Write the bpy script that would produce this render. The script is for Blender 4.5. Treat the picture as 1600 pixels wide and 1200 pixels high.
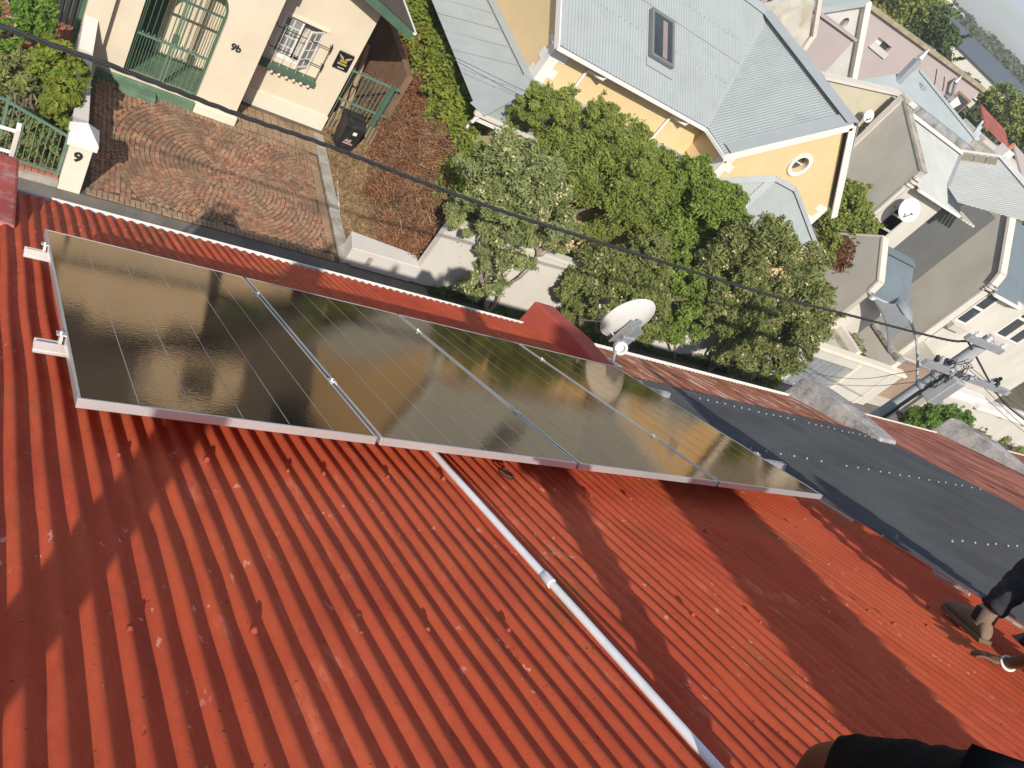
import bpy, bmesh, math, random
import numpy as np
from mathutils import Vector, Matrix
random.seed(7); np.random.seed(7)
R_ = math.radians
SC = bpy.context.scene
for o in list(bpy.data.objects): bpy.data.objects.remove(o)

# ------------------------------------------------------------------ camera, sky, sun, exposure
CAM = Vector((-0.4297, -5.2343, 4.4672))
CR = np.array([[0.7847734, -0.1563661, -0.5997336], [-0.2671359, 0.7878174, -0.5549615], [0.5592577, 0.5957293, 0.5764871]])
FPX = 1215.08
cd = bpy.data.cameras.new("camera"); cam = bpy.data.objects.new("camera", cd); SC.collection.objects.link(cam)
m4 = Matrix.Identity(4)
for i in range(3):
    for j in range(3): m4[i][j] = CR[i][j]
m4.translation = CAM
cam.matrix_world = m4
cd.sensor_width = 36; cd.lens = FPX / 1600 * 36; cd.clip_start = .05; cd.clip_end = 4000
SC.camera = cam
SUN_AZ, SUN_EL = R_(27.5), R_(35)          # the light travels towards +x +y
LD = Vector((math.sin(SUN_AZ) * math.cos(SUN_EL), math.cos(SUN_AZ) * math.cos(SUN_EL), -math.sin(SUN_EL)))
sd = bpy.data.lights.new("sun", 'SUN'); sd.energy = 4.4; sd.angle = R_(.55); sd.color = (1, .93, .82)
so = bpy.data.objects.new("sun", sd); SC.collection.objects.link(so)
so.rotation_euler = LD.to_track_quat('-Z', 'Y').to_euler(); so.location = (0, -20, 20)
W = bpy.data.worlds.new("World"); SC.world = W; W.use_nodes = True
nt = W.node_tree; nt.nodes.clear()
wo = nt.nodes.new('ShaderNodeOutputWorld'); bg = nt.nodes.new('ShaderNodeBackground'); sky = nt.nodes.new('ShaderNodeTexSky')
sky.sky_type = 'NISHITA'; sky.sun_disc = False; sky.sun_elevation = SUN_EL; sky.sun_rotation = R_(180 + 27.5)
sky.air_density = 1.2; sky.dust_density = 1.5
tc = nt.nodes.new('ShaderNodeTexCoord'); mp = nt.nodes.new('ShaderNodeMapping'); mp.inputs['Scale'].default_value = (3, 3, 14)
cn = nt.nodes.new('ShaderNodeTexNoise'); cn.inputs['Scale'].default_value = 1.6; cn.inputs['Detail'].default_value = 7
cr = nt.nodes.new('ShaderNodeValToRGB'); cr.color_ramp.elements[0].position = .47; cr.color_ramp.elements[1].position = .72
mx = nt.nodes.new('ShaderNodeMixRGB'); mx.inputs[2].default_value = (3.3, 3.7, 4.4, 1)
sk2 = nt.nodes.new('ShaderNodeMixRGB'); sk2.blend_type = 'MULTIPLY'; sk2.inputs[0].default_value = 1; sk2.inputs[2].default_value = (.55, .56, .64, 1)
nt.links.new(tc.outputs['Generated'], mp.inputs[0]); nt.links.new(mp.outputs[0], cn.inputs['Vector']); nt.links.new(cn.outputs[0], cr.inputs[0])
nt.links.new(sky.outputs[0], sk2.inputs[1]); nt.links.new(sk2.outputs[0], mx.inputs[1]); nt.links.new(cr.outputs[0], mx.inputs[0])
nt.links.new(mx.outputs[0], bg.inputs[0]); bg.inputs[1].default_value = .15; nt.links.new(bg.outputs[0], wo.inputs[0])
SC.view_settings.view_transform = 'Standard'; SC.view_settings.look = 'None'
SC.view_settings.exposure = 0.33; SC.view_settings.gamma = 1; SC.view_settings.use_curve_mapping = False
SC.render.engine = 'CYCLES'
try:
    SC.cycles.max_bounces = 6; SC.cycles.use_denoising = True; SC.cycles.transparent_max_bounces = 8
except Exception: pass

# ------------------------------------------------------------------ helpers
def ray(px, py):
    d = CR @ np.array([(px - 800) / FPX, (600 - py) / FPX, -1.0]); return Vector(d / np.linalg.norm(d))
def onX(px, py, x): d = ray(px, py); return CAM + d * ((x - CAM.x) / d.x)
def onY(px, py, y): d = ray(px, py); return CAM + d * ((y - CAM.y) / d.y)
def onZ(px, py, z): d = ray(px, py); return CAM + d * ((z - CAM.z) / d.z)
TH = R_(29.37)
DN = Vector((0, math.cos(TH), -math.sin(TH)))     # down the roof slope
NR = Vector((0, math.sin(TH), math.cos(TH)))      # roof normal
XA = Vector((1, 0, 0))
def rf(x, y, n=0.0): return Vector((x, y, -y * math.tan(TH))) + NR * n
def onR(px, py, n=0.0):
    d = ray(px, py); return CAM + d * ((n - CAM.dot(NR)) / d.dot(NR))
G = -7.0
COL = SC.collection
def rootoff(p):
    v = Vector((0, 0, 0))
    while p is not None: v += p.location; p = p.parent
    return v
def tag(o, label=None, cat=None, group=None, kind=None):
    if label: o['label'] = label
    if cat: o['category'] = cat
    if group: o['group'] = group
    if kind: o['kind'] = kind
    return o
def thing(name, label, cat, loc, group=None, kind=None):
    o = bpy.data.objects.new(name, None); COL.objects.link(o); o.location = loc; o.empty_display_size = .2
    return tag(o, label, cat, group, kind)
def link(name, me, m, parent=None, loc=None):
    o = bpy.data.objects.new(name, me); COL.objects.link(o)
    if m is not None and not me.materials: me.materials.append(m)
    if parent is not None: o.parent = parent
    if loc is not None: o.location = loc
    return o
class MB:
    def __init__(s): s.v = []; s.f = []
    def add(s, vs, fs):
        b = len(s.v); s.v += [tuple(v) for v in vs]; s.f += [tuple(b + i for i in f) for f in fs]; return s
    def box(s, x0, y0, z0, x1, y1, z1):
        return s.add([(x0, y0, z0), (x1, y0, z0), (x1, y1, z0), (x0, y1, z0), (x0, y0, z1), (x1, y0, z1), (x1, y1, z1), (x0, y1, z1)],
                     [(0, 3, 2, 1), (4, 5, 6, 7), (0, 1, 5, 4), (1, 2, 6, 5), (2, 3, 7, 6), (3, 0, 4, 7)])
    def obb(s, c, a, b, d):   # centre and three half-axis vectors
        c = Vector(c); vs = [c + a * i + b * j + d * k for k in (-1, 1) for (i, j) in ((-1, -1), (1, -1), (1, 1), (-1, 1))]
        return s.add(vs, [(0, 3, 2, 1), (4, 5, 6, 7), (0, 1, 5, 4), (1, 2, 6, 5), (2, 3, 7, 6), (3, 0, 4, 7)])
    def beam(s, p, q, w, h, up=Vector((0, 0, 1))):
        p, q = Vector(p), Vector(q); t = (q - p); L = t.length; t.normalize()
        side = t.cross(up)
        if side.length < 1e-4: side = t.cross(Vector((0, 1, 0)))
        side.normalize(); u2 = side.cross(t).normalized()
        return s.obb((p + q) / 2, t * L / 2, side * w / 2, u2 * h / 2)
    def prism(s, poly, ext):
        poly = [Vector(p) for p in poly]; ext = Vector(ext); n = len(poly)
        vs = poly + [p + ext for p in poly]
        fs = [tuple(range(n)), tuple(range(2 * n - 1, n - 1, -1))] + [(i, (i + 1) % n, n + (i + 1) % n, n + i) for i in range(n)]
        return s.add(vs, fs)
    def tube(s, pts, r, n=8, cap=True):
        pts = [Vector(p) for p in pts]; rs = r if isinstance(r, (list, tuple)) else [r] * len(pts)
        b = len(s.v); prev = None
        for i, p in enumerate(pts):
            t = (pts[min(i + 1, len(pts) - 1)] - pts[max(i - 1, 0)]).normalized()
            if prev is None:
                a = t.cross(Vector((0, 0, 1)))
                if a.length < 1e-3: a = t.cross(Vector((1, 0, 0)))
            else: a = prev - t * prev.dot(t)
            a.normalize(); prev = a; c = t.cross(a)
            for k in range(n):
                w = 2 * math.pi * k / n; s.v.append(tuple(p + (a * math.cos(w) + c * math.sin(w)) * rs[i]))
        for i in range(len(pts) - 1):
            for k in range(n):
                s.f.append((b + i * n + k, b + i * n + (k + 1) % n, b + (i + 1) * n + (k + 1) % n, b + (i + 1) * n + k))
        if cap:
            s.f.append(tuple(b + k for k in range(n))[::-1]); e = b + (len(pts) - 1) * n; s.f.append(tuple(e + k for k in range(n)))
        return s
    def lathe(s, prof, base, ax=Vector((0, 0, 1)), n=16):
        ax = Vector(ax).normalized(); return s.tube_prof(prof, Vector(base), ax, n)
    def tube_prof(s, prof, base, ax, n):
        a = ax.cross(Vector((1, 0, 0)) if abs(ax.x) < .9 else Vector((0, 1, 0))).normalized(); c = ax.cross(a)
        b = len(s.v)
        for r, h in prof:
            for k in range(n):
                w = 2 * math.pi * k / n; s.v.append(tuple(base + ax * h + (a * math.cos(w) + c * math.sin(w)) * r))
        for i in range(len(prof) - 1):
            for k in range(n): s.f.append((b + i * n + k, b + i * n + (k + 1) % n, b + (i + 1) * n + (k + 1) % n, b + (i + 1) * n + k))
        s.f.append(tuple(b + k for k in range(n))[::-1]); e = b + (len(prof) - 1) * n; s.f.append(tuple(e + k for k in range(n)))
        return s
    def mesh(s, name, off=Vector((0, 0, 0)), smooth=False):
        me = bpy.data.meshes.new(name); o = Vector(off)
        me.from_pydata([(v[0] - o.x, v[1] - o.y, v[2] - o.z) for v in s.v], [], s.f)
        bm = bmesh.new(); bm.from_mesh(me); bmesh.ops.recalc_face_normals(bm, faces=bm.faces); bm.to_mesh(me); bm.free()
        if smooth:
            me.polygons.foreach_set('use_smooth', [True] * len(me.polygons))
        return me
    def build(s, name, m, parent=None, smooth=False, bevel=0, loc=None):
        off = rootoff(parent) if parent is not None else Vector(loc or (0, 0, 0))
        if parent is not None and loc is not None: off = Vector(loc)
        me = s.mesh(name, off, smooth)
        if smooth and len(s.f) < 3000:
            try: me.set_sharp_from_angle(angle=R_(40))
            except Exception: pass
        o = link(name, me, m, parent)
        if parent is None: o.location = off
        elif loc is not None: o.location = Vector(loc) - rootoff(parent)
        if bevel:
            b = o.modifiers.new('bevel', 'BEVEL'); b.width = bevel; b.segments = 2; b.limit_method = 'ANGLE'
        return o
def bx(*a): return MB().box(*a)

# ------------------------------------------------------------------ materials
class NT:
    def __init__(s, name):
        s.m = bpy.data.materials.new(name); s.m.use_nodes = True; s.t = s.m.node_tree; s.t.nodes.clear()
        s.out = s.n('ShaderNodeOutputMaterial'); s.p = s.n('ShaderNodeBsdfPrincipled'); s.l(s.p.outputs[0], s.out.inputs[0]); s.pos = None
    def n(s, t): return s.t.nodes.new(t)
    def l(s, a, b): s.t.links.new(a, b)
    def P(s, sc=(1, 1, 1), rot=(0, 0, 0)):
        if s.pos is None: s.pos = s.n('ShaderNodeNewGeometry')
        mp = s.n('ShaderNodeMapping'); mp.inputs['Scale'].default_value = sc; mp.inputs['Rotation'].default_value = rot
        s.l(s.pos.outputs['Position'], mp.inputs[0]); return mp.outputs[0]
    def noise(s, scale, detail=4, sc=(1, 1, 1), rough=.55, rot=(0, 0, 0)):
        n = s.n('ShaderNodeTexNoise'); n.inputs['Scale'].default_value = scale; n.inputs['Detail'].default_value = detail
        n.inputs['Roughness'].default_value = rough; s.l(s.P(sc, rot), n.inputs['Vector']); return n.outputs[0]
    def ramp(s, x, a, b, ca=(0, 0, 0, 1), cb=(1, 1, 1, 1)):
        r = s.n('ShaderNodeValToRGB'); e = r.color_ramp.elements; e[0].position = a; e[1].position = b; e[0].color = ca; e[1].color = cb
        s.l(x, r.inputs[0]); return r.outputs[0]
    def mix(s, f, a, b, mode='MIX'):
        m = s.n('ShaderNodeMixRGB'); m.blend_type = mode
        for k, v in ((0, f), (1, a), (2, b)):
            if isinstance(v, (int, float)): m.inputs[k].default_value = v if k == 0 else (v, v, v, 1)
            elif isinstance(v, tuple): m.inputs[k].default_value = tuple(v[:3]) + (1,)
            else: s.l(v, m.inputs[k])
        return m.outputs[0]
    def math(s, op, a, b=0.0):
        m = s.n('ShaderNodeMath'); m.operation = op
        for k, v in ((0, a), (1, b)):
            if isinstance(v, (int, float)): m.inputs[k].default_value = v
            else: s.l(v, m.inputs[k])
        return m.outputs[0]
    def base(s, c):
        if isinstance(c, tuple): s.p.inputs['Base Color'].default_value = tuple(c[:3]) + (1,)
        else: s.l(c, s.p.inputs['Base Color'])
    def bump(s, h, st=.3, dist=.01):
        b = s.n('ShaderNodeBump'); b.inputs['Strength'].default_value = st; b.inputs['Distance'].default_value = dist
        s.l(h, b.inputs['Height']); s.l(b.outputs[0], s.p.inputs['Normal'])
    def set(s, **k):
        for a, v in k.items(): s.p.inputs[a.replace('_', ' ')].default_value = v
def mul(c, k): return tuple(min(1, x * k) for x in c)
def mat(name, col, rough=.7, var=.14, sc=2.5, bump=.15, bsc=40, metal=0.0, dirt=None, dirt_amt=.5, dsc=1.2, streak=None, spec=.3):
    t = NT(name); n1 = t.noise(sc, 5); n2 = t.noise(sc * 14, 4)
    c = t.mix(t.ramp(n1, .3, .7), mul(col, 1 - var), mul(col, 1 + var))
    c = t.mix(t.math('MULTIPLY', t.ramp(n2, .35, .75), var), c, mul(col, .6))
    if dirt:
        d = t.noise(dsc, 6, sc=streak or (1, 1, 1), rough=.65)
        c = t.mix(t.math('MULTIPLY', t.ramp(d, .48, .72), dirt_amt), c, dirt)
    t.base(c); t.set(Roughness=rough, Metallic=metal); t.p.inputs['Specular IOR Level'].default_value = spec
    if bump: t.bump(t.noise(bsc, 4), bump, .004)
    return t.m
M = {}
M['cream'] = mat('cream_plaster', (.64, .56, .43), .85, .05, 1.2, .2, 60, dirt=(.5, .42, .32), dirt_amt=0.42, dsc=.8, streak=(1, 1, .35))
M['cream2'] = mat('cream_trim', (.70, .64, .53), .8, .05, 1.2, .1, 60)
M['yellow'] = mat('yellow_plaster', (.69, .52, .285), .85, .05, .9, .15, 50, dirt=(.58, .42, .23), dirt_amt=0.34, dsc=.6, streak=(1, 1, .4))
M['white'] = mat('white_paint', (.72, .70, .66), .6, .05, 2, .08, 50, dirt=(.5, .47, .4), dirt_amt=.22)
M['white_wall'] = mat('white_plaster_wall', (.60, .565, .52), .85, .05, 1.0, .2, 40, dirt=(.45, .41, .36), dirt_amt=.28, dsc=.9, streak=(1, 1, .4))
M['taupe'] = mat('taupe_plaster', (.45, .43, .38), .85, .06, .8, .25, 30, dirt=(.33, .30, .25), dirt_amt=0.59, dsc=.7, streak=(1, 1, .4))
M['taupe_front'] = mat('sun_lightened_taupe', (.56, .535, .48), .85, .05, .8, .2, 30, dirt=(.45, .40, .34), dirt_amt=0.51, dsc=.7, streak=(1, 1, .4))  # taupe with the stronger sun on street fronts put into its colour
M['coping'] = mat('pale_coping', (.62, .575, .51), .85, .08, 2, .2, 30, dirt=(.3, .26, .2), dirt_amt=.35, dsc=2)
M['pink'] = mat('mauve_plaster', (.42, .36, .35), .85, .05, .7, .2, 30, dirt=(.42, .35, .33), dirt_amt=0.68, dsc=.4, streak=(1, 1, .25))
M['beige'] = mat('beige_plaster', (.50, .46, .34), .85, .05, .8, .2, 30, dirt=(.4, .36, .27), dirt_amt=0.51)
M['palegrey'] = mat('pale_grey_plaster', (.55, .54, .50), .85, .06, 1, .2, 30, dirt=(.4, .39, .36), dirt_amt=0.51)
M['mottled'] = mat('weathered_plaster', (.52, .50, .44), .9, .12, 1.2, .3, 20, dirt=(.34, .27, .17), dirt_amt=.8, dsc=1.1)
M['roof_grey'] = mat('pale_grey_roof_sheet', (.33, .365, .36), .5, .05, .8, .05, 40, dirt=(.27, .30, .30), dirt_amt=.65, dsc=1.3, spec=.4)
M['roof_white'] = mat('white_roof_sheet', (.50, .515, .48), .5, .05, .8, .05, 40, dirt=(.42, .43, .40), dirt_amt=.65, dsc=1.3)
M['roof_brown'] = mat('dark_brown_roof_sheet', (.075, .062, .052), .6, .1, 1, .05, 40)
M['darkgrey'] = mat('recess_dark_grey', (.115, .118, .115), .85, .08, 1, .2, 30)  # darker tone given to the recessed wall
M['roof_blue'] = mat('blue_grey_roof_sheet', (.15, .185, .205), .5, .06, .8, .05, 40, dirt=(.12, .15, .165), dirt_amt=.65, dsc=1.3)
M['roof_ice'] = mat('ice_blue_roof_sheet', (.36, .41, .405), .5, .05, .8, .05, 40, dirt=(.30, .35, .35), dirt_amt=.65, dsc=1.3)
M['charcoal'] = mat('charcoal_roof_sheet', (.112, .113, .117), .85, .18, 1.6, .05, 40, dirt=(.14, .14, .14), dirt_amt=.5, dsc=1.7, streak=(2, .5, .5), spec=.06)
M['flash'] = mat('grey_flashing', (.345, .375, .38), .5, .05, 1.2, .05, 40)
M['flash_dark'] = mat('dark_grey_flashing', (.16, .175, .18), .5, .06, 1.5, .05, 40)
M['pane_reflection'] = mat('mauve_pane_reflection', (.26, .20, .19), .8, .1, 3, .1, 30)  # mauve reflection painted as a strip on the roof window pane
M['alu'] = mat('brushed_aluminium', (.72, .72, .71), .38, .05, 4, .05, 120, metal=.75)
M['galv'] = mat('galvanised_steel', (.42, .45, .47), .5, .10, 6, .08, 60, metal=.5)
M['pole'] = mat('weathered_grey_pole', (.36, .39, .40), .7, .12, 3, .25, 40, dirt=(.2, .21, .21), dirt_amt=.5, dsc=3, streak=(6, 6, .5))
M['green'] = mat('green_paint', (.07, .13, .088), .5, .10, 3, .08, 50, spec=.4)
M['green_pale'] = mat('faded_green_paint', (.125, .20, .145), .55, .12, 4, .08, 50)
M['green_floor'] = mat('green_painted_step', (.115, .195, .125), .6, .14, 3, .1, 50, dirt=(.26, .30, .22), dirt_amt=.4, dsc=3)
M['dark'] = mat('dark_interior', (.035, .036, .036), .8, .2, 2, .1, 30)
M['glass'] = mat('window_glass', (.045, .055, .062), .06, .2, 1, 0, spec=.6)
M['glass_pale'] = mat('curtained_glass', (.22, .23, .23), .12, .2, 3, 0, spec=.6)
M['curtain'] = mat('pale_curtain', (.5, .47, .42), .9, .2, 6, .1, 30)
M['asphalt'] = mat('asphalt', (.055, .055, .055), .9, .2, 3, .4, 80)
M['pave'] = mat('pavement', (.16, .145, .125), .9, .18, 2, .3, 60, dirt=(.09, .08, .07), dirt_amt=.5)
M['concrete'] = mat('old_concrete', (.38, .35, .30), .92, .16, 2, .45, 30, dirt=(.12, .11, .10), dirt_amt=.75, dsc=2.6)
M['concrete_pale'] = mat('stained_concrete', (.46, .435, .40), .92, .14, 3, .5, 30, dirt=(.13, .125, .125), dirt_amt=.85, dsc=2.4, streak=(1, 1, .6))  # paler concrete with dark stains, for the mortar flashing
def stained_mat():
    t = NT('stained_party_wall'); n = t.noise(2.2, 7, rough=.7); n2 = t.noise(7, 6, rough=.7); n3 = t.noise(25, 4)
    c = t.mix(t.ramp(n, .38, .60), (.20, .19, .185), (.48, .455, .425)); c = t.mix(t.math('MULTIPLY', t.ramp(n2, .54, .66), .6), c, (.13, .125, .12)); c = t.mix(t.math('MULTIPLY', t.ramp(n3, .45, .6), .3), c, (.62, .58, .54))
    t.base(c); t.set(Roughness=.95); t.bump(t.noise(30, 5), .25, .004); return t.m
M['stained'] = stained_mat()
M['mortar'] = mat('mortar_bed', (.105, .08, .058), .95, .25, 5, .4, 60)
M['soil'] = mat('dry_soil', (.22, .135, .08), .95, .3, 3, .6, 30, dirt=(.12, .075, .045), dirt_amt=.7, dsc=1.5)
M['ground'] = mat('ground', (.16, .135, .10), .95, .25, .5, .4, 10, dirt=(.09, .10, .05), dirt_amt=.6, dsc=.2)
M['hill'] = mat('hill_soil', (.07, .085, .04), .95, .3, .05, .3, 1)
M['bark'] = mat('bark', (.20, .16, .12), .9, .25, 8, .6, 30)
M['bark_pale'] = mat('pale_bark', (.33, .27, .21), .9, .2, 8, .6, 30)
M['wood'] = mat('weathered_timber', (.33, .21, .12), .8, .2, 5, .2, 30)
M['black_plastic'] = mat('black_plastic', (.022, .022, .023), .5, .15, 4, .08, 60, dirt=(.06, .055, .05), dirt_amt=.5, dsc=4)
M['black'] = mat('black_metal', (.02, .02, .02), .5, .1, 4, .05, 60)
M['cable'] = mat('cable_sheath', (.03, .03, .032), .6, .2, 10, .1, 60)
M['sail'] = mat('grey_shade_cloth', (.17, .185, .20), .9, .05, 2, .2, 90)
M['dish'] = mat('dish_paint', (.62, .62, .60), .45, .06, 3, .05, 50, dirt=(.42, .41, .38), dirt_amt=.35, dsc=4)
M['pvc'] = mat('white_pvc', (.86, .86, .86), .35, .04, 6, .03, 60, dirt=(.55, .53, .5), dirt_amt=.3, dsc=8)
M['brickred'] = mat('painted_brick', (.36, .15, .09), .9, .2, 3, .3, 30)
M['redwall'] = mat('red_painted_parapet', (.50, .10, .065), .8, .12, 2.2, .4, 40, dirt=(.27, .05, .035), dirt_amt=.5, dsc=1.5)
M['redworn'] = mat('worn_red_parapet', (.46, .10, .075), .85, .18, 5, .45, 40, dirt=(.55, .38, .34), dirt_amt=.75, dsc=9, streak=(1, 1, .4))
M['skin'] = mat('brown_skin', (.14, .065, .035), .5, .1, 12, .1, 90)
M['jeans'] = mat('dark_jeans', (.022, .023, .03), .9, .25, 10, .9, 24, dirt=(.06, .06, .066), dirt_amt=.6, dsc=14)
M['suede'] = mat('brown_suede', (.20, .14, .095), .9, .25, 12, .4, 90, dirt=(.10, .07, .05), dirt_amt=.6, dsc=10)
M['sole'] = mat('rubber_sole', (.16, .10, .06), .8, .2, 10, .2, 60)
M['shirt'] = mat('grey_shirt', (.12, .13, .15), .9, .1, 6, .2, 60)
M['shorts'] = mat('black_shorts', (.010, .010, .011), .95, .1, 6, .2, 60, spec=.1)
M['hair'] = mat('black_hair', (.012, .01, .009), .8, .2, 20, .3, 90)
M['blossom'] = mat('cream_blossom', (.50, .46, .25), .9, .1, 5, 0)
M['signblack'] = mat('sign_black', (.012, .014, .018), .4, .1, 3, 0)
M['signyellow'] = mat('sign_yellow', (.50, .37, .08), .5, .05, 3, 0)
M['yellow_dull'] = mat('dull_gold', (.36, .31, .18), .6, .1, 4, 0)
M['signwhite'] = mat('sign_white', (.75, .74, .7), .5, .05, 3, 0)
M['paintpink'] = mat('pinkish_paint', (.50, .36, .34), .6, .1, 5, 0)
M['ink'] = mat('dark_numeral', (.03, .035, .04), .5, .1, 3, 0)
M['red_fab'] = mat('dull_red_cloth', (.30, .05, .05), .9, .1, 4, .1, 40)
M['redroof_far'] = mat('far_red_roof', (.30, .09, .07), .8, .12, 1, .1, 20)
M['slate_far'] = mat('far_slate_roof', (.10, .125, .15), .6, .06, .3, .05, 5)
M['white_far'] = mat('far_white_wall', (.60, .57, .5), .8, .06, .5, .05, 10)

def red_roof_mat():
    t = NT('red_roof_paint')
    base = t.mix(t.ramp(t.noise(1.6, 5), .32, .70), (.52, .082, .036), (.62, .118, .054))
    fine = t.noise(55, 4, sc=(1, .5, .5))
    c = t.mix(t.math('MULTIPLY', t.ramp(fine, .45, .75), .30), base, (.38, .06, .03)); c = t.mix(t.math('MULTIPLY', t.ramp(t.noise(.55, 5, sc=(1.4, .7, .7)), .47, .62), .55), c, (.60, .125, .050)); c = t.mix(t.math('MULTIPLY', t.ramp(t.noise(5, 6, sc=(1.6, .35, .35), rough=.7), .50, .66), .45), c, (.33, .052, .03))
    # brown mould patches running down the slope
    big = t.ramp(t.noise(1.25, 5, sc=(1.5, .8, .8), rough=.6), .555, .66); sp = t.ramp(t.noise(22, 6, sc=(1, .4, .4), rough=.7), .40, .58)
    c = t.mix(t.math('MULTIPLY', t.math('MULTIPLY', big, sp), .75), c, (.27, .105, .04))
    # pale chalky scuffs, long and thin down the slope, and scattered chips
    sc_ = t.ramp(t.noise(9, 6, sc=(1.9, .40, .40), rough=.7), .56, .66); reg = t.ramp(t.noise(1.7, 4), .47, .60)
    c = t.mix(t.math('MULTIPLY', t.math('MULTIPLY', sc_, reg), .50), c, (.78, .27, .16))
    chip = t.ramp(t.noise(30, 4, sc=(1, .5, .5), rough=.6), .655, .69)
    c = t.mix(t.math('MULTIPLY', t.math('MULTIPLY', chip, t.ramp(t.noise(2.3, 3), .45, .58)), .8), c, (.82, .42, .32))
    dots = t.ramp(t.noise(60, 2), .70, .73)
    c = t.mix(t.math('MULTIPLY', dots, .8), c, (.10, .03, .02))
    t.base(c); t.set(Roughness=.52); t.p.inputs['Specular IOR Level'].default_value = .12
    r = t.ramp(t.noise(8, 4), .3, .7, (.62,) * 3 + (1,), (.85,) * 3 + (1,)); t.l(r, t.p.inputs['Roughness'])
    h = t.mix(.5, t.noise(30, 4), t.noise(140, 3)); t.bump(h, .32, .003)
    return t.m
M['redroof'] = red_roof_mat()
M['redscrew'] = mat('painted_screw', (.34, .062, .034), .7, .3, 30, .2, 90, dirt=(.16, .06, .035), dirt_amt=.7, dsc=9)
def rust_mat():
    t = NT('rusted_sheet')
    a = t.noise(3.2, 6, sc=(2.6, .35, .35), rough=.7); b = t.noise(1.3, 5, sc=(1.4, .4, .4))
    c = t.mix(t.ramp(a, .36, .62), (.13, .04, .022), (.50, .19, .09))
    c = t.mix(t.math('MULTIPLY', t.ramp(b, .52, .62), .75), c, (.58, .25, .17))
    c = t.mix(t.math('MULTIPLY', t.ramp(t.noise(5, 5, sc=(3, .3, .3)), .56, .64), .8), c, (.80, .64, .50))
    t.base(c); t.set(Roughness=.8); t.bump(t.noise(60, 4), .4, .003); return t.m
M['rust'] = rust_mat()
def rust_red_mat():
    t = NT('faded_red_rusty_sheet')
    a = t.noise(2.5, 6, sc=(2.2, .3, .3), rough=.7)
    c = t.mix(t.ramp(a, .40, .60), (.34, .10, .06), (.58, .22, .14))
    c = t.mix(t.math('MULTIPLY', t.ramp(t.noise(3.0, 6, sc=(2.5, .25, .25), rough=.7), .52, .60), .85), c, (.075, .028, .018))
    t.base(c); t.set(Roughness=.8); t.bump(t.noise(60, 4), .4, .003); return t.m
M['rustred'] = rust_red_mat()
def brick_mat(name, cols, rnd='island'):
    t = NT(name)
    g = t.n('ShaderNodeNewGeometry'); oi = t.n('ShaderNodeObjectInfo')
    src = g.outputs['Random Per Island'] if rnd == 'island' else oi.outputs['Random']
    r = t.n('ShaderNodeValToRGB'); e = r.color_ramp.elements
    e[0].position = 0; e[0].color = cols[0] + (1,); e[1].position = 1; e[1].color = cols[-1] + (1,)
    for i, c in enumerate(cols[1:-1]):
        q = e.new((i + 1) / (len(cols) - 1)); q.color = c + (1,)
    t.l(src, r.inputs[0])
    c = t.mix(t.ramp(t.noise(1.0, 5), .42, .66), r.outputs[0], (.20, .155, .095)) if name != 'x' else r.outputs[0]
    c = t.mix(.55, r.outputs[0], c)
    c = t.mix(t.math('MULTIPLY', t.ramp(t.noise(30, 4), .45, .7), .4), c, (.11, .075, .05))
    c = t.mix(t.math('MULTIPLY', t.ramp(t.noise(1.5, 5), .50, .66), .55), c, (.095, .066, .045))
    t.base(c); t.set(Roughness=.9); t.bump(t.noise(90, 3), .4, .003); return t.m
BC = [(.28, .13, .075), (.37, .175, .10), (.41, .235, .14), (.32, .145, .085), (.17, .098, .065), (.38, .26, .16)]
M['cobble'] = brick_mat('clay_cobbles', BC, 'object')
M['cobbles'] = brick_mat('clay_cobble_mass', BC, 'island')
EC = [(.33, .22, .13), (.38, .26, .16), (.30, .19, .115), (.36, .23, .14)]
M['edge'] = brick_mat('edging_bricks', EC, 'object')

def leaf_mat(name, cols, trans=.42, rough=.6):
    t = NT(name); g = t.n('ShaderNodeNewGeometry'); r = t.n('ShaderNodeValToRGB'); e = r.color_ramp.elements
    e[0].position = 0; e[0].color = cols[0] + (1,); e[1].position = 1; e[1].color = cols[-1] + (1,)
    for i, c in enumerate(cols[1:-1]):
        q = e.new((i + 1) / (len(cols) - 1)); q.color = c + (1,)
    t.l(g.outputs['Random Per Island'], r.inputs[0])
    c = t.mix(t.math('MULTIPLY', t.ramp(t.noise(2.6, 5), .40, .62), .55), r.outputs[0], mul(cols[0], .62)); c = t.mix(t.math('MULTIPLY', t.ramp(t.noise(1.9, 4), .52, .66), .35), c, mul(cols[2], 1.15))
    t.base(c); t.set(Roughness=rough); t.p.inputs['Specular IOR Level'].default_value = .25
    tr = t.n('ShaderNodeBsdfTranslucent'); ms = t.n('ShaderNodeMixShader'); ms.inputs[0].default_value = trans
    t.l(t.mix(.35, c, (.20, .24, .03)), tr.inputs[0]); t.l(t.p.outputs[0], ms.inputs[1]); t.l(tr.outputs[0], ms.inputs[2]); t.l(ms.outputs[0], t.out.inputs[0])
    return t.m
M['leaf_grey'] = leaf_mat('grey_green_leaf', [(.22, .28, .10), (.31, .37, .14), (.41, .43, .19), (.24, .30, .09)])
M['leaf_mid'] = leaf_mat('mid_green_leaf', [(.19, .25, .05), (.27, .34, .07), (.37, .41, .10), (.22, .27, .055)])
M['leaf_bright'] = leaf_mat('bright_green_leaf', [(.10, .21, .03), (.15, .29, .042), (.22, .35, .06), (.13, .23, .034)])
M['leaf_bm'] = leaf_mat('fresh_green_leaf', [(.16, .26, .045), (.24, .35, .06), (.35, .42, .09), (.20, .29, .05)])
M['leaf_olive'] = leaf_mat('olive_leaf', [(.17, .22, .055), (.24, .30, .08), (.35, .36, .14), (.22, .21, .08)])
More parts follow.
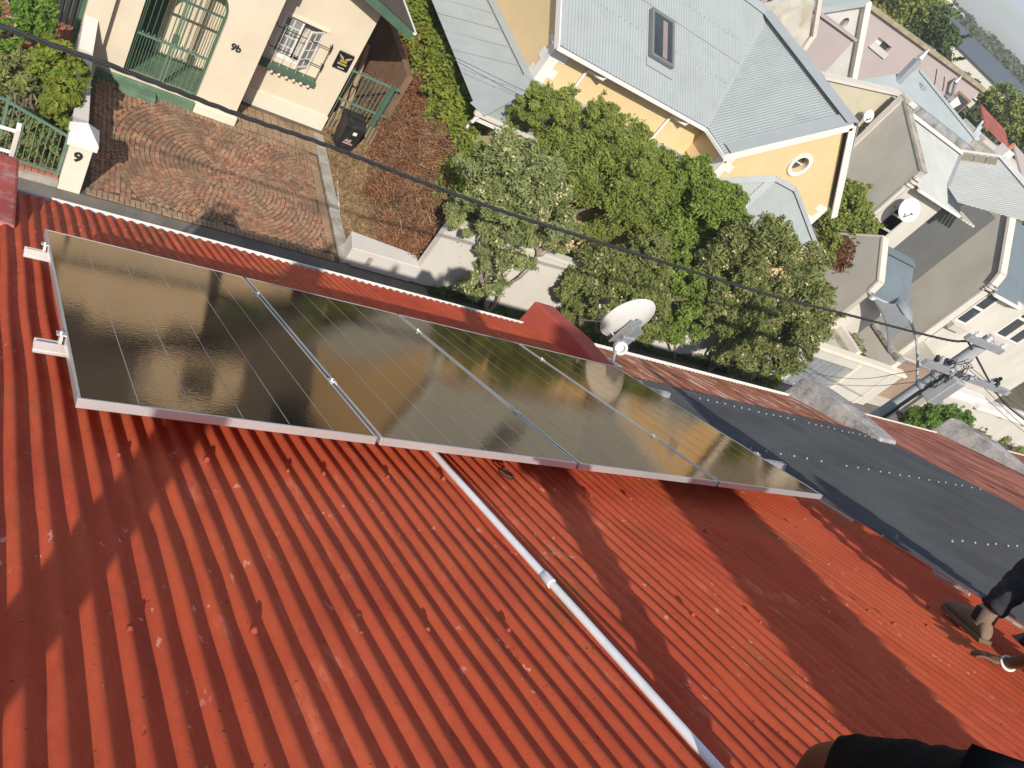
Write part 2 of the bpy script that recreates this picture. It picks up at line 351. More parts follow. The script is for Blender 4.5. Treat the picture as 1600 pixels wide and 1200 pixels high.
M['leaf_yellow'] = leaf_mat('yellow_green_leaf', [(.15, .23, .035), (.23, .31, .05), (.33, .34, .045), (.17, .24, .035)])
M['leaf_dark'] = leaf_mat('dark_green_leaf', [(.05, .085, .025), (.075, .12, .035), (.10, .15, .045), (.06, .09, .028)], .2)
M['leaf_far'] = leaf_mat('far_leaf', [(.065, .09, .04), (.095, .12, .05), (.14, .155, .065), (.08, .095, .055)], .15)
M['dry'] = leaf_mat('dry_brown_twigs', [(.20, .12, .07), (.32, .20, .115), (.44, .30, .19), (.26, .16, .095)], .15)
M['drygrass'] = leaf_mat('dry_grass', [(.24, .15, .075), (.34, .22, .115), (.42, .30, .17), (.26, .15, .08)], .2)
M['deadleaf'] = leaf_mat('dead_creeper', [(.17, .07, .035), (.26, .115, .055), (.36, .18, .09), (.21, .095, .05)], .15)

# ------------------------------------------------------------------ corrugated sheets
def corr_poly(name, poly, down, pitch, amp, m, parent, segs=6, smooth=True, rows=2):
    """corrugated sheet clipped to a convex planar polygon; ribs run along 'down'"""
    poly = [Vector(p) for p in poly]; c = sum(poly, Vector()) / len(poly)
    n = Vector((0, 0, 0))
    for i in range(len(poly)): n += (poly[i] - c).cross(poly[(i + 1) % len(poly)] - c)
    n.normalize()
    if n.z < 0: n = -n
    v = Vector(down); v = (v - n * v.dot(n)).normalized(); u = v.cross(n).normalized()
    U = [(p - c).dot(u) for p in poly]; V = [(p - c).dot(v) for p in poly]
    u0, u1, v0, v1 = min(U), max(U), min(V), max(V); step = pitch / segs; nu = int((u1 - u0) / step) + 2
    vs = []; fs = []
    for j in range(rows):
        vv = v0 - .01 + (v1 - v0 + .02) * j / (rows - 1)
        for i in range(nu):
            uu = u0 + i * step; vs.append(c + u * uu + v * vv + n * (amp * math.cos(2 * math.pi * i / segs) - amp))
    for j in range(rows - 1):
        for i in range(nu - 1): fs.append((j * nu + i, j * nu + i + 1, (j + 1) * nu + i + 1, (j + 1) * nu + i))
    me = bpy.data.meshes.new(name); off = rootoff(parent) if parent else Vector()
    me.from_pydata([tuple(p) for p in vs], [], fs)
    bm = bmesh.new(); bm.from_mesh(me)
    for i in range(len(poly)):
        a, b = poly[i], poly[(i + 1) % len(poly)]; en = (b - a).cross(n)
        if en.dot(c - a) > 0: en = -en
        bmesh.ops.bisect_plane(bm, geom=bm.verts[:] + bm.edges[:] + bm.faces[:], plane_co=a, plane_no=en.normalized(), clear_outer=True)
    bmesh.ops.translate(bm, verts=bm.verts, vec=-off)
    bm.to_mesh(me); bm.free()
    if smooth: me.polygons.foreach_set('use_smooth', [True] * len(me.polygons))
    return link(name, me, m, parent)

# ------------------------------------------------------------------ foliage
def cards(name, m, pts, nrm, size, parent=None, aspect=.45, jitter=.5, loc=None, fold=.25, flat=False):
    """leaf-sized folded cards at pts (N,3) with a preferred normal"""
    N = len(pts); pts = np.asarray(pts, float); rng = np.random.default_rng(len(name) * 31 + N)
    nn = np.asarray(nrm, float) + rng.normal(0, jitter, (N, 3)); nn /= np.linalg.norm(nn, axis=1)[:, None] + 1e-9
    a = np.cross(nn, rng.normal(0, 1, (N, 3))); a /= np.linalg.norm(a, axis=1)[:, None] + 1e-9
    b = np.cross(nn, a); s = size * rng.uniform(.45, 1.6, (N, 1))
    A = a * s; B = b * s * aspect
    v = np.empty((N, 4, 3)); v[:, 0] = pts - A * .5; v[:, 1] = pts + B * .5 + nn * s * fold * aspect; v[:, 2] = pts + A * .5; v[:, 3] = pts - B * .5 + nn * s * fold * aspect
    off = np.array(rootoff(parent) if parent is not None else Vector(loc or (0, 0, 0)))
    v = (v - off).reshape(-1, 3)
    me = bpy.data.meshes.new(name); me.vertices.add(4 * N); me.vertices.foreach_set('co', v.ravel())
    idx = np.arange(4 * N).reshape(N, 4); tri = np.stack([idx[:, [0, 1, 2]], idx[:, [0, 2, 3]]], 1).reshape(-1)
    me.loops.add(6 * N); me.loops.foreach_set('vertex_index', tri); me.polygons.add(2 * N)
    me.polygons.foreach_set('loop_start', np.arange(0, 6 * N, 3)); me.polygons.foreach_set('loop_total', np.full(2 * N, 3)); me.update(calc_edges=True); me.validate()
    o = link(name, me, m, parent)
    if parent is None and loc is not None: o.location = loc
    return o
def clumps(center, rad, k, seed, cr=.28, flat=1.0):
    rng = np.random.default_rng(seed); out = []
    while len(out) < k:
        p = rng.normal(0, 1, 3); p /= np.linalg.norm(p); p *= rng.uniform(.45, 1.0) ** .5
        if p[2] < -.55: continue
        out.append((np.array(center) + p * np.array(rad), cr * rng.uniform(.6, 1.3) * np.mean(rad)))
    return out
def clump_leaves(cl, per, seed):
    rng = np.random.default_rng(seed); P = []; Nn = []
    for c, r in cl:
        d = rng.normal(0, 1, (per, 3)); d /= np.linalg.norm(d, axis=1)[:, None]
        rr = r * rng.uniform(.05, 1.12, (per, 1)) ** .6
        P.append(c + d * rr * np.array([1, 1, .8])); Nn.append(d * .45 + np.array([-.2, -.38, .75]))
    return np.concatenate(P), np.concatenate(Nn)
def limb(mb, p, q, r0, r1, seed, n=6, wob=.08):
    rng = random.Random(seed); p, q = Vector(p), Vector(q); L = (q - p).length; pts = []; rs = []
    for i in range(n + 1):
        t = i / n; w = math.sin(t * math.pi) * wob * L
        pts.append(p.lerp(q, t) + Vector((rng.uniform(-w, w), rng.uniform(-w, w), rng.uniform(-w, w) * .4))); rs.append(r0 + (r1 - r0) * t)
    mb.tube(pts, rs, 7)
def tree(label, group, base, blobs, leafm, per, lsize_, barkm, trunks, aspect=.45, blossom=0, k=40, seed=1, cr=.28, name='tree', bark_r=.08):
    t = thing(name, label, 'tree', base, group); lsize = lsize_ * .8; per = int(per * 1.2); cr = cr * .88
    cl = []
    for i, (c, r) in enumerate(blobs): cl += clumps(c, r, k, seed + i, cr)
    mb = MB()
    for i, (q, r0, r1) in enumerate(trunks): limb(mb, Vector(base) + Vector(((i - len(trunks) / 2) * .05, 0, -.05)), q, r0, r1, seed + i)
    rng = random.Random(seed)
    tops = [Vector(q) for q, _, _ in trunks]
    for c, r in rng.sample(cl, min(len(cl), 22)):
        tp = min(tops, key=lambda v: (v - Vector(c)).length); limb(mb, tp, c, .028, .008, rng.random(), 4, .1)
    mb.build('trunk', barkm, t, smooth=True)
    rs = np.random.default_rng(seed + 500); sp = []
    for c, r in cl:
        if rs.random() < .38:
            d = rs.normal(0, 1, 3) + np.array([0, -.3, .7]); d /= np.linalg.norm(d)
            for q in np.linspace(.9, 1.9, 9): sp += [c + d * r * q + rs.normal(0, .035, 3) for _ in range(5)]
    P, Nn = clump_leaves(cl, per, seed)
    if sp: P = np.concatenate([P, np.array(sp)]); Nn = np.concatenate([Nn, np.tile([-.2, -.4, .7], (len(sp), 1))])
    cards('crown', leafm, P, Nn, lsize, t, aspect, .62)
    if blossom:
        rng2 = np.random.default_rng(seed); ii = rng2.choice(len(cl), blossom, replace=True); Q = []
        for i in ii:
            c, r = cl[i]; d = rng2.normal(0, 1, 3); d[2] = abs(d[2]) * .7; d[1] -= .5; d /= np.linalg.norm(d); cc = c + d * r * 1.02
            Q += [cc + rng2.normal(0, .04, 3) for _ in range(10)]
        o = cards('blossom', M['blossom'], np.array(Q), np.tile([0, -.3, .5], (len(Q), 1)), .055, t, .8, 1.0); o['kind'] = 'stuff'
    return t

# ------------------------------------------------------------------ ground, street, far terrain
def structure(o): o['kind'] = 'structure'; return o
g = MB()
gx = [-60, 60, 300, 900]; 
g.add([(-400, -400, G - .03), (900, -400, G - .03), (900, 900, G - .03), (-400, 900, G - .03)], [(0, 1, 2, 3)])
structure(g.build('ground', M['ground']))
structure(bx(-40, 2.2, G - .2, 90, 7.3, G - .01).build('road', M['asphalt']))
structure(bx(-40, .0, G - .2, 90, 2.15, G + .09).build('pavement', M['pave']))
structure(bx(-40, 7.34, G - .2, 90, 8.62, G + .004).build('pavement', M['pave']))

# ------------------------------------------------------------------ our house: red corrugated roof
def rp(x, s, n): return XA * x - DN * s + NR * n
def rbox(mb, x0, x1, s0, s1, n0, n1):
    return mb.obb(rp((x0 + x1) / 2, (s0 + s1) / 2, (n0 + n1) / 2), XA * (x1 - x0) / 2, DN * (s1 - s0) / 2, NR * (n1 - n0) / 2)
PITCH = .0763
def red_sheet():
    nx = int((5.13 + .75) / PITCH * 10); rows = 70; S1 = 7.35
    X = -.75 + np.arange(nx + 1) * PITCH / 10; S = np.linspace(-.03, S1, rows)
    XX, SS = np.meshgrid(X, S)
    rng = np.random.default_rng(3)
    h = .0105 * np.cos(2 * np.pi * XX / PITCH) - .0105
    def sm(a, b, k): return np.sin(XX * a + k) * np.sin(SS * b + k * 1.7)
    h += .0030 * sm(2.1, 1.3, .4) + .0022 * sm(5.3, 2.9, 1.1) + .0018 * sm(11, 4.1, 2.2)
    for _ in range(60):                          # trodden dents
        cx, cs, r = rng.uniform(-.3, 5), rng.uniform(3.8, 7), rng.uniform(.05, .13)
        h -= rng.uniform(.002, .008) * np.exp(-(((XX - cx) / r) ** 2 + ((SS - cs) / (r * 1.6)) ** 2))
    lap = (SS > 4.62).astype(float) * .0022 + (((XX + 10) % .686) < .085).astype(float) * .0014; h += lap   # upper sheets lap over the lower ones
    xo = .005 * np.sin(SS * 1.7 + 1 + XX * .8) + .003 * np.sin(SS * 4.2 + XX * 2.3) + .004 * np.sin(XX * 3.7)
    O = np.array(XA); D = np.array(DN); N = np.array(NR)
    V = (XX + xo)[..., None] * O - SS[..., None] * D + h[..., None] * N
    return X, S, V.reshape(-1, 3), rows, nx + 1
X, S, V, rows, ncol = red_sheet()
house = thing('terraced_house', 'red corrugated iron roof in the foreground with solar panels and a white gutter', 'house', (2.5, -3.5, G))
off = np.array(house.location)
me = bpy.data.meshes.new('roof'); idx = np.arange(rows * ncol).reshape(rows, ncol)
q = np.stack([idx[:-1, :-1], idx[:-1, 1:], idx[1:, 1:], idx[1:, :-1]], -1).reshape(-1, 4)
me.vertices.add(len(V)); me.vertices.foreach_set('co', (V - off).ravel()); me.loops.add(q.size); me.loops.foreach_set('vertex_index', q.ravel())
me.polygons.add(len(q)); me.polygons.foreach_set('loop_start', np.arange(0, q.size, 4)); me.polygons.foreach_set('loop_total', np.full(len(q), 4)); me.update(calc_edges=True)
me.polygons.foreach_set('use_smooth', [True] * len(q))
roof = link('roof', me, M['redroof'], house)
# screws: washered heads on the rib crests in rows one purlin apart
scr = MB().lathe([(.015, -.006), (.014, .002), (.010, .006), (.0085, .011), (.006, .013), (.0, .0135)], (0, 0, 0), NR, 10).mesh('roof_screw', smooth=True)
scr.materials.append(M['redscrew'])
rng = random.Random(5)
spots = [(onR(*p).x, onR(*p).y) for p in [(435, 735), (500, 740), (597, 745), (685, 748), (170, 710), (335, 720), (410, 985), (575, 990), (655, 985), (785, 985), (203, 983), (925, 775), (990, 780), (1095, 830), (1245, 825), (1340, 970), (1395, 975), (1450, 978), (1090, 960)]]
for y0 in (-1.0, -5.35, -6.1):
    for k in range(12): spots.append((rng.uniform(-.1, .1) + .45 * k, y0 + rng.uniform(-.03, .03)))
for k in range(6): spots.append((2.1 + .53 * k + rng.uniform(-.1, .1), -4.45 + rng.uniform(-.05, .05)))
for x, y in spots:
    x = round(x / PITCH) * PITCH
    o = link('roof_screw', scr, None, roof, rp(x, -y / math.cos(TH), .001) - Vector(house.location)); s_ = rng.uniform(.62, .95); o.scale = (s_,) * 3
# back slope, ridge, walls
ridge = rp(0, 7.35, 0)
MB().prism([(-.75, ridge.y, ridge.z - .01), (5.13, ridge.y, ridge.z - .01), (5.13, ridge.y - 6.2, -.4), (-.75, ridge.y - 6.2, -.4)], (0, 0, -.02)).build('back_roof', M['redroof'], house)
MB().tube([(-.75, ridge.y, ridge.z - .03), (5.13, ridge.y, ridge.z - .03)], .075, 12).build('ridge_cap', M['redroof'], house, smooth=True)
MB().prism([(-.70, -.32, G), (-.70, -.32, -.14), (-.70, ridge.y, ridge.z - .2), (-.70, -12.3, -.5), (-.70, -12.3, G)], (5.78, 0, 0)).build('wall', M['cream'], house)
# gutter: open channel just under the sheet ends
gp = [(.015, -.085), (.015, -.02), (.021, -.02), (.021, -.079), (.098, -.079), (.098, -.012), (.112, -.008), (.112, -.018), (.104, -.022), (.104, -.085)]
def gutter(x0, x1, y0, z0, m, parent, name='gutter'):
    mb = MB(); prof = [(.008, -.02), (.012, -.02), (.012, -.075), (.056, -.075), (.056, -.012), (.070, -.008), (.070, -.018), (.062, -.022), (.062, -.081), (.008, -.081)]
    vs = [(x, y0 + a, z0 + b) for x in (x0, x1) for a, b in prof]; n = len(prof)
    mb.add(vs, [(i, (i + 1) % n, n + (i + 1) % n, n + i) for i in range(n)]); return mb.build(name, m, parent)
gutter(-.10, 4.74, 0, -.02, M['white'], house)
MB().box(-.10, -.02, -.16, 4.74, .010, -.035).build('fascia_board', M['white'], house)
def parapet(x0, x1, m, parent, name='parapet', y1=-1.25, z1=.70, ztop=.23, low=-.95):
    poly = [(x0, .16, low), (x0, .16, ztop), (x0, .06, ztop + .035), (x0, -.55, (ztop + z1) / 2 + .045), (x0, y1, z1 + .01), (x0, y1 - .1, z1 - .15), (x0, -.3, low)]
    return MB().prism(poly, (x1 - x0, 0, 0)).build(name, m, parent, bevel=.018)
parapet(4.75, 5.03, M['redwall'], house)
parapet(-.62, -.105, M['redworn'], house, y1=-.95, z1=.53, ztop=.18)
# mortar flashing along the party wall, in broken lengths
rng = random.Random(9); s = 3.7
while s < 7.3:
    L = rng.uniform(.15, .6); w = rng.uniform(.015, .05)
    if rng.random() < .7:
        pts = [(s + L * k / 7, rng.uniform(.45, 1) * w) for k in range(8)]
        MB().prism([rp(5.095 - b, a, .004) for a, b in pts] + [rp(5.10, a, .006) for a, b in reversed(pts)], NR * -.025).build('mortar_flashing', M['concrete_pale'], house)
    s += L + rng.uniform(.02, .25)
bx(5.10, -6.4, G, 5.128, -.3, -.25).build('party_wall', M['redwall'], house)
MB().prism([rp(5.10, .3, -.12), rp(5.10, 7.3, -.12), rp(5.10, 7.3, .010), rp(5.10, .3, .010)], (.028, 0, 0)).build('verge_strip', M['redroof'], house)
# downpipe on the street wall
MB().tube([(4.3, .06, -.1), (4.3, -.2, -.5), (4.3, -.25, -.7), (4.3, -.25, G + .1)], .04, 10).build('downpipe', M['white'], house, smooth=True)
for x0 in (.7, 3.0):
    w = bx(x0, -.33, -4.2, x0 + 1.2, -.29, -2.2).build('window', M['white'], house); bx(x0 + .08, -.30, -4.1, x0 + 1.12, -.28, -2.3).build('pane', M['glass'], w)

# unseen chimney behind the ridge, placed so its shadow falls across the slope
t = thing('chimney', 'plastered chimney stack with a tapered pot out of view behind the roof ridge', 'chimney', (1.35, -7.7, 2.4))
MB().box(1.06, -7.95, 2.4, 1.62, -7.5, 5.95).build('stack', M['redworn'], t, bevel=.02); MB().box(1.02, -7.99, 5.95, 1.66, -7.46, 6.05).build('cap', M['concrete'], t, bevel=.02)
MB().lathe([(.18, 6.05), (.16, 6.12), (.12, 6.34), (.14, 6.38)], (1.34, -7.72, 0), n=14).build('pot', M['brickred'], t, smooth=True)

# ------------------------------------------------------------------ solar panels on rails
PW, PP, PS0, PL = 1.134, 1.154, 1.6675, 2.3606
def glass_mat():
    t = NT('solar_glass')
    c = t.mix(t.ramp(t.noise(1.0, 3), .3, .7), (.010, .010, .012), (.017, .016, .018)); t.base(c); t.set(Roughness=.5); t.p.inputs['Specular IOR Level'].default_value = 0
    gl = t.n('ShaderNodeBsdfGlossy'); gl.inputs['Color'].default_value = (1, .80, .58, 1)
    d = t.ramp(t.noise(3, 5), .35, .75, (.045,) * 3 + (1,), (.10,) * 3 + (1,)); t.l(d, gl.inputs['Roughness'])
    fr = t.n('ShaderNodeFresnel'); fr.inputs['IOR'].default_value = 2.7
    h = t.mix(.35, t.noise(75, 2, sc=(.45, 1, 1)), t.noise(9, 2)); b_ = t.n('ShaderNodeBump'); b_.inputs['Strength'].default_value = .10; b_.inputs['Distance'].default_value = .003
    t.l(h, b_.inputs['Height']); t.l(b_.outputs[0], gl.inputs['Normal']); t.l(b_.outputs[0], fr.inputs['Normal'])
    ms = t.n('ShaderNodeMixShader'); t.l(fr.outputs[0], ms.inputs[0]); t.l(t.p.outputs[0], ms.inputs[1]); t.l(gl.outputs[0], ms.inputs[2]); t.l(ms.outputs[0], t.out.inputs[0])
    return t.m
M['solar'] = glass_mat()
M['cellgap'] = mat('cell_gap', (.40, .36, .29), .4, .1, 20, 0)
def make_panel():
    r = thing('solar_panel', '', 'solar panel', rp(0, PS0, .125))
    L0 = rp(0, PS0, .125)
    def P(mb, x0, x1, s0, s1, n0, n1): return rbox(mb, x0, x1, PS0 + s0, PS0 + s1, .125 + n0, .125 + n1)
    P(MB(), .011, PW - .011, .011, PL - .011, .028, .0325).build('glass', M['solar'], r)
    gapm = None
    for k in range(1, 6):
        x = .011 + (PW - .022) * k / 6
        P(MB(), x - .0017, x + .0017, .02, PL - .02, .0325, .0330).build('cell_gap', M['cellgap'], r)
    fr = MB()
    P(fr, 0, PW, 0, .011, 0, .035); P(fr, 0, PW, PL - .011, PL, 0, .035); P(fr, 0, .011, .011, PL - .011, 0, .035); P(fr, PW - .011, PW, .011, PL - .011, 0, .035)
    fr.build('frame', M['alu'], r, bevel=.0015)
    P(MB(), .02, PW - .02, .02, PL - .02, .020, .024).build('backsheet', M['white'], r)
    P(MB(), PW / 2 - .12, PW / 2 + .12, PL - .3, PL - .22, -.005, .020).build('junction_box', M['black_plastic'], r)
    return r
def copy_tree(o, parent=None):
    c = o.copy(); COL.objects.link(c)
    if parent is not None: c.parent = parent
    for ch in [x for x in bpy.data.objects if x.parent == o]: copy_tree(ch, c)
    return c
plabels = ['solar panel at the left end of the row, nearest the red worn parapet', 'solar panel second from the left, above the upper end of the white pipe',
           'solar panel third from the left, beside the panel reflecting the satellite dish', 'solar panel at the right end of the row, next to the charcoal roof']
p0 = make_panel()
for i in range(4):
    p = p0 if i == 0 else copy_tree(p0)
    p.location = rp(i * PP, PS0, .125); p['label'] = plabels[i]; p['group'] = 'solar panels in a row on the red roof'
def rail(s, label, x0, x1):
    r = thing('mounting_rail', label, 'mounting rail', rp(0, s, .0), 'aluminium rails under the solar panels')
    mb = MB(); rbox(mb, x0, x1, s - .02, s + .02, .085, .098); rbox(mb, x0, x1, s - .02, s - .012, .098, .123); rbox(mb, x0, x1, s + .012, s + .02, .098, .123); rbox(mb, x0, x1, s - .028, s + .028, .077, .085)
    mb.build('extrusion', M['alu'], r)
    for x in (.25, 1.4, 2.55, 3.7, 4.7):
        b = MB(); rbox(b, x - .02, x + .02, s - .05, s - .028, .0, .10); rbox(b, x - .02, x + .02, s - .10, s - .03, 0, .006); b.build('roof_foot', M['alu'], r)
    for i in range(5):
        xc = i * PP - .01 if 0 < i < 4 else (-.014 if i == 0 else 4 * PP - .006)
        c = MB(); rbox(c, xc - .018, xc + .018, s - .022, s + .022, .160, .165); rbox(c, xc - .006, xc + .006, s - .02, s + .02, .12, .16)
        c.lathe([(.008, 0), (.008, .008), (.0, .009)], rp(xc, s, .165), NR, 8); c.build('panel_clamp', M['alu'], r)
    return r
rail(-onR(60, 400, .1).y / math.cos(TH) + .02, 'aluminium rail under the solar panels, nearer the white gutter', -.10, 5.02)
rail(-onR(85, 548, .1).y / math.cos(TH) + .02, 'aluminium rail under the solar panels, further up the slope', -.10, 5.0)

# white conduit down the slope
t = thing('conduit_pipe', 'white plastic conduit pipe lying down the red roof below the panels', 'pipe', rp(1.56, 6.8, .0))
pts = [rp(1.60, 3.4, .018), rp(1.585, 4.0, .017), rp(1.572, 4.8, .018), rp(1.557, 5.6, .0175), rp(1.53, 7.2, .018)]
MB().tube(pts, .0158, 16).build('tube', M['pvc'], t, smooth=True)
cp = onR(848, 912); s = -cp.y / math.cos(TH)
MB().tube([rp(1.5715, s - .03, .018), rp(1.571, s - .028, .018), rp(1.5705, s + .028, .018), rp(1.57, s + .03, .018)], [.0165, .0195, .0195, .0165], 16).build('coupling', M['pvc'], t, smooth=True)
mb = MB(); c0 = onR(788, 745); s0 = -c0.y / math.cos(TH)
mb.tube([rp(c0.x + .035 * math.cos(a) * (1 - a / 30), s0 + .05 * math.sin(a), .012 + .002 * a) for a in np.linspace(0, 10, 40)], .004, 6)
o = mb.build('wire_coil', M['cable'], None, loc=c0, smooth=True); tag(o, 'small coil of black wire lying on the red roof below the panels', 'wire')

# ------------------------------------------------------------------ neighbouring roofs on the right
nb = thing('terraced_house', 'dark charcoal corrugated roof with rows of white screws and a rusty lower edge', 'house', (7.7, -3.5, G))
def slope_sheet(name, x0, x1, s0, s1, n, m, parent, pitch=.0763, amp=.0115, segs=10):
    return corr_poly(name, [rp(x0, s0, n), rp(x1, s0, n), rp(x1, s1, n), rp(x0, s1, n)], DN, pitch, amp, m, parent, segs, rows=6)
cs = 1.0 / math.cos(TH)
gr = slope_sheet('roof', 5.15, 10.42, .98 * cs, 7.35, -.03, M['charcoal'], nb)
slope_sheet('eave_roof', 5.05, 9.98, -.03, 1.22 * cs, -.048, M['rust'], nb)
gutter(5.04, 9.97, 0, -.06, M['white'], nb)
parapet(9.98, 10.42, M['stained'], nb, 'party_wall', y1=-1.28, z1=.73, ztop=.27)
MB().prism([(5.2, -.32, G), (5.2, -.32, -.2), (5.2, ridge.y, ridge.z - .25), (5.2, -12.3, -.6), (5.2, -12.3, G)], (5.2, 0, 0)).build('wall', M['cream'], nb)
MB().prism([(5.15, ridge.y, ridge.z - .03), (10.4, ridge.y, ridge.z - .03), (10.4, ridge.y - 6.2, -.45), (5.15, ridge.y - 6.2, -.45)], (0, 0, -.02)).build('back_roof', M['charcoal'], nb)
MB().prism([rp(5.16, 1.1, -.10), rp(5.16, 7.3, -.10), rp(5.16, 7.3, -.028), rp(5.16, 1.1, -.028)], (.03, 0, 0)).build('verge_strip', M['charcoal'], nb)
ws = MB().lathe([(.0115, -.002), (.011, .004), (.007, .008), (.006, .013), (.0, .014)], (0, 0, 0), NR, 8).mesh('roof_screw', smooth=True); ws.materials.append(M['flash'])
rng = random.Random(2)
for y0, x0, x1, st in ((-1.22, 5.75, 10.4, .1526), (-2.40, 5.45, 10.4, .229), (-3.65, 5.3, 10.4, .229), (-4.85, 5.4, 10.4, .229)):
    x = x0
    while x < x1:
        xr = 5.15 + round((x - 5.15) / .0763) * .0763
        if rng.random() < .93: link('roof_screw', ws, None, gr, rp(xr + rng.uniform(-.01, .01), -(y0 + rng.uniform(-.015, .015)) * cs, -.03) - Vector(nb.location))
        x += st
nb2 = thing('terraced_house', 'faded red rust-streaked corrugated roof beyond the charcoal roof', 'house', (14.5, -3.5, G))
slope_sheet('roof', 10.43, 22, -.03, 7.3, -.03, M['rustred'], nb2, segs=6)
gutter(10.43, 14.84, 0, -.05, M['cream2'], nb2); gutter(15.31, 22, 0, -.05, M['cream2'], nb2)
parapet(14.85, 15.30, M['stained'], nb2, 'party_wall', y1=-1.4, z1=.79, ztop=.30)
MB().prism([(10.5, -.32, G), (10.5, -.32, -.2), (10.5, ridge.y, ridge.z - .25), (10.5, -12.3, -.6), (10.5, -12.3, G)], (11.4, 0, 0)).build('wall', M['taupe_front'], nb2)

# ------------------------------------------------------------------ satellite dish on the gutter edge
DA = Vector((-.08, .99, .06)).normalized(); DX = DA.cross(Vector((0, 0, 1))).normalized(); DY = DX.cross(DA).normalized()
dc = onY(985, 506, -.42)
t = thing('satellite_dish', 'white satellite dish on a bracket at the rusty roof edge beside the red parapet', 'satellite dish', (dc.x - .3, -.7, .3))
mb = MB(); n, ms = 36, 8; RAD = .318
front = []; 
for layer, (off_, rr) in enumerate(((0, 1.0), (-.012, 1.0))):
    for j in range(ms + 1):
        r = RAD * j / ms
        for k in range(n):
            w = 2 * math.pi * k / n; mb.v.append(tuple(dc + DX * (r * math.cos(w) * .96) + DY * (r * math.sin(w)) + DA * (.085 * (j / ms) ** 2 + off_)))
    b = layer * (ms + 1) * n
    for j in range(ms):
        for k in range(n): mb.f.append((b + j * n + k, b + j * n + (k + 1) % n, b + (j + 1) * n + (k + 1) % n, b + (j + 1) * n + k))
a, b = ms * n, (2 * ms + 1) * n
for k in range(n): mb.f.append((a + k, a + (k + 1) % n, b + (k + 1) % n, b + k))
rim = [dc + DX * (RAD * math.cos(w) * .96) + DY * (RAD * math.sin(w)) + DA * .078 for w in np.linspace(0, 2 * math.pi, 49)]
mb.tube(rim, .008, 6)
mb.build('reflector', M['dish'], t, smooth=True)
bk = dc - DA * .02 - DY * .10
mb = MB(); mb.obb(bk - DA * .015, DX * .085, DY * .19, DA * .008); mb.obb(bk - DA * .06 - DX * .07, DX * .005, DY * .15, DA * .06); mb.obb(bk - DA * .06 + DX * .07, DX * .005, DY * .15, DA * .06); mb.obb(bk - DA * .03 + DY * .17, DX * .03, DY * .06, DA * .012); mb.tube([bk - DA * .1 - DX * .09, bk - DA * .1 + DX * .09], .022, 10)
mb.obb(bk - DA * .11 - DY * .09, DX * .07, DY * .07, DA * .008); mb.build('back_bracket', M['galv'], t, bevel=.003)
for sx in (-.03, .03):
    for sy in (-.09, .0, .09): MB().lathe([(.011, 0), (.011, .012), (.0, .014)], bk + DX * sx + DY * sy - DA * .022, -DA, 8).build('bolt', M['galv'], t)
foot = onR(957, 567, 0) 
mid = dc - DA * .12 - DY * .25
mb = MB(); mb.tube([foot + NR * .01, foot + NR * .06 + Vector((.03, .08, .02)), mid + Vector((-.02, -.05, -.06)), mid, bk - DA * .07 - DY * .06], .017, 12); mb.build('mast', M['galv'], t, smooth=True)
mb = MB(); mb.obb(foot + NR * .006, XA * .06, DN * .10, NR * .005); mb.build('foot_plate', M['galv'], t)
mb = MB(); mb.lathe([(.075, 0), (.082, .03), (.075, .07), (.045, .075), (.042, .03), (.0, .03)], mid + Vector((-.03, -.03, .02)), Vector((-.3, -.8, .4)), 20); mb.build('clamp_ring', M['dish'], t, smooth=True)
lnb = dc + DA * .38 - DY * .14 - DX * .16
mb = MB(); mb.tube([dc - DY * .31 + DA * .06, dc - DY * .29 + DA * .18 - DX * .09, lnb], .012, 8); mb.build('feed_arm', M['galv'], t, smooth=True)
mb = MB(); mb.tube([lnb, lnb + Vector((.02, -.03, .06)), lnb + Vector((.02, -.07, .08))], [.028, .035, .028], 10); mb.build('feed_horn', M['black_plastic'], t, smooth=True)
mb = MB(); mb.tube([mid, mid + Vector((-.08, .10, .05)), mid + Vector((-.16, .30, .02)), mid + Vector((-.22, .50, -.20))], .007, 6); mb.build('coax_lead', M['dish'], t, smooth=True)

# ------------------------------------------------------------------ ladder leaning on the eave
t = thing('ladder', 'top of a white aluminium ladder leaning at the left end of the gutter', 'ladder', (-.36, 2.0, G))
for x in (-.57, -.15): MB().beam((x, 2.0, G), (x, .20, .42), .03, .07).build('stile', M['white'], t, bevel=.004)
for k in range(26):
    f = 1 - (.06 + k * .24) / 7.4; p = Vector((0, 2.0, G)).lerp(Vector((0, .2, .42)), f)
    MB().tube([(-.57, p.y, p.z), (-.15, p.y, p.z)], .014, 8).build('rung', M['white'], t, smooth=True)

# ------------------------------------------------------------------ wall builder with openings
def holed(name, o, ux, uz, un, outer, holes, thick, m, parent, bevel=0):
    """flat wall in the (ux,uz) plane through o with openings cut through it; thick along un"""
    o = Vector(o); bm = bmesh.new(); loops = []
    for lp in [outer] + holes:
        vs = [bm.verts.new(o + ux * a + uz * b) for a, b in lp]; loops.append(vs)
    es = []
    for vs in loops:
        for i in range(len(vs)): es.append(bm.edges.new((vs[i], vs[(i + 1) % len(vs)])))
    bmesh.ops.triangle_fill(bm, use_beauty=True, use_dissolve=False, edges=es)
    front = bm.faces[:]
    mp_ = {v: bm.verts.new(v.co + un * thick) for v in bm.verts[:]}
    for f in front: bm.faces.new([mp_[v] for v in reversed(f.verts)])
    for vs in loops:
        for i in range(len(vs)):
            a, b = vs[i], vs[(i + 1) % len(vs)]; bm.faces.new((a, b, mp_[b], mp_[a]))
    bmesh.ops.recalc_face_normals(bm, faces=bm.faces)
    off = rootoff(parent) if parent is not None else o
    bmesh.ops.translate(bm, verts=bm.verts, vec=-off)
    me = bpy.data.meshes.new(name); bm.to_mesh(me); bm.free()
    ob = link(name, me, m, parent)
    if parent is None: ob.location = off
    return ob
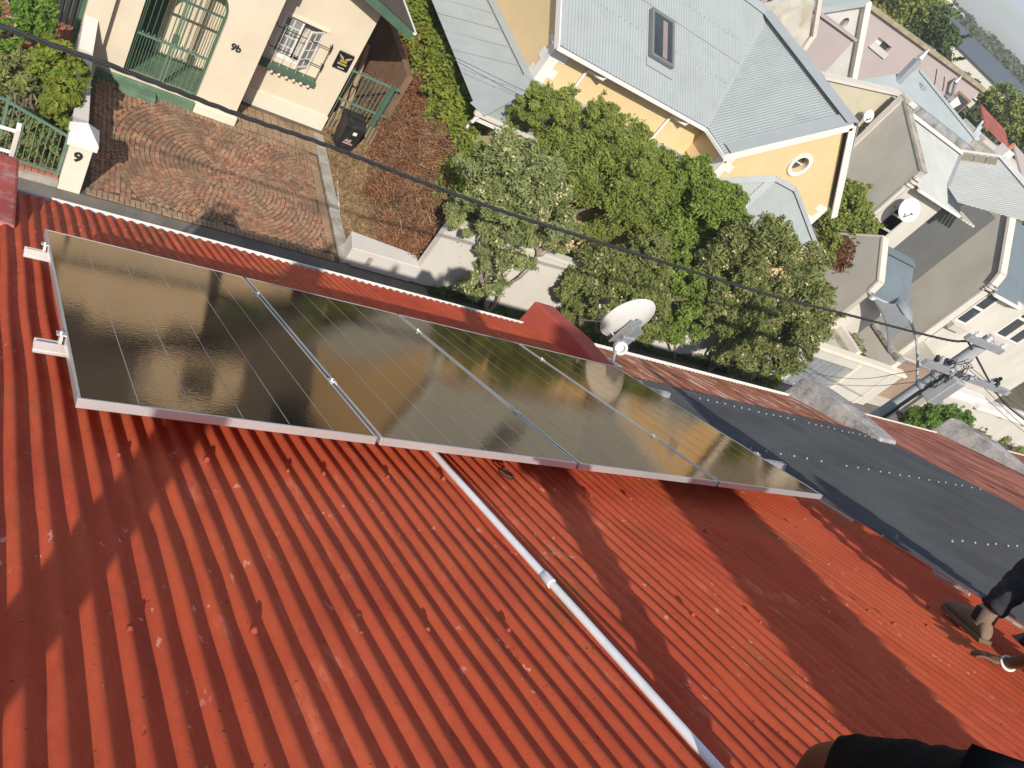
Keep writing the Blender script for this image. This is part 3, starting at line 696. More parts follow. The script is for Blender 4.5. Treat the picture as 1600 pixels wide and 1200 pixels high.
ZA = Vector((0, 0, 1)); YA = Vector((0, 1, 0))
def rect(x0, z0, x1, z1): return [(x0, z0), (x1, z0), (x1, z1), (x0, z1)]
def arch(x0, x1, z0, zs, k=14):
    c = (x0 + x1) / 2; r = (x1 - x0) / 2
    return [(x0, z0), (x1, z0)] + [(c + r * math.cos(a), zs + r * math.sin(a)) for a in np.linspace(0, math.pi, k)]
def text(s, size, loc, m, parent, name, rot=(math.pi / 2, 0, 0), ext=.006):
    c = bpy.data.curves.new(name, 'FONT'); c.body = s; c.size = size; c.extrude = ext; c.offset = .012 * size / .3; c.resolution_u = 4
    tmp = bpy.data.objects.new(name, c); COL.objects.link(tmp); bpy.context.view_layer.update()
    me = bpy.data.meshes.new_from_object(tmp.evaluated_get(bpy.context.evaluated_depsgraph_get())); bpy.data.objects.remove(tmp)
    o = link(name, me, m, parent, Vector(loc) - (rootoff(parent) if parent else Vector())); o.rotation_euler = rot
    return o

# ------------------------------------------------------------------ cream house 9b
hb = thing('cream_house', 'cream house numbered 9b with an arched entrance porch and barred window', 'house', (4.6, 14, G))
YF, YW = 12.9, 14.14
holed('porch_front', (0, YF, 0), XA, ZA, YA, [(1.62, G), (4.8, G), (4.8, -1.75), (4.2, -1.75), (3.9, -1.45), (2.5, -1.45), (2.2, -1.75), (1.62, -1.75)], [arch(2.16, 3.82, G + .28, -4.48)], .3, M['cream'], hb)
bx(4.52, YF + .3, G, 4.8, YW, -2.9).build('porch_side_wall', M['cream'], hb)
bx(1.62, YF + .3, G, 1.92, 14.6, -2.9).build('porch_side_wall', M['cream'], hb)
bx(1.62, YF - .02, -3.0, 4.85, 14.6, -2.8).build('porch_roof', M['roof_grey'], hb)
bx(1.92, 14.46, G, 4.52, 14.6, -2.9).build('porch_back_wall', M['cream'], hb)
dr = bx(2.02, 14.40, G + .22, 2.86, 14.458, -4.75).build('front_door', M['green'], hb); bx(2.12, 14.39, -6.4, 2.76, 14.40, -5.7).build('door_panel', M['green'], dr); bx(2.12, 14.39, -5.55, 2.76, 14.40, -4.9).build('door_panel', M['green'], dr)
bx(1.92, YF + .3, G, 4.52, 14.46, G + .22).build('porch_floor', M['green_floor'], hb)
bx(1.60, YF - .08, G, 3.82, YF + .3, G + .24).build('plinth_step', M['green_floor'], hb, bevel=.015)
a, b = onZ(180, 140, G + .16), onZ(237, 160, G)
bx(2.12, 12.52, G, 2.95, YF - .08, G + .15).build('door_step', M['green_floor'], hb, bevel=.015)
bx(3.84, YF - .13, G, 4.86, YF, G + .26).build('pier_base', M['cream2'], hb, bevel=.02)
holed('front_wall', (0, YW, 0), XA, ZA, YA, [(4.8, G), (7.4, G), (7.4, -3.08), (4.8, -2.36)], [rect(5.30, -5.46, 6.38, -4.27)], .26, M['cream'], hb)
bx(7.14, YW + .26, G, 7.4, 21, -3.1).build('side_wall', M['cream'], hb)
bx(4.8, YW - .05, G, 7.43, YW, -6.52).build('plinth_band', M['cream2'], hb, bevel=.01)
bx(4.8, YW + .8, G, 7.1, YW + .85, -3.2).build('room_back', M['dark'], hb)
win = bx(5.30, YW + .06, -5.46, 5.34, YW + .20, -4.27).box(6.34, YW + .06, -5.46, 6.38, YW + .20, -4.27).box(5.34, YW + .06, -5.46, 6.34, YW + .20, -5.41).box(5.34, YW + .06, -4.33, 6.34, YW + .2, -4.27).build('window', M['white'], hb)
def casement(p, ax, nrm, w, z0, z1, parent, name='casement'):
    p = Vector(p); mb = MB(); h = z1 - z0; zc = Vector((0, 0, (z0 + z1) / 2))
    def bar(u0, u1, a0, a1): 
        c = p + ax * (u0 + u1) / 2 + Vector((0, 0, (a0 + a1) / 2)); mb.obb(c, ax * (u1 - u0) / 2, nrm * .018, ZA * (a1 - a0) / 2)
    bar(0, .05, z0, z1); bar(w - .05, w, z0, z1); bar(.05, w - .05, z0, z0 + .06); bar(.05, w - .05, z1 - .05, z1)
    for k in (1, 2, 3): bar(.05, w - .05, z0 + h * k / 4 - .011, z0 + h * k / 4 + .011)
    bar(w * .52 - .011, w * .52 + .011, z0 + .06, z1 - .05)
    o = mb.build(name, M['white'], parent)
    g_ = MB(); g_.obb(p + ax * w / 2 + zc, ax * (w / 2 - .05), nrm * .004, ZA * (h / 2 - .055)); g_.build('pane', M['glass_pale'], o)
    return o
casement((5.34, YW + .12, 0), XA, YA, .5, -5.41, -4.33, hb)
a_ = R_(-38); casement((6.34, YW + .05, 0), Vector((-math.cos(a_), math.sin(a_), 0)), Vector((-math.sin(a_), -math.cos(a_), 0)), .5, -5.41, -4.33, hb)
MB().prism([(5.36 + .06 * k, YW + .32 + (.03 if k % 2 else 0), -5.42) for k in range(17)] + [(6.32, YW + .37, -5.42), (5.36, YW + .37, -5.42)], (0, 0, 1.1)).build('curtain', M['curtain'], hb)
sl = bx(4.86, YW - .24, -5.72, 6.62, YW, -5.58).build('window_sill', M['green'], hb, bevel=.01)
for k in range(8): bx(5.05 + .2 * k, YW - .2, -5.82, 5.11 + .2 * k, YW, -5.722).build('sill_bracket', M['cream2'], sl)
bx(5.24, YW - .03, -4.27, 6.44, YW, -4.20).build('window_head', M['cream2'], hb)
for z in (-4.58, -5.14):
    bb = MB(); bb.tube([(5.16, YW, z + .02), (5.18, YW - .17, z), (6.58, YW - .17, z), (6.60, YW, z + .02)], .011, 6); bb.tube([(6.60, YW - .17, z - .1), (6.60, YW - .17, z + .12)], .012, 6); bb.build('burglar_bar', M['black'], hb)
MB().tube([(6.58, YW - .17, -5.6), (6.58, YW - .17, -4.42)], .010, 6).build('burglar_bar', M['black'], hb)
for k in range(5): MB().tube([(5.38 + .22 * k, YW - .17, -5.58), (5.38 + .22 * k, YW - .17, -4.5)], .006, 6).build('burglar_bar', M['white'], hb)
p = onY(360, 78, YF); text("9b", .24, (p.x - .02, YF - .004, -5.09), M['ink'], hb, 'house_number', ext=.008)
# eaves: green soffit and fascia, roof above
ex = lambda x: -3.19 + (8.05 - x) * .275
MB().prism([(4.4, 13.50, ex(4.4)), (8.0, 13.50, ex(8.0)), (8.0, 13.50, ex(8.0) + .05), (4.4, 13.50, ex(4.4) + .05)], (0, 8, 0)).build('soffit', M['green'], hb)
MB().prism([(4.4, 13.44, ex(4.4) - .04), (8.06, 13.44, ex(8.06) - .04), (8.06, 13.44, ex(8.06) + .22), (4.4, 13.44, ex(4.4) + .22)], (0, .056, 0)).build('barge_board', M['green'], hb)
bx(8.0, 13.5, -3.2, 8.05, 21, -2.95).build('fascia_board', M['green'], hb); MB().tube([(8.10, 13.42, -3.0), (8.10, 21, -3.0)], .05, 10).build('gutter', M['white'], hb, smooth=True)
corr_poly('roof', [(8.12, 13.40, ex(8.12) + .24), (3.4, 13.40, ex(3.4) + .24), (3.4, 21, ex(3.4) + .24), (8.12, 21, ex(8.12) + .24)], (1, 0, -.275), .0763, .0088, M['roof_brown'], hb, 4)
corr_poly('roof', [(-1.4, 13.40, ex(8.12) + .24), (3.4, 13.40, ex(3.4) + .24), (3.4, 21, ex(3.4) + .24), (-1.4, 21, ex(8.12) + .24)], (-1, 0, -.275), .0763, .0088, M['roof_brown'], hb, 4)
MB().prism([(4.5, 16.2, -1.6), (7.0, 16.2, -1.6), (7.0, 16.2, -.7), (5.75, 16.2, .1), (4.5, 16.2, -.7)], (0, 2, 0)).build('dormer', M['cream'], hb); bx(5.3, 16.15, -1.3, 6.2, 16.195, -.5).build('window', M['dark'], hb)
MB().prism([(1.62, 13.55, -2.9), (4.85, 13.55, -2.9), (4.85, 13.55, ex(4.85)), (3.4, 13.55, ex(3.4)), (1.62, 13.55, ex(5.2))], (0, 1, 0)).build('upper_wall', M['cream'], hb)
# neighbouring cream house seen at the left edge: pilaster and dark barred veranda
hl = thing('veranda_house', 'cream house at the left edge with a dark barred veranda behind bushes', 'house', (-1, 14, G))
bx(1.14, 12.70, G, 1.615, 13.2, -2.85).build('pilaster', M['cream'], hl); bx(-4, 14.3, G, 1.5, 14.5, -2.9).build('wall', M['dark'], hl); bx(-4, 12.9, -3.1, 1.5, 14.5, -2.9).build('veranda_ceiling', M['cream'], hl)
bx(-4, 12.9, -6.95, 1.14, 14.3, -6.85).build('veranda_floor', M['brickred'], hl); bx(.55, 14.2, -5.6, .95, 14.29, -4.4).build('red_curtain', M['red_fab'], hl)
bx(-4, 12.95, -5.05, 1.14, 13.0, -4.98).box(-4, 12.95, -6.75, 1.14, 13.0, -6.68).build('grille_rail', M['green'], hl)
for k in range(22): bx(-1.6 + .125 * k, 12.965, -6.7, -1.585 + .125 * k, 12.98, -4.0).build('grille_bar', M['green'], hl)
bx(1.06, 12.93, G, 1.13, 13.0, -3.0).build('grille_post', M['green'], hl)

# security gate in the arch
gt = thing('security_gate', 'green steel gate with spear tips filling the arched porch of house 9b', 'gate', (3.0, YF + .12, G + .28))
yg = YF + .12
fr = MB(); 
fr.beam((2.2, yg, G + .28), (2.2, yg, -4.48), .05, .05); fr.beam((3.78, yg, G + .28), (3.78, yg, -4.48), .05, .05)
fr.tube([(2.99 + .80 * math.cos(w), yg, -4.48 + .80 * math.sin(w)) for w in np.linspace(0, math.pi, 20)], .024, 6); fr.build('frame', M['green'], gt)
for z in (-4.50, -5.64, G + .34): MB().beam((2.2, yg, z), (3.78, yg, z), .04, .045).build('rail', M['green_pale'] if z < -5 else M['green'], gt)
for x in (2.955, 3.035): MB().beam((x, yg, G + .3), (x, yg, -3.70), .035, .035).build('meeting_stile', M['green_pale'], gt)
for k in range(13):
    x = 2.2 + 1.58 * (k + .5) / 13; zt = -4.48 + math.sqrt(max(.01, .80 ** 2 - (x - 2.99) ** 2))
    MB().tube([(x, yg, G + .3), (x, yg, zt)], .0095, 6).build('bar', M['green'], gt)
    s_ = MB(); s_.lathe([(.006, 0), (.022, .03), (.0, .10)], (x + .06, yg, -5.62), n=4); s_.tube([(x + .025, yg, -5.60), (x + .095, yg, -5.60)], .006, 4); s_.build('spear_tip', M['green_pale'], gt)
    if k < 13: MB().tube([(x + .06, yg, G + .3), (x + .06, yg, -5.62)], .007, 5).build('bar', M['green_pale'], gt)
bx(2.93, yg - .05, -5.55, 3.06, yg + .05, -5.35).build('lock_box', M['green'], gt)

# alarm sign on the wall
p0_, p1_ = onY(531, 80, YW), onY(542, 109, YW)
sg = thing('security_sign', 'square black sign with yellow lettering on the cream wall of house 9b', 'sign', (7.08, YW - .03, -5.05))
bx(6.87, YW - .03, -5.06, 7.30, YW - .003, -4.58).build('board', M['signblack'], sg)
em = MB()
for sx in (-1, 1):
    em.prism([(7.085 + sx * .01, YW - .036, -4.76), (7.085 + sx * .05, YW - .036, -4.70), (7.085 + sx * .18, YW - .036, -4.64), (7.085 + sx * .13, YW - .036, -4.72), (7.085 + sx * .05, YW - .036, -4.78)], (0, .004, 0))
em.build('wing_emblem', M['yellow_dull'], sg)
lt = MB(); rng = random.Random(4)
for row, (z, h, xw) in enumerate(((-4.84, .055, .20), (-4.925, .055, .26))):
    x = 7.085 - xw / 2
    while x < 7.085 + xw / 2 - .02:
        w = rng.uniform(.022, .034); lt.box(x, YW - .036, z, x + w, YW - .032, z + h)
        x += w + .008
lt.build('lettering', M['signyellow'], sg)
l2 = MB()
for k in range(7): l2.box(7.0 + .027 * k, YW - .036, -5.02, 7.018 + .027 * k, YW - .032, -4.995)
l2.build('small_print', M['signwhite'], sg)
te = MB()
for k in range(12): te.prism([(6.88 + .035 * k, YW - .02, -4.58), (6.905 + .035 * k, YW - .02, -4.58), (6.893 + .035 * k, YW - .02, -4.535)], (0, .006, 0)); te.prism([(6.88 + .035 * k, YW - .02, -5.06), (6.905 + .035 * k, YW - .02, -5.06), (6.893 + .035 * k, YW - .02, -5.105)], (0, .006, 0))
te.build('dark_teeth', M['signblack'], sg)  # small dark teeth above and below the board

# ------------------------------------------------------------------ yard of 9b: paving, pillar, low wall, fences
pv = MB().box(1.4, 8.62, G - .1, 7.14, 14.0, G + .004).build('paved_drive', M['mortar']); structure(pv)
cob = []
CX, CY = onZ(352, 276, G).x, onZ(352, 276, G).y
rng = random.Random(11)
def cobble(x, y, w, d, ang): cob.append((x, y, w, d, ang))
R0 = .06
for k in range(24):                                   # rings of the round feature
    r = .07 + k * .104; n = max(4, int(2 * math.pi * r / .112)); ph = rng.random()
    for i in range(n):
        a = 2 * math.pi * (i + ph) / n; x, y = CX + r * math.cos(a), CY + r * math.sin(a)
        if 1.66 < x < 6.86 and 8.91 < y < 12.60: cobble(x, y, 2 * math.pi * r / n - .014, .091, a + math.pi / 2)
wd = 1.34                                             # segmental arcs over the rest
for j in range(-10, 46):
    for c in range(4):
        xc = 1.68 + wd * (c + .5); rr = .92; half = math.asin(min(1, wd / 2 / rr)); n = 14
        for i in range(n):
            a = -half + 2 * half * (i + .5) / n; x = xc + rr * math.sin(a); y = 8.5 + .104 * j + rr * math.cos(a) - .5
            if 1.66 < x < 6.86 and 8.91 < y < 12.6 and math.hypot(x - CX, y - CY) > 2.52: cobble(x, y, 2 * half * rr / n - .014, .091, -a)
cube = MB().box(-.5, -.5, -.5, .5, .5, .5); 
def pave_mesh(nm, m):
    mb = MB(); mb.add([(-.5, -.5, -.5), (.5, -.5, -.5), (.5, .5, -.5), (-.5, .5, -.5), (-.5, -.5, .42), (.5, -.5, .42), (.5, .5, .42), (-.5, .5, .42), (-.44, -.44, .5), (.44, -.44, .5), (.44, .44, .5), (-.44, .44, .5)],
        [(0, 1, 5, 4), (1, 2, 6, 5), (2, 3, 7, 6), (3, 0, 4, 7), (4, 5, 9, 8), (5, 6, 10, 9), (6, 7, 11, 10), (7, 4, 8, 11), (8, 9, 10, 11)])
    me = mb.mesh(nm); me.materials.append(m); return me
cm = pave_mesh('cobble', M['cobble']); em_ = pave_mesh('edging_brick', M['edge'])
edges = []
x = 1.6
while x < 7.0: edges.append((x + .05, 8.76, .094, .21, 0)); x += .104
y = 9.0
while y < 12.7: edges.append((6.98, y + .05, .094, .21, math.pi / 2)); y += .104
x = 1.7
while x < 6.8: edges.append((x + .05, 12.72, .094, .19, 0)); x += .104
for j in range(10):
    x = 4.86
    while x < 7.0: edges.append((x + .105, 12.92 + .104 * j, .20, .094, 0)); x += .21
def put(me, nm, x, y, w, d, a):
    o = link(nm, me, None, pv, Vector((x, y, G + .004 + rng.uniform(-.004, .005))) - pv.location); o.scale = (w * rng.uniform(.93, 1), d * rng.uniform(.93, 1), .05); o.rotation_euler = (rng.uniform(-.035, .035), rng.uniform(-.035, .035), a + rng.uniform(-.12, .12))
for e in edges: put(em_, 'edging_brick', *e)
cob.sort(key=lambda c: (Vector((c[0], c[1], G)) - CAM).length)
for c in cob[:295]: put(cm, 'cobble', *c)
rest = MB()
for (x, y, w, d, a) in cob[295:]:
    a += rng.uniform(-.12, .12); x += rng.uniform(-.008, .008); y += rng.uniform(-.008, .008); ca, sa = math.cos(a), math.sin(a); zt = G + .027 + rng.uniform(-.004, .005); w *= rng.uniform(.93, 1); d *= rng.uniform(.93, 1)
    tx, ty = rng.uniform(-.03, .03), rng.uniform(-.03, .03); vs = []
    for (f, z) in ((1, G), (1, zt - .004), (.88, zt)):
        for (i, j) in ((-.5, -.5), (.5, -.5), (.5, .5), (-.5, .5)):
            u, v = i * w * f, j * d * f; vs.append((x + u * ca - v * sa, y + u * sa + v * ca, z + (u * tx + v * ty if z > G else 0)))
    rest.add(vs, [(0, 1, 5, 4), (1, 2, 6, 5), (2, 3, 7, 6), (3, 0, 4, 7), (4, 5, 9, 8), (5, 6, 10, 9), (6, 7, 11, 10), (7, 4, 8, 11), (8, 9, 10, 11)])
o = rest.build('cobble_field', M['cobbles'], pv); o['kind'] = 'stuff'
for k in range(8): structure(bx(7.15, 8.66 + .645 * k, G - .1, 7.42, 8.66 + .645 * k + .63, G + .07 + .01 * (k % 2)).build('kerb', M['concrete'], None, bevel=.015))
mb = MB(); mb.tube([onZ(527, 283, G + .06), onZ(530, 330, G + .05), onZ(533, 370, G + .05), onZ(538, 403, G + .05)], .016, 8)
o = mb.build('white_pipe', M['pvc'], None, loc=onZ(532, 345, G + .05), smooth=True); tag(o, 'thin white pipe lying along the concrete kerb beside the dry garden', 'pipe')
pl = thing('gate_pillar', 'cream gate pillar with a pyramid cap and a numeral 9', 'pillar', (1.3, 8.8, G))
bx(1.11, 8.60, G, 1.50, 9.0, -5.86).build('shaft', M['cream2'], pl, bevel=.01)
cp_ = MB().box(1.05, 8.54, -5.86, 1.56, 9.06, -5.72).add([(1.05, 8.54, -5.72), (1.56, 8.54, -5.72), (1.56, 9.06, -5.72), (1.05, 9.06, -5.72), (1.305, 8.8, -5.44)], [(0, 1, 4), (1, 2, 4), (2, 3, 4), (3, 0, 4)]).build('cap', M['white'], pl)
text("9", .30, (1.215, 8.596, -6.22), M['ink'], pl, 'numeral', ext=.008)
o = MB().prism([(1.14, 8.95, G), (1.14, 8.95, -5.98), (1.14, 12.0, -5.95), (1.14, 12.7, -5.55), (1.14, 12.7, G)], (.27, 0, 0)).build('yard_wall', M['white_wall'], None, loc=(1.27, 9, G)); tag(o, 'low white wall running from the numeral 9 pillar back to the cream house', 'wall')
# low fence to the left of the pillar
fn = thing('yard_fence', 'short green metal railing between the numeral 9 pillar and the left edge', 'fence', (.6, 8.75, -6.75))
def fz(x): return -5.50 - (x - .08) * .34
MB().beam((-1.2, 8.75, fz(-.0)), (.02, 8.75, fz(.0)), .04, .045).build('rail', M['green_pale'], fn); MB().beam((.06, 8.75, fz(.06)), (1.1, 8.75, fz(1.1)), .04, .045).build('rail', M['green_pale'], fn)
MB().beam((-1.2, 8.75, -6.62), (1.1, 8.75, -6.75), .04, .04).build('rail', M['green_pale'], fn)
for x in (.04, 1.06): bx(x - .025, 8.725, -6.8, x + .025, 8.775, fz(x) + .13).build('post', M['green_pale'], fn)
for k in range(9): x = .15 + .1 * k; bx(x - .008, 8.742, -6.75, x + .008, 8.758, fz(x)).build('bar', M['green_pale'], fn)
for k in range(10): x = -1.15 + .115 * k; bx(x - .008, 8.742, -6.7, x + .008, 8.758, fz(0)).build('bar', M['green_pale'], fn)
lw = thing('brick_kerb_wall', 'low cracked kerb wall with red brick top under the green railing', 'wall', (0, 8.75, G)); bx(-4, 8.62, G, 1.10, 8.9, -6.85).build('base', M['concrete'], lw)
for k in range(24): bx(-1.6 + .112 * k, 8.70, -6.848, -1.498 + .112 * k, 8.9, -6.79 + .004 * (k % 3)).build('brick', M['brickred'], lw)
structure(bx(-4, 8.9, G - .1, 1.14, 12.9, G + .02).build('yard_soil', M['soil']))
# soil and dry grass to the right of the drive
structure(bx(7.42, 8.68, G - .1, 12, 15, G + .02).build('garden_soil', M['soil']))
rgn = np.random.default_rng(8); n = 15000
P_ = np.stack([rgn.uniform(7.45, 9.6, n), rgn.uniform(8.95, 14.6, n), np.full(n, G + .04) + rgn.uniform(0, .07, n)], 1)
o = cards('dry_grass', M['drygrass'], P_, np.stack([rgn.normal(0, .6, n), rgn.normal(-.5, .5, n), rgn.uniform(0, .9, n)], 1), .13, None, .14, .4); tag(o, 'dry brown grass covering the garden strip beside the drive', 'grass', kind='stuff')
rt = thing('retaining_wall', 'low pale concrete block wall in front of the dry garden', 'wall', (8.1, 8.7, G))
MB().prism([(7.22, 8.66, G), (9.1, 8.66, G), (9.1, 9.12, G), (7.30, 9.30, G)], (0, 0, .56)).build('block', M['white_wall'], rt, bevel=.02); bx(7.72, 8.655, G + .16, 7.86, 8.665, G + .42).build('vent', M['concrete'], rt)
# street boundary wall
bw = thing('boundary_wall', 'long pale plastered boundary wall behind the street trees', 'wall', (15, 8.8, G))
bx(9.1, 8.68, G, 25.2, 8.9, -4.98).build('wall', M['white_wall'], bw); bx(9.08, 8.65, -4.98, 25.2, 8.93, -4.86).build('coping', M['white_wall'], bw, bevel=.015)
# side fence of 9b with its gate post
sf = thing('side_fence', 'green railing fence beside the cream house, behind the black wheelie bin', 'fence', (8.2, 14.3, G))
for z in (-5.03, -5.95): bx(7.44, 14.28, z - .025, 8.98, 14.32, z + .025).build('rail', M['green_pale'], sf)
bx(8.66, 14.24, G, 8.80, 14.36, -5.0).build('post', M['green'], sf)
for k in range(12):
    x = 7.52 + .125 * k
    bx(x - .009, 14.292, G, x + .009, 14.308, -5.03).build('bar', M['green_pale'], sf)
    MB().lathe([(.006, 0), (.018, .02), (.0, .07)], (x, 14.3, -5.0), n=4).build('spear_tip', M['green_pale'], sf)
for k in range(13): x = 7.55 + .115 * k; bx(x - .022, 14.20, G, x + .022, 14.225, -6.35).build('slat', M['wood'], sf)
o = bx(9.0, 14.5, G, 9.2, 22, -4.6).build('alley_wall', M['soil'], None, loc=(9.1, 18, G)); tag(o, 'brown earthy wall along the alley beside the cream house', 'wall')
for i, (x, a) in enumerate(((8.05, .25), (8.35, .12))):
    o = MB().beam((x, 15.0 + .3 * i, G), (x + a, 16.6, -5.2), .13, .04).build('timber_plank', M['wood'], None, loc=(x, 15, G)); tag(o, ['weathered timber plank leaning in the alley, nearer the cream house', 'weathered timber plank leaning in the alley, nearer the brown wall'][i], 'plank')

# wheelie bin
bn = thing('wheelie_bin', 'black wheelie bin with white painted letters by the side fence', 'bin', (7.86, 13.45, G))
def frus(cx, cy, z0, w0, d0, z1, w1, d1): return [(cx - w0 / 2, cy - d0 / 2, z0), (cx + w0 / 2, cy - d0 / 2, z0), (cx + w0 / 2, cy + d0 / 2, z0), (cx - w0 / 2, cy + d0 / 2, z0), (cx - w1 / 2, cy - d1 / 2, z1), (cx + w1 / 2, cy - d1 / 2, z1), (cx + w1 / 2, cy + d1 / 2, z1), (cx - w1 / 2, cy + d1 / 2, z1)]
HEX = [(0, 3, 2, 1), (4, 5, 6, 7), (0, 1, 5, 4), (1, 2, 6, 5), (2, 3, 7, 6), (3, 0, 4, 7)]
bxx, byy = 7.93, 13.62
MB().add(frus(bxx, byy, G + .05, .44, .46, G + .92, .57, .66), HEX).build('body', M['black_plastic'], bn, bevel=.02)
lid = MB().prism([(bxx - .30, byy - .36, G + .90), (bxx - .30, byy - .36, G + .96), (bxx - .30, byy - .1, G + 1.05), (bxx - .30, byy + .26, G + 1.07), (bxx - .30, byy + .36, G + 1.0), (bxx - .30, byy + .36, G + .93)], (.60, 0, 0)).build('lid', M['black_plastic'], bn, bevel=.018)
MB().prism([(bxx - .2, byy - .08, G + 1.068), (bxx + .2, byy - .08, G + 1.068), (bxx + .2, byy + .22, G + 1.083), (bxx - .2, byy + .22, G + 1.083)], (0, 0, .012)).build('raised_panel', M['black_plastic'], lid, bevel=.005)
MB().tube([(bxx - .26, byy + .41, G + .98), (bxx + .26, byy + .41, G + .98)], .016, 8).build('handle', M['black_plastic'], bn)
for sx in (-1, 1): MB().lathe([(.10, -.03), (.105, 0), (.10, .03)], (bxx + sx * .25, byy + .2, G + .10), XA, 16).build('wheel', M['black_plastic'], bn, smooth=True)
sl_ = math.atan2(.10, .87)
tx = text("AK", .15, (bxx - .12, byy - .292, G + .42), M['paintpink'], bn, 'painted_letters', rot=(math.pi / 2 + sl_, 0, 0), ext=.004)
bx(bxx + .0, byy - .318, G + .70, bxx + .11, byy - .300, G + .80).build('sticker', M['signwhite'], bn)
bx(bxx - .14, byy - .285, G + .36, bxx + .15, byy - .266, G + .385).build('paint_stroke', M['paintpink'], bn)

# ------------------------------------------------------------------ yellow house
def onP(px, py, p0, n): d = ray(px, py); return CAM + d * ((Vector(p0) - CAM).dot(n) / d.dot(n))
yh = thing('yellow_house', 'large yellow house with pale grey corrugated roofs and a round gable window', 'house', (17, 15, G))
YM, YG_, XL, XG0, XG1 = 13.6, 12.0, 11.9, 18.3, 23.95
ZE, ZR, XR = -1.44, 1.28, 21.3
vt = onX(1200, 20, XR); YR = vt.y; ZR2 = vt.z
bx(XL, YM, G, XG0 + .3, YM + .3, ZE - .05).build('front_wall', M['yellow'], yh)
MB().prism([(XL, YM, G), (XL, YM, ZE - .05), (XL, YR, ZR2 - .15), (XL, 2 * YR - YM, ZE), (XL, 2 * YR - YM, G)], (.3, 0, 0)).build('side_wall', M['yellow'], yh)
kz = 1.0
cxr, czr = onY(1249.5, 257, YG_).x, onY(1249.5, 257, YG_).z
rx_, rz_ = .31, .31
holed('gable_wall', (0, YG_, 0), XA, ZA, YA, [(XG0, G), (XG1, G), (XG1, ZE), (XR - .12, ZR - .12), (XR - .18, ZR - .12), (XG0, ZE)],
      [[(cxr + rx_ * math.cos(a), czr + rz_ * math.sin(a)) for a in np.linspace(0, 2 * math.pi, 29)[:-1]]], .3, M['yellow'], yh)
rg = MB(); n = 28
for r0, r1, ya, yb in ((.30, .44, YG_ - .05, YG_ - .003),):
    vs = []
    for k in range(n):
        w = 2 * math.pi * k / n
        for r in (r0, r1):
            for yy in (ya, yb): vs.append((cxr + r * math.cos(w), yy, czr + r * math.sin(w)))
    fs = []
    for k in range(n):
        a, b = 4 * k, 4 * ((k + 1) % n); fs += [(a, b, b + 2, a + 2), (a + 2, b + 2, b + 3, a + 3), (a + 1, a, b, b + 1) [::-1], (a + 1, a + 3, b + 3, b + 1)]
    rg.add(vs, fs)
rw = rg.build('round_window', M['white'], yh)
MB().lathe([(.0, 0), (.30, 0), (.30, .01), (.0, .01)], (cxr, YG_ + .2, czr), YA, 28).build('pane', M['glass'], rw)
bx(cxr - .31, YG_ + .17, czr - .04, cxr + .31, YG_ + .2, czr + .0).build('glazing_bar', M['white'], rw)
bx(XG0, YG_ + .3, G, XG0 + .3, YM, ZE).build('wing_side_wall', M['yellow'], yh); bx(XG1 - .3, YG_ + .3, G, XG1, 20, ZE).build('wing_side_wall', M['yellow'], yh)
# quoins
def quoins(x, y, sx, z0, z1, first=0):
    z = z0; k = first; hq = .27
    while z < z1 - .05:
        L = .52 if k % 2 else .30; zt = min(z + hq, z1)
        xa, xb = (x - .022, x + L) if sx > 0 else (x - L, x + .022)
        bx(xa, y - .022, z, xb, y, zt).build('quoin', M['white'], yh)
        L2 = .30 if k % 2 else .52
        if sx > 0: bx(x - .022, y, z, x, y + L2, zt).build('quoin', M['white'], yh)
        z += hq; k += 1
quoins(XG0, YG_, 1, -4.4, ZE - .02); quoins(XG1, YG_, -1, -3.6, ZE - .02); quoins(XL, YM, 1, -2.78, ZE - .1)
# main roof and wing roof
EYM = 13.22; XEL = 11.68; XEW = 17.98; EYG = 11.80
zs = ZE
A1, B1, C1, D1 = Vector((XEL, EYM, zs)), Vector((XEW, EYM, zs)), Vector((XR, YR, ZR2)), Vector((XEL, YR, ZR2))
corr_poly('main_roof', [A1, B1, C1, D1], (0, -1, -.9), .12, .010, M['roof_grey'], yh, 6)
corr_poly('wing_roof', [Vector((XEW, EYG, zs)), B1, C1, Vector((XR, EYG, ZR))], (-1, 0, -.8), .12, .010, M['roof_grey'], yh, 6)
MB().prism([(XR, EYG, ZR - .02), (XR, YR + 4, ZR2 - .02), (24.25, YR + 4, zs), (24.25, EYG, zs)], (0, 0, -.03)).build('wing_roof', M['roof_grey'], yh)
MB().prism([(XEL, YR, ZR2 - .01), (XR, YR, ZR2 - .01), (XR, 2 * YR - EYM, zs), (XEL, 2 * YR - EYM, zs)], (0, 0, -.03)).build('main_roof', M['roof_grey'], yh)
def strip(p, q, w, n, m, parent, name, up=.02):
    p, q, n = Vector(p), Vector(q), Vector(n).normalized(); return MB().beam(p + n * up, q + n * up, w, .012, n).build(name, m, parent)
nm = Vector((0, -.62, .78)); nw = Vector((-.66, 0, .75))
strip(B1 + Vector((0, 0, .0)), C1, .22, nm + nw, M['flash'], yh, 'valley_flashing', .004)
strip(C1, D1, .42, Vector((0, -.5, .9)), M['flash'], yh, 'ridge_cap', .03)
strip(Vector((XR - .1, EYG, ZR)), C1 + Vector((-.1, 0, 0)), .46, Vector((-.4, 0, .9)), M['flash'], yh, 'ridge_cap', .03)
strip(Vector((XEW + .1, EYG + .24, zs + .12)), Vector((XR - .1, EYG + .24, ZR + .02)), .50, nw, M['flash'], yh, 'verge_flashing', .016)
MB().beam((XEW - .05, EYG - .03, zs - .12), (XR, EYG - .03, ZR - .10), .05, .22, Vector((-.6, 0, .8))).build('barge_board', M['white'], yh)
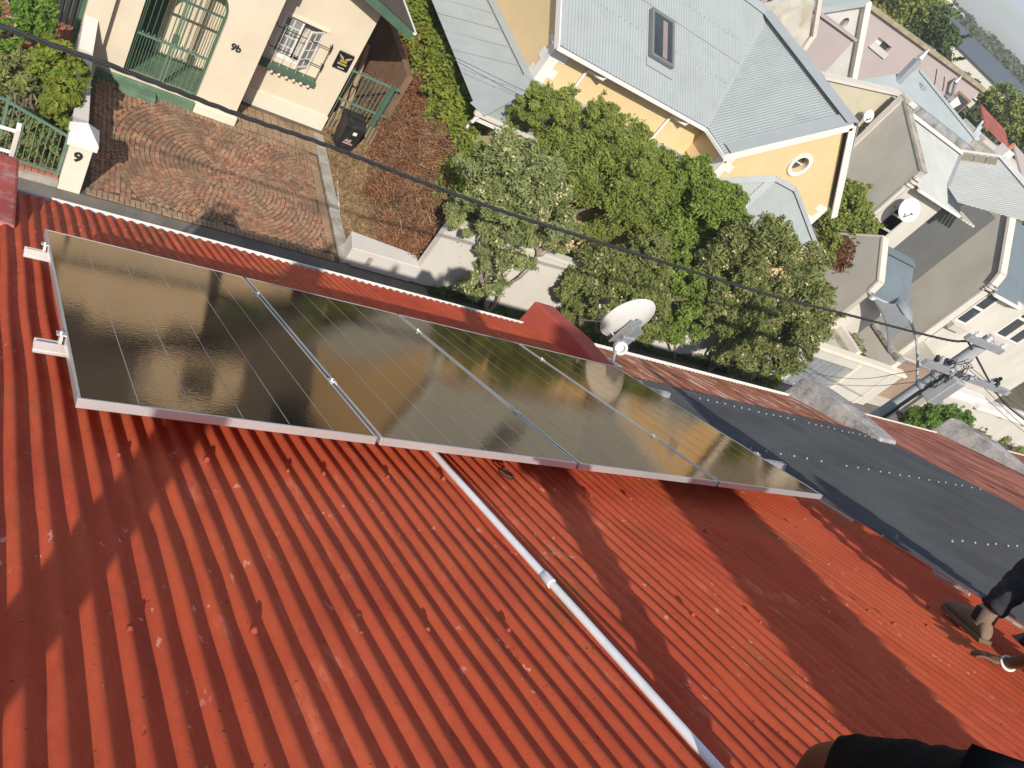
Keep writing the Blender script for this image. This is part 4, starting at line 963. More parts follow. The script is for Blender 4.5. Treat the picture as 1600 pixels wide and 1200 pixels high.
MB().beam((24.28, EYG - .03, zs - .12), (XR, EYG - .03, ZR - .10), .05, .24, Vector((.6, 0, .8))).build('barge_board', M['white'], yh)
MB().beam((24.32, EYG + .2, zs - .02), (XR + .1, EYG + .2, ZR + .05), .5, .03, Vector((.66, 0, .75))).build('verge_flashing', M['flash'], yh)
MB().beam((XEL + .0, EYM, zs - .10), (XEL, YR, ZR2 - .10), .05, .20, nm).build('barge_board', M['white'], yh)
MB().beam((XEL + .09, EYM, zs + .012), (XEL + .09, YR, ZR2 + .012), .12, .02, nm).build('verge_flashing', M['flash'], yh)
def bgutter(p, q, m=None, nm_='gutter'): MB().beam(p, q, .12, .11).build(nm_, m or M['white'], yh, bevel=.015)
bgutter((XEL - .05, EYM - .07, zs - .07), (XEW - .05, EYM - .07, zs - .07)); bgutter((XEW - .06, EYM, zs - .07), (XEW - .06, EYG - .05, zs - .07))
bx(XEL, EYM, zs - .15, XEW + .3, YM, zs - .12).build('soffit', M['white'], yh); bx(XEW, EYG, zs - .15, XG0, YM, zs - .12).build('soffit', M['white'], yh)
for px_, py_ in ((921, 106), (1050, 180)):
    tp = onY(px_, py_, YM - .08); x = tp.x
    MB().tube([(x + .42, EYM - .06, zs - .1), (x + .40, EYM - .02, zs - .25), (x + .05, YM - .09, zs - .33), (x, YM - .08, zs - .45), (x, YM - .08, -2.78), (x + .03, YM - .3, -2.86), (x + .03, 11.6, -3.2)], .045, 10).build('downpipe', M['white'], yh, smooth=True)
for k in (.34, .67):
    p, q = A1.lerp(D1, k), B1.lerp(C1, k); mbx_ = MB(); n_f = int((q - p).length / .24)
    nn_ = (B1 - A1).cross(D1 - A1).normalized(); nn_ = nn_ if nn_.z > 0 else -nn_
    for i in range(1, n_f): mbx_.lathe([(.016, 0), (.012, .012), (.0, .015)], p.lerp(q, i / n_f), nn_, 5)
    o_ = mbx_.build('roof_fixings', M['flash_dark'], yh); o_['kind'] = 'stuff'
p, q = A1.lerp(D1, .52), B1.lerp(C1, .52); MB().beam(p + Vector((0, -.01, .012)), q + Vector((0, -.01, .012)), .02, .006, Vector((0, -.62, .78))).build('sheet_lap', M['flash'], yh)
# roof window
n0 = (B1 - A1).cross(D1 - A1).normalized()
if n0.z < 0: n0 = -n0
sk = [onP(a, b, A1 + n0 * .1, n0) for a, b in ((1021, 16), (1052, 38), (1048, 104), (1016, 84))]
c_ = sum(sk, Vector()) / 4; hx = abs(((sk[1] + sk[2]) - (sk[0] + sk[3])).x) / 4; sl2 = Vector((0, -n0.z, n0.y)).normalized(); hs = abs(((sk[0] + sk[1]) - (sk[2] + sk[3])).dot(sl2)) / 4
sw = MB()
for s_ in (-1, 1):
    sw.obb(c_ + XA * (hx * s_), XA * .045, sl2 * (hs + .045), n0 * .07); sw.obb(c_ + sl2 * (hs * s_), XA * (hx - .045), sl2 * .045, n0 * .07)
sw = sw.build('roof_window', M['flash_dark'], yh)
MB().obb(c_ + n0 * .02, XA * (hx - .045), sl2 * (hs - .045), n0 * .006).build('pane', M['glass'], sw); MB().obb(c_ + n0 * .027 + XA * .12, XA * .10, sl2 * (hs - .12), n0 * .002).build('pane_reflection', M['pane_reflection'], sw)
MB().obb(c_ + sl2 * (hs + .2) - n0 * .075, XA * (hx + .12), sl2 * .14, n0 * .012).build('apron_flashing', M['flash'], sw)
# lean-to veranda roof round the corner
LX, LY, LZ, TZ = 9.6, 11.4, -3.25, -2.76
corr_poly('lean_to_roof', [(XL - .02, YM - .02, TZ), (XL - .02, 18.6, TZ), (LX, 18.6, LZ), (LX, LY, LZ)], (-1, 0, -.2), .0763, .008, M['roof_grey'], yh, 4)
corr_poly('lean_to_roof', [(XL - .02, YM - .02, TZ), (XG0 - .02, YM - .02, TZ), (XG0 - .02, LY, LZ), (LX, LY, LZ)], (0, -1, -.2), .0763, .008, M['roof_grey'], yh, 4)
strip((LX, LY, LZ), (XL, YM, TZ), .5, (0, 0, 1), M['flash'], yh, 'hip_flashing', .02)
strip((XL - .14, YM - .1, TZ - .01), (XL - .14, 18.6, TZ - .01), .30, (-.2, 0, 1), M['flash'], yh, 'apron_flashing', .03); strip((XL - .1, YM - .14, TZ - .01), (XG0, YM - .14, TZ - .01), .30, (0, -.2, 1), M['flash'], yh, 'apron_flashing', .03)
for k in range(5):
    yk = 14.2 + .95 * k; strip((XL - .2, yk, TZ - .03), (LX, yk, LZ), .035, (-.2, 0, 1), M['roof_grey'], yh, 'sheet_lap', .012)
bgutter((LX - .05, LY - .06, LZ - .05), (XG0 - .02, LY - .06, LZ - .05), M['coping'])
bx(LX + .05, LY - .02, LZ - .28, LX + 4, LY + .02, LZ - .1).build('fascia_board', M['white'], yh)
MB().tube([(LX + .1, LY - .06, LZ - .1), (LX + .05, LY - .05, LZ - .3), (LX + .22, LY + .3, LZ - .5), (LX + .25, LY + .35, G + .3)], .05, 10).build('downpipe', M['white'], yh, smooth=True)
bx(LX + 1.2, LY + .35, G, XG0 + .2, LY + .6, LZ - .12).build('veranda_wall', M['yellow'], yh); bx(LX + 1.2, LY + .6, G, LX + 1.45, 20, LZ - .12).build('veranda_wall', M['yellow'], yh)
o_ = bx(10.7, LY + .33, -5.6, 11.9, LY + .352, -4.1).build('window', M['white'], yh); bx(10.8, LY + .325, -5.5, 11.8, LY + .329, -4.2).build('pane', M['glass'], o_)
# bay with a hipped roof under the gable
pk = Vector((21.15, YG_ - .01, -1.32)); bl, br = Vector((18.62, YG_ - .01, -2.28)), Vector((23.75, YG_ - .01, -2.36))
fl_, frr = onZ(1152, 352, -2.85), onZ(1274, 391, -2.85)
fy = (fl_.y + frr.y) / 2; fl_ = Vector((fl_.x, fy, -2.85)); frr = Vector((frr.x, fy, -2.85)); 
pl_ = Vector((20.6, YG_ - .01, -1.36)); pr_ = Vector((21.7, YG_ - .01, -1.36))
corr_poly('bay_roof', [bl, fl_, pl_], fl_ - (bl + pl_) / 2, .1, .008, M['roof_grey'], yh, 4); corr_poly('bay_roof', [pl_, fl_, frr, pr_], (0, -1, -.9), .1, .008, M['roof_grey'], yh, 4); corr_poly('bay_roof', [pr_, frr, br], frr - (br + pr_) / 2, .1, .008, M['roof_grey'], yh, 4)
for a_1, b_1 in ((fl_, pl_), (frr, pr_)): strip(a_1, b_1, .26, (0, -.6, .8), M['flash'], yh, 'hip_flashing', .02)
for a_1, b_1 in ((bl, pl_), (pl_, pr_), (pr_, br)): strip(a_1 + Vector((0, -.07, -.03)), b_1 + Vector((0, -.07, -.03)), .2, (0, -.7, .7), M['flash'], yh, 'apron_flashing', .02)
bgutter(fl_ + Vector((-.1, -.06, -.06)), frr + Vector((.1, -.06, -.06))); bgutter(bl + Vector((0, -.1, -.1)), fl_ + Vector((-.06, -.06, -.06)))
MB().prism([(18.8, YG_, G), (fl_.x + .2, fy + .25, G), (frr.x - .2, fy + .25, G), (23.6, YG_, G)], (0, 0, 7 - 2.98)).build('bay_wall', M['yellow'], yh)
for k in range(3):
    xx_ = fl_.x + .55 + k * .98; w_ = bx(xx_, fy + .2, -5.4, xx_ + .8, fy + .245, -3.5).build('window', M['white'], yh); bx(xx_ + .07, fy + .19, -5.3, xx_ + .73, fy + .2, -3.6).build('pane', M['glass'], w_)

# ------------------------------------------------------------------ taupe terrace houses further along
def wallx(x, pts, m, parent, name, th=.35): return MB().prism([(x, a, b) for a, b in pts], (th, 0, 0)).build(name, m, parent)
def copings(x, pts, m, parent, w=.40, h=.10):
    for i in range(len(pts) - 1):
        a, b = Vector((x + .17, *pts[i])), Vector((x + .17, *pts[i + 1])); MB().beam(a, b, w, h, Vector((0, 0, 1)) if abs((b - a).normalized().z) < .95 else YA).build('coping', m, parent)
u1 = thing('taupe_house', 'taupe gabled house with a white sheet roof just behind the yellow house', 'house', (29, 14, G))
x1 = 27.0
q_ = [onX(a, b, x1) for a, b in ((1412, 155), (1438, 268), (1400, 287))]
pts1 = [(q_[0].y, q_[0].z), (q_[1].y, q_[1].z)]
yf1 = q_[1].y
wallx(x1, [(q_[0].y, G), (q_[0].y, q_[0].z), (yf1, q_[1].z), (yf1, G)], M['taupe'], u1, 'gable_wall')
copings(x1, [(pts1[0][0] + .1, pts1[0][1] + .06), (pts1[1][0], pts1[1][1] + .05)], M['concrete'], u1, .42, .10)
MB().beam((x1 + .12, q_[0].y + .08, q_[0].z), (x1 + .12, q_[0].y + .08, G), .36, .22, YA).build('corner_coping', M['coping'], u1)
bx(x1 - .02, q_[0].y - .35, q_[0].z - .02, x1 + .45, q_[0].y + .2, q_[0].z + .16).build('cap_block', M['coping'], u1, bevel=.02)
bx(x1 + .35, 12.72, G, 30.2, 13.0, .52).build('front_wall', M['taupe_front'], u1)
MB().beam((x1 + .05, yf1 - .03, q_[1].z - .75), (x1 + .05, yf1 - .03, G), .16, .08, YA).build('corner_moulding', M['coping'], u1)
for k in range(3): bx(x1 - .03, yf1 - .12 + .03 * k, q_[1].z - .3 - .16 * k, x1 + .45, yf1, q_[1].z - .2 - .16 * k).build('corbel', M['coping'], u1)
R1a, R1b, R1c, R1d = Vector((27.37, 12.40, .64)), Vector((30.9, 12.40, .64)), Vector((33.0, 15.5, 1.98)), Vector((27.37, 15.5, 1.98))
n1 = (R1b - R1a).cross(R1d - R1a).normalized(); n1 = n1 if n1.z > 0 else -n1
corr_poly('roof', [R1a, R1b, R1c, R1d], (0, -1, -.4), .15, .008, M['roof_white'], u1, 4)
MB().beam(R1a + Vector((.1, -.05, -.06)), Vector((30.9, 12.35, .58)), .11, .11).build('gutter', M['white'], u1)
strip(R1d + Vector((0, -.1, 0)), R1c + Vector((0, -.1, 0)), .3, (0, -.3, 1), M['white'], u1, 'ridge_flashing', .03)
bx(27.4, 15.62, -1, 33.4, 15.98, 2.34).build('stained_parapet', mat('black_stained_plaster', (.30, .30, .30), .9, .2, 3, .3, 20, dirt=(.035, .04, .05), dirt_amt=.95, dsc=1.6), u1)
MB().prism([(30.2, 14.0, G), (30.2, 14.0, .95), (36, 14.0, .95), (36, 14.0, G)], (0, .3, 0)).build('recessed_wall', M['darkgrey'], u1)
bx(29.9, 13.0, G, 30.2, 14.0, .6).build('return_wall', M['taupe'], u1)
for k in range(11): bx(30.35 + .30 * k, 13.0, .36, 30.55 + .30 * k, 13.9, .44).build('eave_slat', M['coping'], u1)
wz = [onY(a, b, 12.7) for a, b in ((1372, 352), (1412, 322))]
wo_ = holed('window', (0, 12.70, 0), XA, ZA, Vector((0, .1, 0)), arch(28.0, 29.1, -2.2, -.55, 10), [arch(28.08, 29.02, -2.12, -.55, 10)], .3, M['taupe'], u1)
MB().prism([(a, 12.72, b) for a, b in arch(28.08, 29.02, -2.12, -.55, 10)], (0, .01, 0)).build('pane', M['glass'], u1)
for z in (-1.35, -.7): bx(28.08, 12.68, z - .04, 29.02, 12.72, z + .04).build('glazing_bar', M['taupe'], u1)
# dish on that facade
def small_dish(label, c, ax, r, foot, parts='satellite_dish'):
    t = thing('satellite_dish', label, 'satellite dish', foot); ax = Vector(ax).normalized()
    prof = [(r * k / 8, .25 * r * (k / 8) ** 2) for k in range(9)]; prof = prof + [(r * k / 8, .25 * r * (k / 8) ** 2 - .02) for k in range(8, -1, -1)]
    MB().lathe(prof, c, ax, 28).build('reflector', M['dish'], t, smooth=True)
    MB().tube([c - ax * .02, (c - ax * .25).lerp(Vector(foot), .4), foot], .03, 8).build('bracket', M['galv'], t, smooth=True)
    e = c + ax * (r * 1.0); MB().tube([c - ZA * r * .95 + ax * .1, e - ZA * r * .4], .018, 6).build('feed_arm', M['black'], t); MB().tube([e - ZA * r * .4, e - ZA * r * .3], .045, 8).build('feed_horn', M['black'], t)
    return t
d2 = onY(1418, 328, 12.15)
small_dish('white satellite dish half in shade on the taupe facade', d2, (-.35, -.72, .42), .45, (d2.x + .1, 12.7, d2.z - .3))
# porch of the second taupe house
u2 = thing('taupe_house', 'larger taupe gabled house with tall white sash windows behind the utility pole', 'house', (38, 13, G))
xg = 26.6
gp_ = [onX(a, b, xg) for a, b in ((1298, 385), (1308, 366), (1378, 371), (1371, 440), (1356, 455))]
wallx(xg, [(gp_[0].y, G)] + [(p.y, p.z) for p in gp_] + [(gp_[4].y, G)], M['taupe'], u2, 'porch_gable', .3)
copings(xg, [(p.y, p.z + .04) for p in gp_[1:5]], M['coping'], u2, .40, .09)
ap, fe = onX(1379, 377, xg + .3), onX(1366, 452, xg + .3)
_a, _b = Vector((xg + .3, ap.y, ap.z - .2)), Vector((xg + .3, fe.y - .1, fe.z - .2)); _n = (_b - _a).cross(XA).normalized()
_r1, _r2 = onP(1430, 408, _a, _n), onP(1420, 468, _a, _n); xr_ = (_r1.x + _r2.x) / 2
PB = [_b, Vector((xr_, _b.y, _b.z)), Vector((xr_, _a.y, _a.z)), _a]
corr_poly('porch_roof', PB, (0, -1, -.6), .2, .006, M['roof_blue'], u2, 4)
strip(PB[3], PB[2], .4, (0, -.3, 1), M['roof_blue'], u2, 'apron_flashing', .02)
MB().beam(PB[0] + Vector((0, -.07, -.06)), PB[1] + Vector((0, -.07, -.06)), .13, .12).build('gutter', M['white'], u2)
bx(xg + .3, PB[0].y + .5, G, xr_ - .1, PB[0].y + .75, PB[0].z - .1).build('porch_wall', M['taupe_front'], u2)
xh = 36.0
hp_ = [onX(a, b, xh) for a, b in ((1392, 391), (1490, 313), (1581, 322), (1562, 428), (1548, 444))]
yb_, yf2 = hp_[1].y, hp_[4].y
wallx(xh, [(yb_, G), (yb_, hp_[1].z)] + [(p.y, p.z) for p in hp_[2:]] + [(yf2, G)], M['taupe'], u2, 'gable_wall', .4)
copings(xh, [(hp_[2].y + .02, hp_[2].z + .03), (hp_[3].y, hp_[3].z + .05), (hp_[4].y - .03, hp_[4].z + .03)], M['coping'], u2, .62, .12)
copings(xh, [(yb_, hp_[1].z + .02), (hp_[2].y, hp_[2].z + .03)], M['taupe'], u2, .42, .05)
sp = onX(1495, 374, xh - .02); sq = onX(1508, 377, xh - .02); MB().tube([sp, onX(1506, 375, xh - .02)], .03, 6).build('vent_spout', M['galv'], u2); MB().tube([onX(1506, 375, xh - .05), sq], .05, 6).build('vent_spout', M['white'], u2)
FW = yf2 + .05
holed('front_wall', (0, FW, 0), XA, ZA, YA, [(xh + .4, G), (49, G), (49, hp_[4].z - .2), (xh + .4, hp_[4].z - .2)], [], .3, M['taupe_front'], u2)
MB().beam((xh + .3, FW - .04, hp_[4].z - .2), (xh + .3, FW - .04, G), .62, .08, YA).build('corner_pilaster', M['coping'], u2); MB().beam((xh + .68, FW - .05, hp_[4].z - .3), (xh + .68, FW - .05, G), .05, .03, YA).build('corner_groove', M['dark'], u2)
for k in range(3): bx(xh - .06, FW - .16 + .04 * k, hp_[4].z - .12 - .13 * k, xh + .7, FW, hp_[4].z - .04 - .13 * k).build('corbel', M['coping'], u2)
def sash(x0, x1_, z0, z1, y, parent, sill=True):
    w = bx(x0, y - .05, z0, x0 + .12, y - .003, z1).box(x1_ - .12, y - .05, z0, x1_, y - .003, z1).box(x0 + .12, y - .05, z1 - .1, x1_ - .12, y - .003, z1).box(x0 + .12, y - .05, z0, x1_ - .12, y - .003, z0 + .1).box(x0 + .12, y - .06, (z0 + z1) / 2 - .06, x1_ - .12, y - .003, (z0 + z1) / 2 + .06).build('window', M['white'], parent)
    bx(x0 + .12, y - .02, z0 + .1, x1_ - .12, y - .006, z1 - .1).build('pane', M['glass'], w)
    if sill: MB().add(frus((x0 + x1_) / 2, y - .15, z0 - .42, x1_ - x0 + .1, .2, z0 - .02, x1_ - x0 + .45, .42), HEX).build('sill', M['coping'], w, bevel=.02)
    return w
a0, a1 = onY(1490, 499, FW), onY(1546, 456, FW); b1_ = onY(1560, 467, FW)
sash(a0.x - .05, b1_.x + .1, a0.z, a1.z + .1, FW, u2)
a0, a1, b1_ = onY(1550, 520, FW - .5), onY(1615, 468, FW - .5), onY(1575, 540, FW - .5)
bay = MB().prism([(a0.x - .5, FW, G), (a0.x - .1, FW - .5, G), (a0.x + 3.2, FW - .5, G), (a0.x + 3.7, FW, G)], (0, 0, 7 - .9)).build('bay_wall', M['taupe_front'], u2)
for k in range(2): sash(a0.x + .1 + k * 1.5, a0.x + 1.4 + k * 1.5, a0.z, a0.z + 2.5, FW - .5, u2, k == 0)
a0, a1, b1_ = onY(1392, 557, FW), onY(1448, 527, FW), onY(1400, 562, FW)
w = sash(a0.x, a0.x + .9, a0.z, a1.z, FW, u2, False)
for k in range(1, 6): zz_ = a0.z + (a1.z - a0.z) * k / 6; bx(a0.x + .12, FW - .06, zz_ - .03, a0.x + .78, FW - .02, zz_ + .03).build('glazing_bar', M['white'], w)
for (pa, pb) in (((1372, 557), (1372, 557)),): pass
RB = [Vector((xh + .42, FW - .25, hp_[4].z - .15)), Vector((49, FW - .25, hp_[4].z - .15)), Vector((49, hp_[2].y, hp_[2].z - .35)), Vector((xh + .42, hp_[2].y, hp_[2].z - .35))]
corr_poly('front_roof', RB, (0, -1, -.8), .2, .006, M['roof_blue'], u2, 4)
MB().beam(RB[0] + Vector((.05, -.08, -.08)), RB[1] + Vector((0, -.08, -.08)), .16, .14).build('gutter', M['white'], u2, bevel=.02)
# white roof rising behind
A2, B2 = onP(1502, 237, R1a, n1), onP(1480, 290, R1a, n1)
n2 = (B2 - A2).cross(Vector((1, 0, .62))).normalized(); n2 = n2 if n2.z > 0 else -n2
u3 = thing('white_roofed_house', 'house with a broad white corrugated roof and brown skylights behind the larger taupe gable', 'house', (37, 17, G))
R2 = [onP(a, b, A2, n2) for a, b in ((1502, 237), (1565, 246), (1612, 300), (1600, 345), (1581, 326), (1497, 316), (1480, 290))]
corr_poly('roof', [R2[0], R2[1], R2[2], R2[3], R2[5], R2[6]], Vector((-1, 0, -.62)), .13, .010, M['roof_white'], u3, 4)
strip(R2[1], R2[2], .3, n2, M['white'], u3, 'ridge_cap', .04); strip(R2[0], R2[1], .22, n2, M['white'], u3, 'verge_flashing', .05); strip(R2[0], R2[6], .2, n2, M['flash'], u3, 'valley_flashing', .02)
for k in range(3):
    f0, f1 = .06 + .3 * k, .06 + .3 * k + .26
    a_, b_ = R2[0].lerp(R2[1], f0), R2[0].lerp(R2[1], f1); dn_ = (R2[6] - R2[0]).normalized() * .55
    MB().prism([a_ + dn_ * .35, b_ + dn_ * .35, b_ + dn_ * 1.5, a_ + dn_ * 1.5], n2 * .03).build('skylight', mat('brown_skylight_%d' % k, (.32, .27, .18), .3, .1, 2, 0), u3)
bx(33.5, R2[0].y + .3, G, 44, R2[0].y + .6, .4).build('wall', M['taupe'], u3)

# garage strip and lane in front of them
ga = thing('garage', 'flat roofed pale garage with a grey boarded door on the street line', 'garage', (28, 11, G))
gx0, gx1 = 24.7, 31.9
def roofline(px_, py_): return onZ(px_, py_, -5.15)
holed('front_wall', (0, 8.70, 0), XA, ZA, YA, [(25.2, G), (gx1, G), (gx1, -4.98), (25.2, -4.98)], [rect(25.75, G + .02, 28.55, -5.38)], .25, M['taupe_front'], ga)
bx(25.0, 8.62, -4.98, gx1 + .1, 9.02, -4.84).build('coping', M['cream2'], ga, bevel=.02)
for k in range(14):
    bx(25.77 + .198 * k, 8.80 + .02 * (k % 2), G + .03, 25.955 + .198 * k, 8.84 + .02 * (k % 2), -5.38).build('door_board', M['galv'], ga)
bx(28.55, 8.66, G, 28.75, 8.70, -5.1).build('door_jamb', M['cream2'], ga); bx(30.9, 8.64, G, 31.1, 8.70, -5.0).build('pilaster', M['coping'], ga)
RL = [roofline(1262, 400), roofline(1365, 560)]
bx(24.9, 8.95, -5.3, 28.1, 15.2, -5.14).build('flat_roof', M['taupe'], ga)
bx(26.05, 9.02, -5.14, 26.2, 15.0, -5.02).build('roof_kerb', M['concrete'], ga); bx(24.7, 8.95, G, 24.9, 15, -5.0).build('side_wall', M['taupe'], ga)
o_ = bx(28.2, 9.02, -5.4, 28.5, 16.0, -4.72).build('parapet', M['coping'], ga); bx(28.0, 9.02, -5.3, 28.2, 16.0, -4.95).build('dark_gutter', M['concrete'], ga)
# forecourt, front walls and low structures before the second house
fc = thing('forecourt_wall', 'pale broken-topped wall between the garage and the utility pole', 'wall', (31.5, 9, G))
bx(31.0, 8.95, G, 31.35, 11.8, -4.55).build('wall', M['coping'], fc, bevel=.03)
for k in range(7): bx(30.95 + rng.uniform(-.03, .03), 9.0 + .4 * k, -4.55, 31.42, 9.35 + .4 * k, -4.45 + rng.uniform(0, .08)).build('coping_stone', M['concrete'], fc)
pw = thing('porch_room', 'brown recess with a small pale sill behind the garage corner', 'annex', (32.6, 9.5, G))
bx(31.95, 9.6, G, 35.5, 9.9, -4.9).build('wall', mat('shaded_recess_brown', (.30, .215, .16), .9, .1, 1, .2, 30), pw); bx(32.6, 9.4, -6.4, 33.5, 9.62, -6.0).build('sill', M['coping'], pw)  # shade of the recess put into the wall's brown
fy_ = thing('front_yard_wall', 'taupe yard wall with a flat coping under the shade sail', 'wall', (33, 10.4, G))
bx(31.4, 10.2, G, 36.2, 10.4, -5.2).build('wall', M['taupe_front'], fy_); bx(31.4, 10.15, -5.2, 36.2, 10.45, -5.1).build('coping', M['coping'], fy_)
bx(36.5, 8.9, G, 36.9, 11.6, -4.6).build('pier', M['coping'], fy_)
ow = thing('front_boundary_wall', 'pale taupe boundary wall with a white stepped coping at the right edge', 'wall', (40, 9, G))
bx(35.6, 8.7, G, 60, 8.95, -5.3).build('wall', M['taupe_front'], ow); 
for k in range(3): bx(39.5 + 3 * k, 8.5 - .05 * k, -5.3, 43 + 3 * k, 9.0, -5.05 + .16 * (k % 2)).build('coping', M['white'], ow, bevel=.02)
a0, a1 = onY(1476, 607, 9.2), onY(1528, 629, 9.2)
tr_ = thing('concrete_trough', 'long white concrete ledge beside the grey meter box on the pole', 'ledge', (a0.x, 9.2, a0.z)); MB().beam(a0, Vector((a1.x, 9.2, a0.z)), .5, .5).build('ledge', M['white'], tr_, bevel=.03)
structure(bx(30, 8.95, G - .1, 60, 12.3, G + .01).build('forecourt', M['taupe_front']))

# shade sail: four tied corners, hollow edges
S1_, S2_, S3_, S4_ = onY(1354, 455, 9.9), onY(1428, 466, 9.6), onY(1428, 508, 9.0), onY(1388, 555, 8.8)
def sail(cs, n=14):
    mb = MB(); P = [[None] * (n + 1) for _ in range(n + 1)]
    for i in range(n + 1):
        for j in range(n + 1):
            u, v = i / n, j / n; uu = .5 + (u - .5) * (1 - .38 * math.sin(math.pi * v)); vv = .5 + (v - .5) * (1 - .38 * math.sin(math.pi * u))
            p = cs[0].lerp(cs[1], uu).lerp(cs[3].lerp(cs[2], uu), vv); p.z += .18 * math.sin(math.pi * u) * math.sin(math.pi * v); P[i][j] = p
    mb.add([P[i][j] for i in range(n + 1) for j in range(n + 1)], [(i * (n + 1) + j, (i + 1) * (n + 1) + j, (i + 1) * (n + 1) + j + 1, i * (n + 1) + j + 1) for i in range(n) for j in range(n)]); return mb
o = sail([S1_, S2_, S3_, S4_]).build('shade_sail', M['sail'], None, loc=S4_, smooth=True); tag(o, 'grey shade sail stretched over the front yard of the taupe house', 'shade sail'); md = o.modifiers.new('s', 'SOLIDIFY'); md.thickness = .01

# ------------------------------------------------------------------ utility pole, lamp and wires
PX_, PY_ = 16.15, 1.5
po = thing('utility_pole', 'grey utility pole with crossarms, meter box and tangled wires', 'utility pole', (PX_, PY_, G))
MB().tube([(PX_, PY_, G), (PX_, PY_, -2.5), (PX_, PY_, 1.42)], [.18, .155, .12], 16).build('shaft', M['pole'], po, smooth=True)
tp1, tp2 = onY(1522, 518, 1.38), onY(1554, 556, 1.38)
zt = (tp1.z + tp2.z) / 2
ar = MB().box(tp1.x, 1.33, zt - .07, tp2.x, 1.42, zt + .07).build('crossarm', M['galv'], po, bevel=.01)
for f in (.12, .45, .88):
    x = tp1.x + (tp2.x - tp1.x) * f; MB().lathe([(.02, 0), (.045, .02), (.045, .06), (.03, .07), (.045, .09), (.02, .13)], (x, 1.375, zt + .07), n=10).build('insulator', M['white'], po, smooth=True)
a0, a1 = onY(1468, 548, 1.36), onY(1545, 627, 1.36)
MB().box(a0.x, 1.31, .42, a1.x, 1.40, .56).build('crossarm', M['galv'], po, bevel=.01)
rng = random.Random(21)
for k in range(9):
    f = rng.uniform(.05, .95); x = a0.x + (a1.x - a0.x) * f; c_ = Vector((x, 1.36 + rng.uniform(-.1, .05), .56 + rng.uniform(-.05, .12)))
    MB().lathe([(.02, 0), (.05, .015), (.05, .07), (.03, .09), (.05, .11), (.02, .15)], c_, (rng.uniform(-.5, .5), rng.uniform(-.5, .5), 1), 8).build('insulator', M['galv'] if k % 2 else M['black'], po, smooth=True)
MB().obb((a1.x - .1, 1.36, .49), XA * .28, YA * .05, ZA * .06).build('arm_end', M['pole'], po)
mbx = onY(1466, 604, 1.3); bx_ = MB().obb((mbx.x + .12, 1.25, mbx.z + .02), XA * .20, YA * .13, ZA * .36).build('meter_box', M['pole'], po, bevel=.015)
MB().obb((mbx.x + .12, 1.115, mbx.z + .02), XA * .17, YA * .004, ZA * .32).build('box_door', M['galv'], po)
for z in (-.15, .2): MB().lathe([(.165, -.03), (.17, 0), (.165, .03)], (PX_, PY_, z), n=16).build('strap', M['galv'], po, smooth=True)
for k in range(16):
    p0 = Vector((PX_ + rng.uniform(-.15, .15), PY_ - .17, rng.uniform(-.1, .9))); p3 = Vector((PX_ + rng.uniform(-.55, .45), PY_ - .16 + rng.uniform(-.1, .1), rng.uniform(.1, .95)))
    m1 = p0.lerp(p3, .35) + Vector((rng.uniform(-.15, .15), -.08, rng.uniform(-.25, .15))); m2 = p0.lerp(p3, .7) + Vector((rng.uniform(-.15, .15), -.06, rng.uniform(-.2, .2)))
    MB().tube([p0, m1, m2, p3], .009, 5).build('jumper_wire', M['cable'], po, smooth=True)
MB().tube([(PX_ - .12, PY_ - .14, G), (PX_ - .12, PY_ - .14, .6)], .025, 8).build('cable_riser', M['black'], po)
ln = [onX(1433, 606, PX_ - .05), onX(1434, 560, PX_ - .1), onX(1432, 528, PX_ - .15), onX(1425, 508, PX_ - .2), onX(1422, 499, PX_ - .2)]
sl_t = thing('street_lamp', 'grey cobra-head street lamp on a curved arm from the utility pole', 'street lamp', ln[0])
MB().tube(ln, .028, 10).build('arm', M['pole'], sl_t, smooth=True)
e0, e1 = onX(1423, 500, PX_ - .2), onX(1404, 468, PX_ - .2)
d_ = (e1 - e0); L_ = d_.length; d_.normalize(); sd_ = d_.cross(ZA).normalized(); up_ = sd_.cross(d_)
mb = MB(); hv = []
for f, w, h in ((0, .05, .05), (.12, .08, .07), (.3, .135, .10), (.6, .15, .11), (.85, .115, .08), (1, .04, .03)):
    c_ = e0 + d_ * (L_ * f); hv += [c_ + sd_ * w - up_ * .02, c_ + sd_ * w * .8 + up_ * h * .7, c_ + up_ * h, c_ - sd_ * w * .8 + up_ * h * .7, c_ - sd_ * w - up_ * .02]
fs = []
for i in range(5):
    for k in range(4): fs.append((i * 5 + k, i * 5 + k + 1, (i + 1) * 5 + k + 1, (i + 1) * 5 + k))
    fs.append((i * 5 + 4, i * 5, (i + 1) * 5, (i + 1) * 5 + 4))
fs += [(0, 1, 2, 3, 4), (29, 28, 27, 26, 25)]; mb.add(hv, fs); mb.build('lamp_head', M['galv'], sl_t, smooth=True)
MB().obb(e0 + d_ * (L_ * .6) - up_ * .045, d_ * (L_ * .28), sd_ * .11, up_ * .03).build('lens', M['dish'], sl_t, bevel=.02)
def catmull(pts, n=10):
    pts = [Vector(p) for p in pts]; P = [pts[0] * 2 - pts[1]] + pts + [pts[-1] * 2 - pts[-2]]; out = []
    for i in range(1, len(P) - 2):
        for k in range(n):
            t = k / n; a, b, c, d = P[i - 1:i + 3]; out.append(.5 * (2 * b + (c - a) * t + (2 * a - 5 * b + 4 * c - d) * t * t + (-a + 3 * b - 3 * c + d) * t ** 3))
    out.append(pts[-1]); return out
cpts = [(-9, 1.5, .55), (-3.5, 1.5, .38)] + [onY(a, b, 1.5) for a, b in ((0, 40), (185, 107), (380, 182), (505, 225), (650, 281), (800, 335), (900, 367), (1050, 414), (1200, 460), (1325, 492), (1475, 530))] + [onY(1512, 533, 1.5)]
path = catmull(cpts, 26)
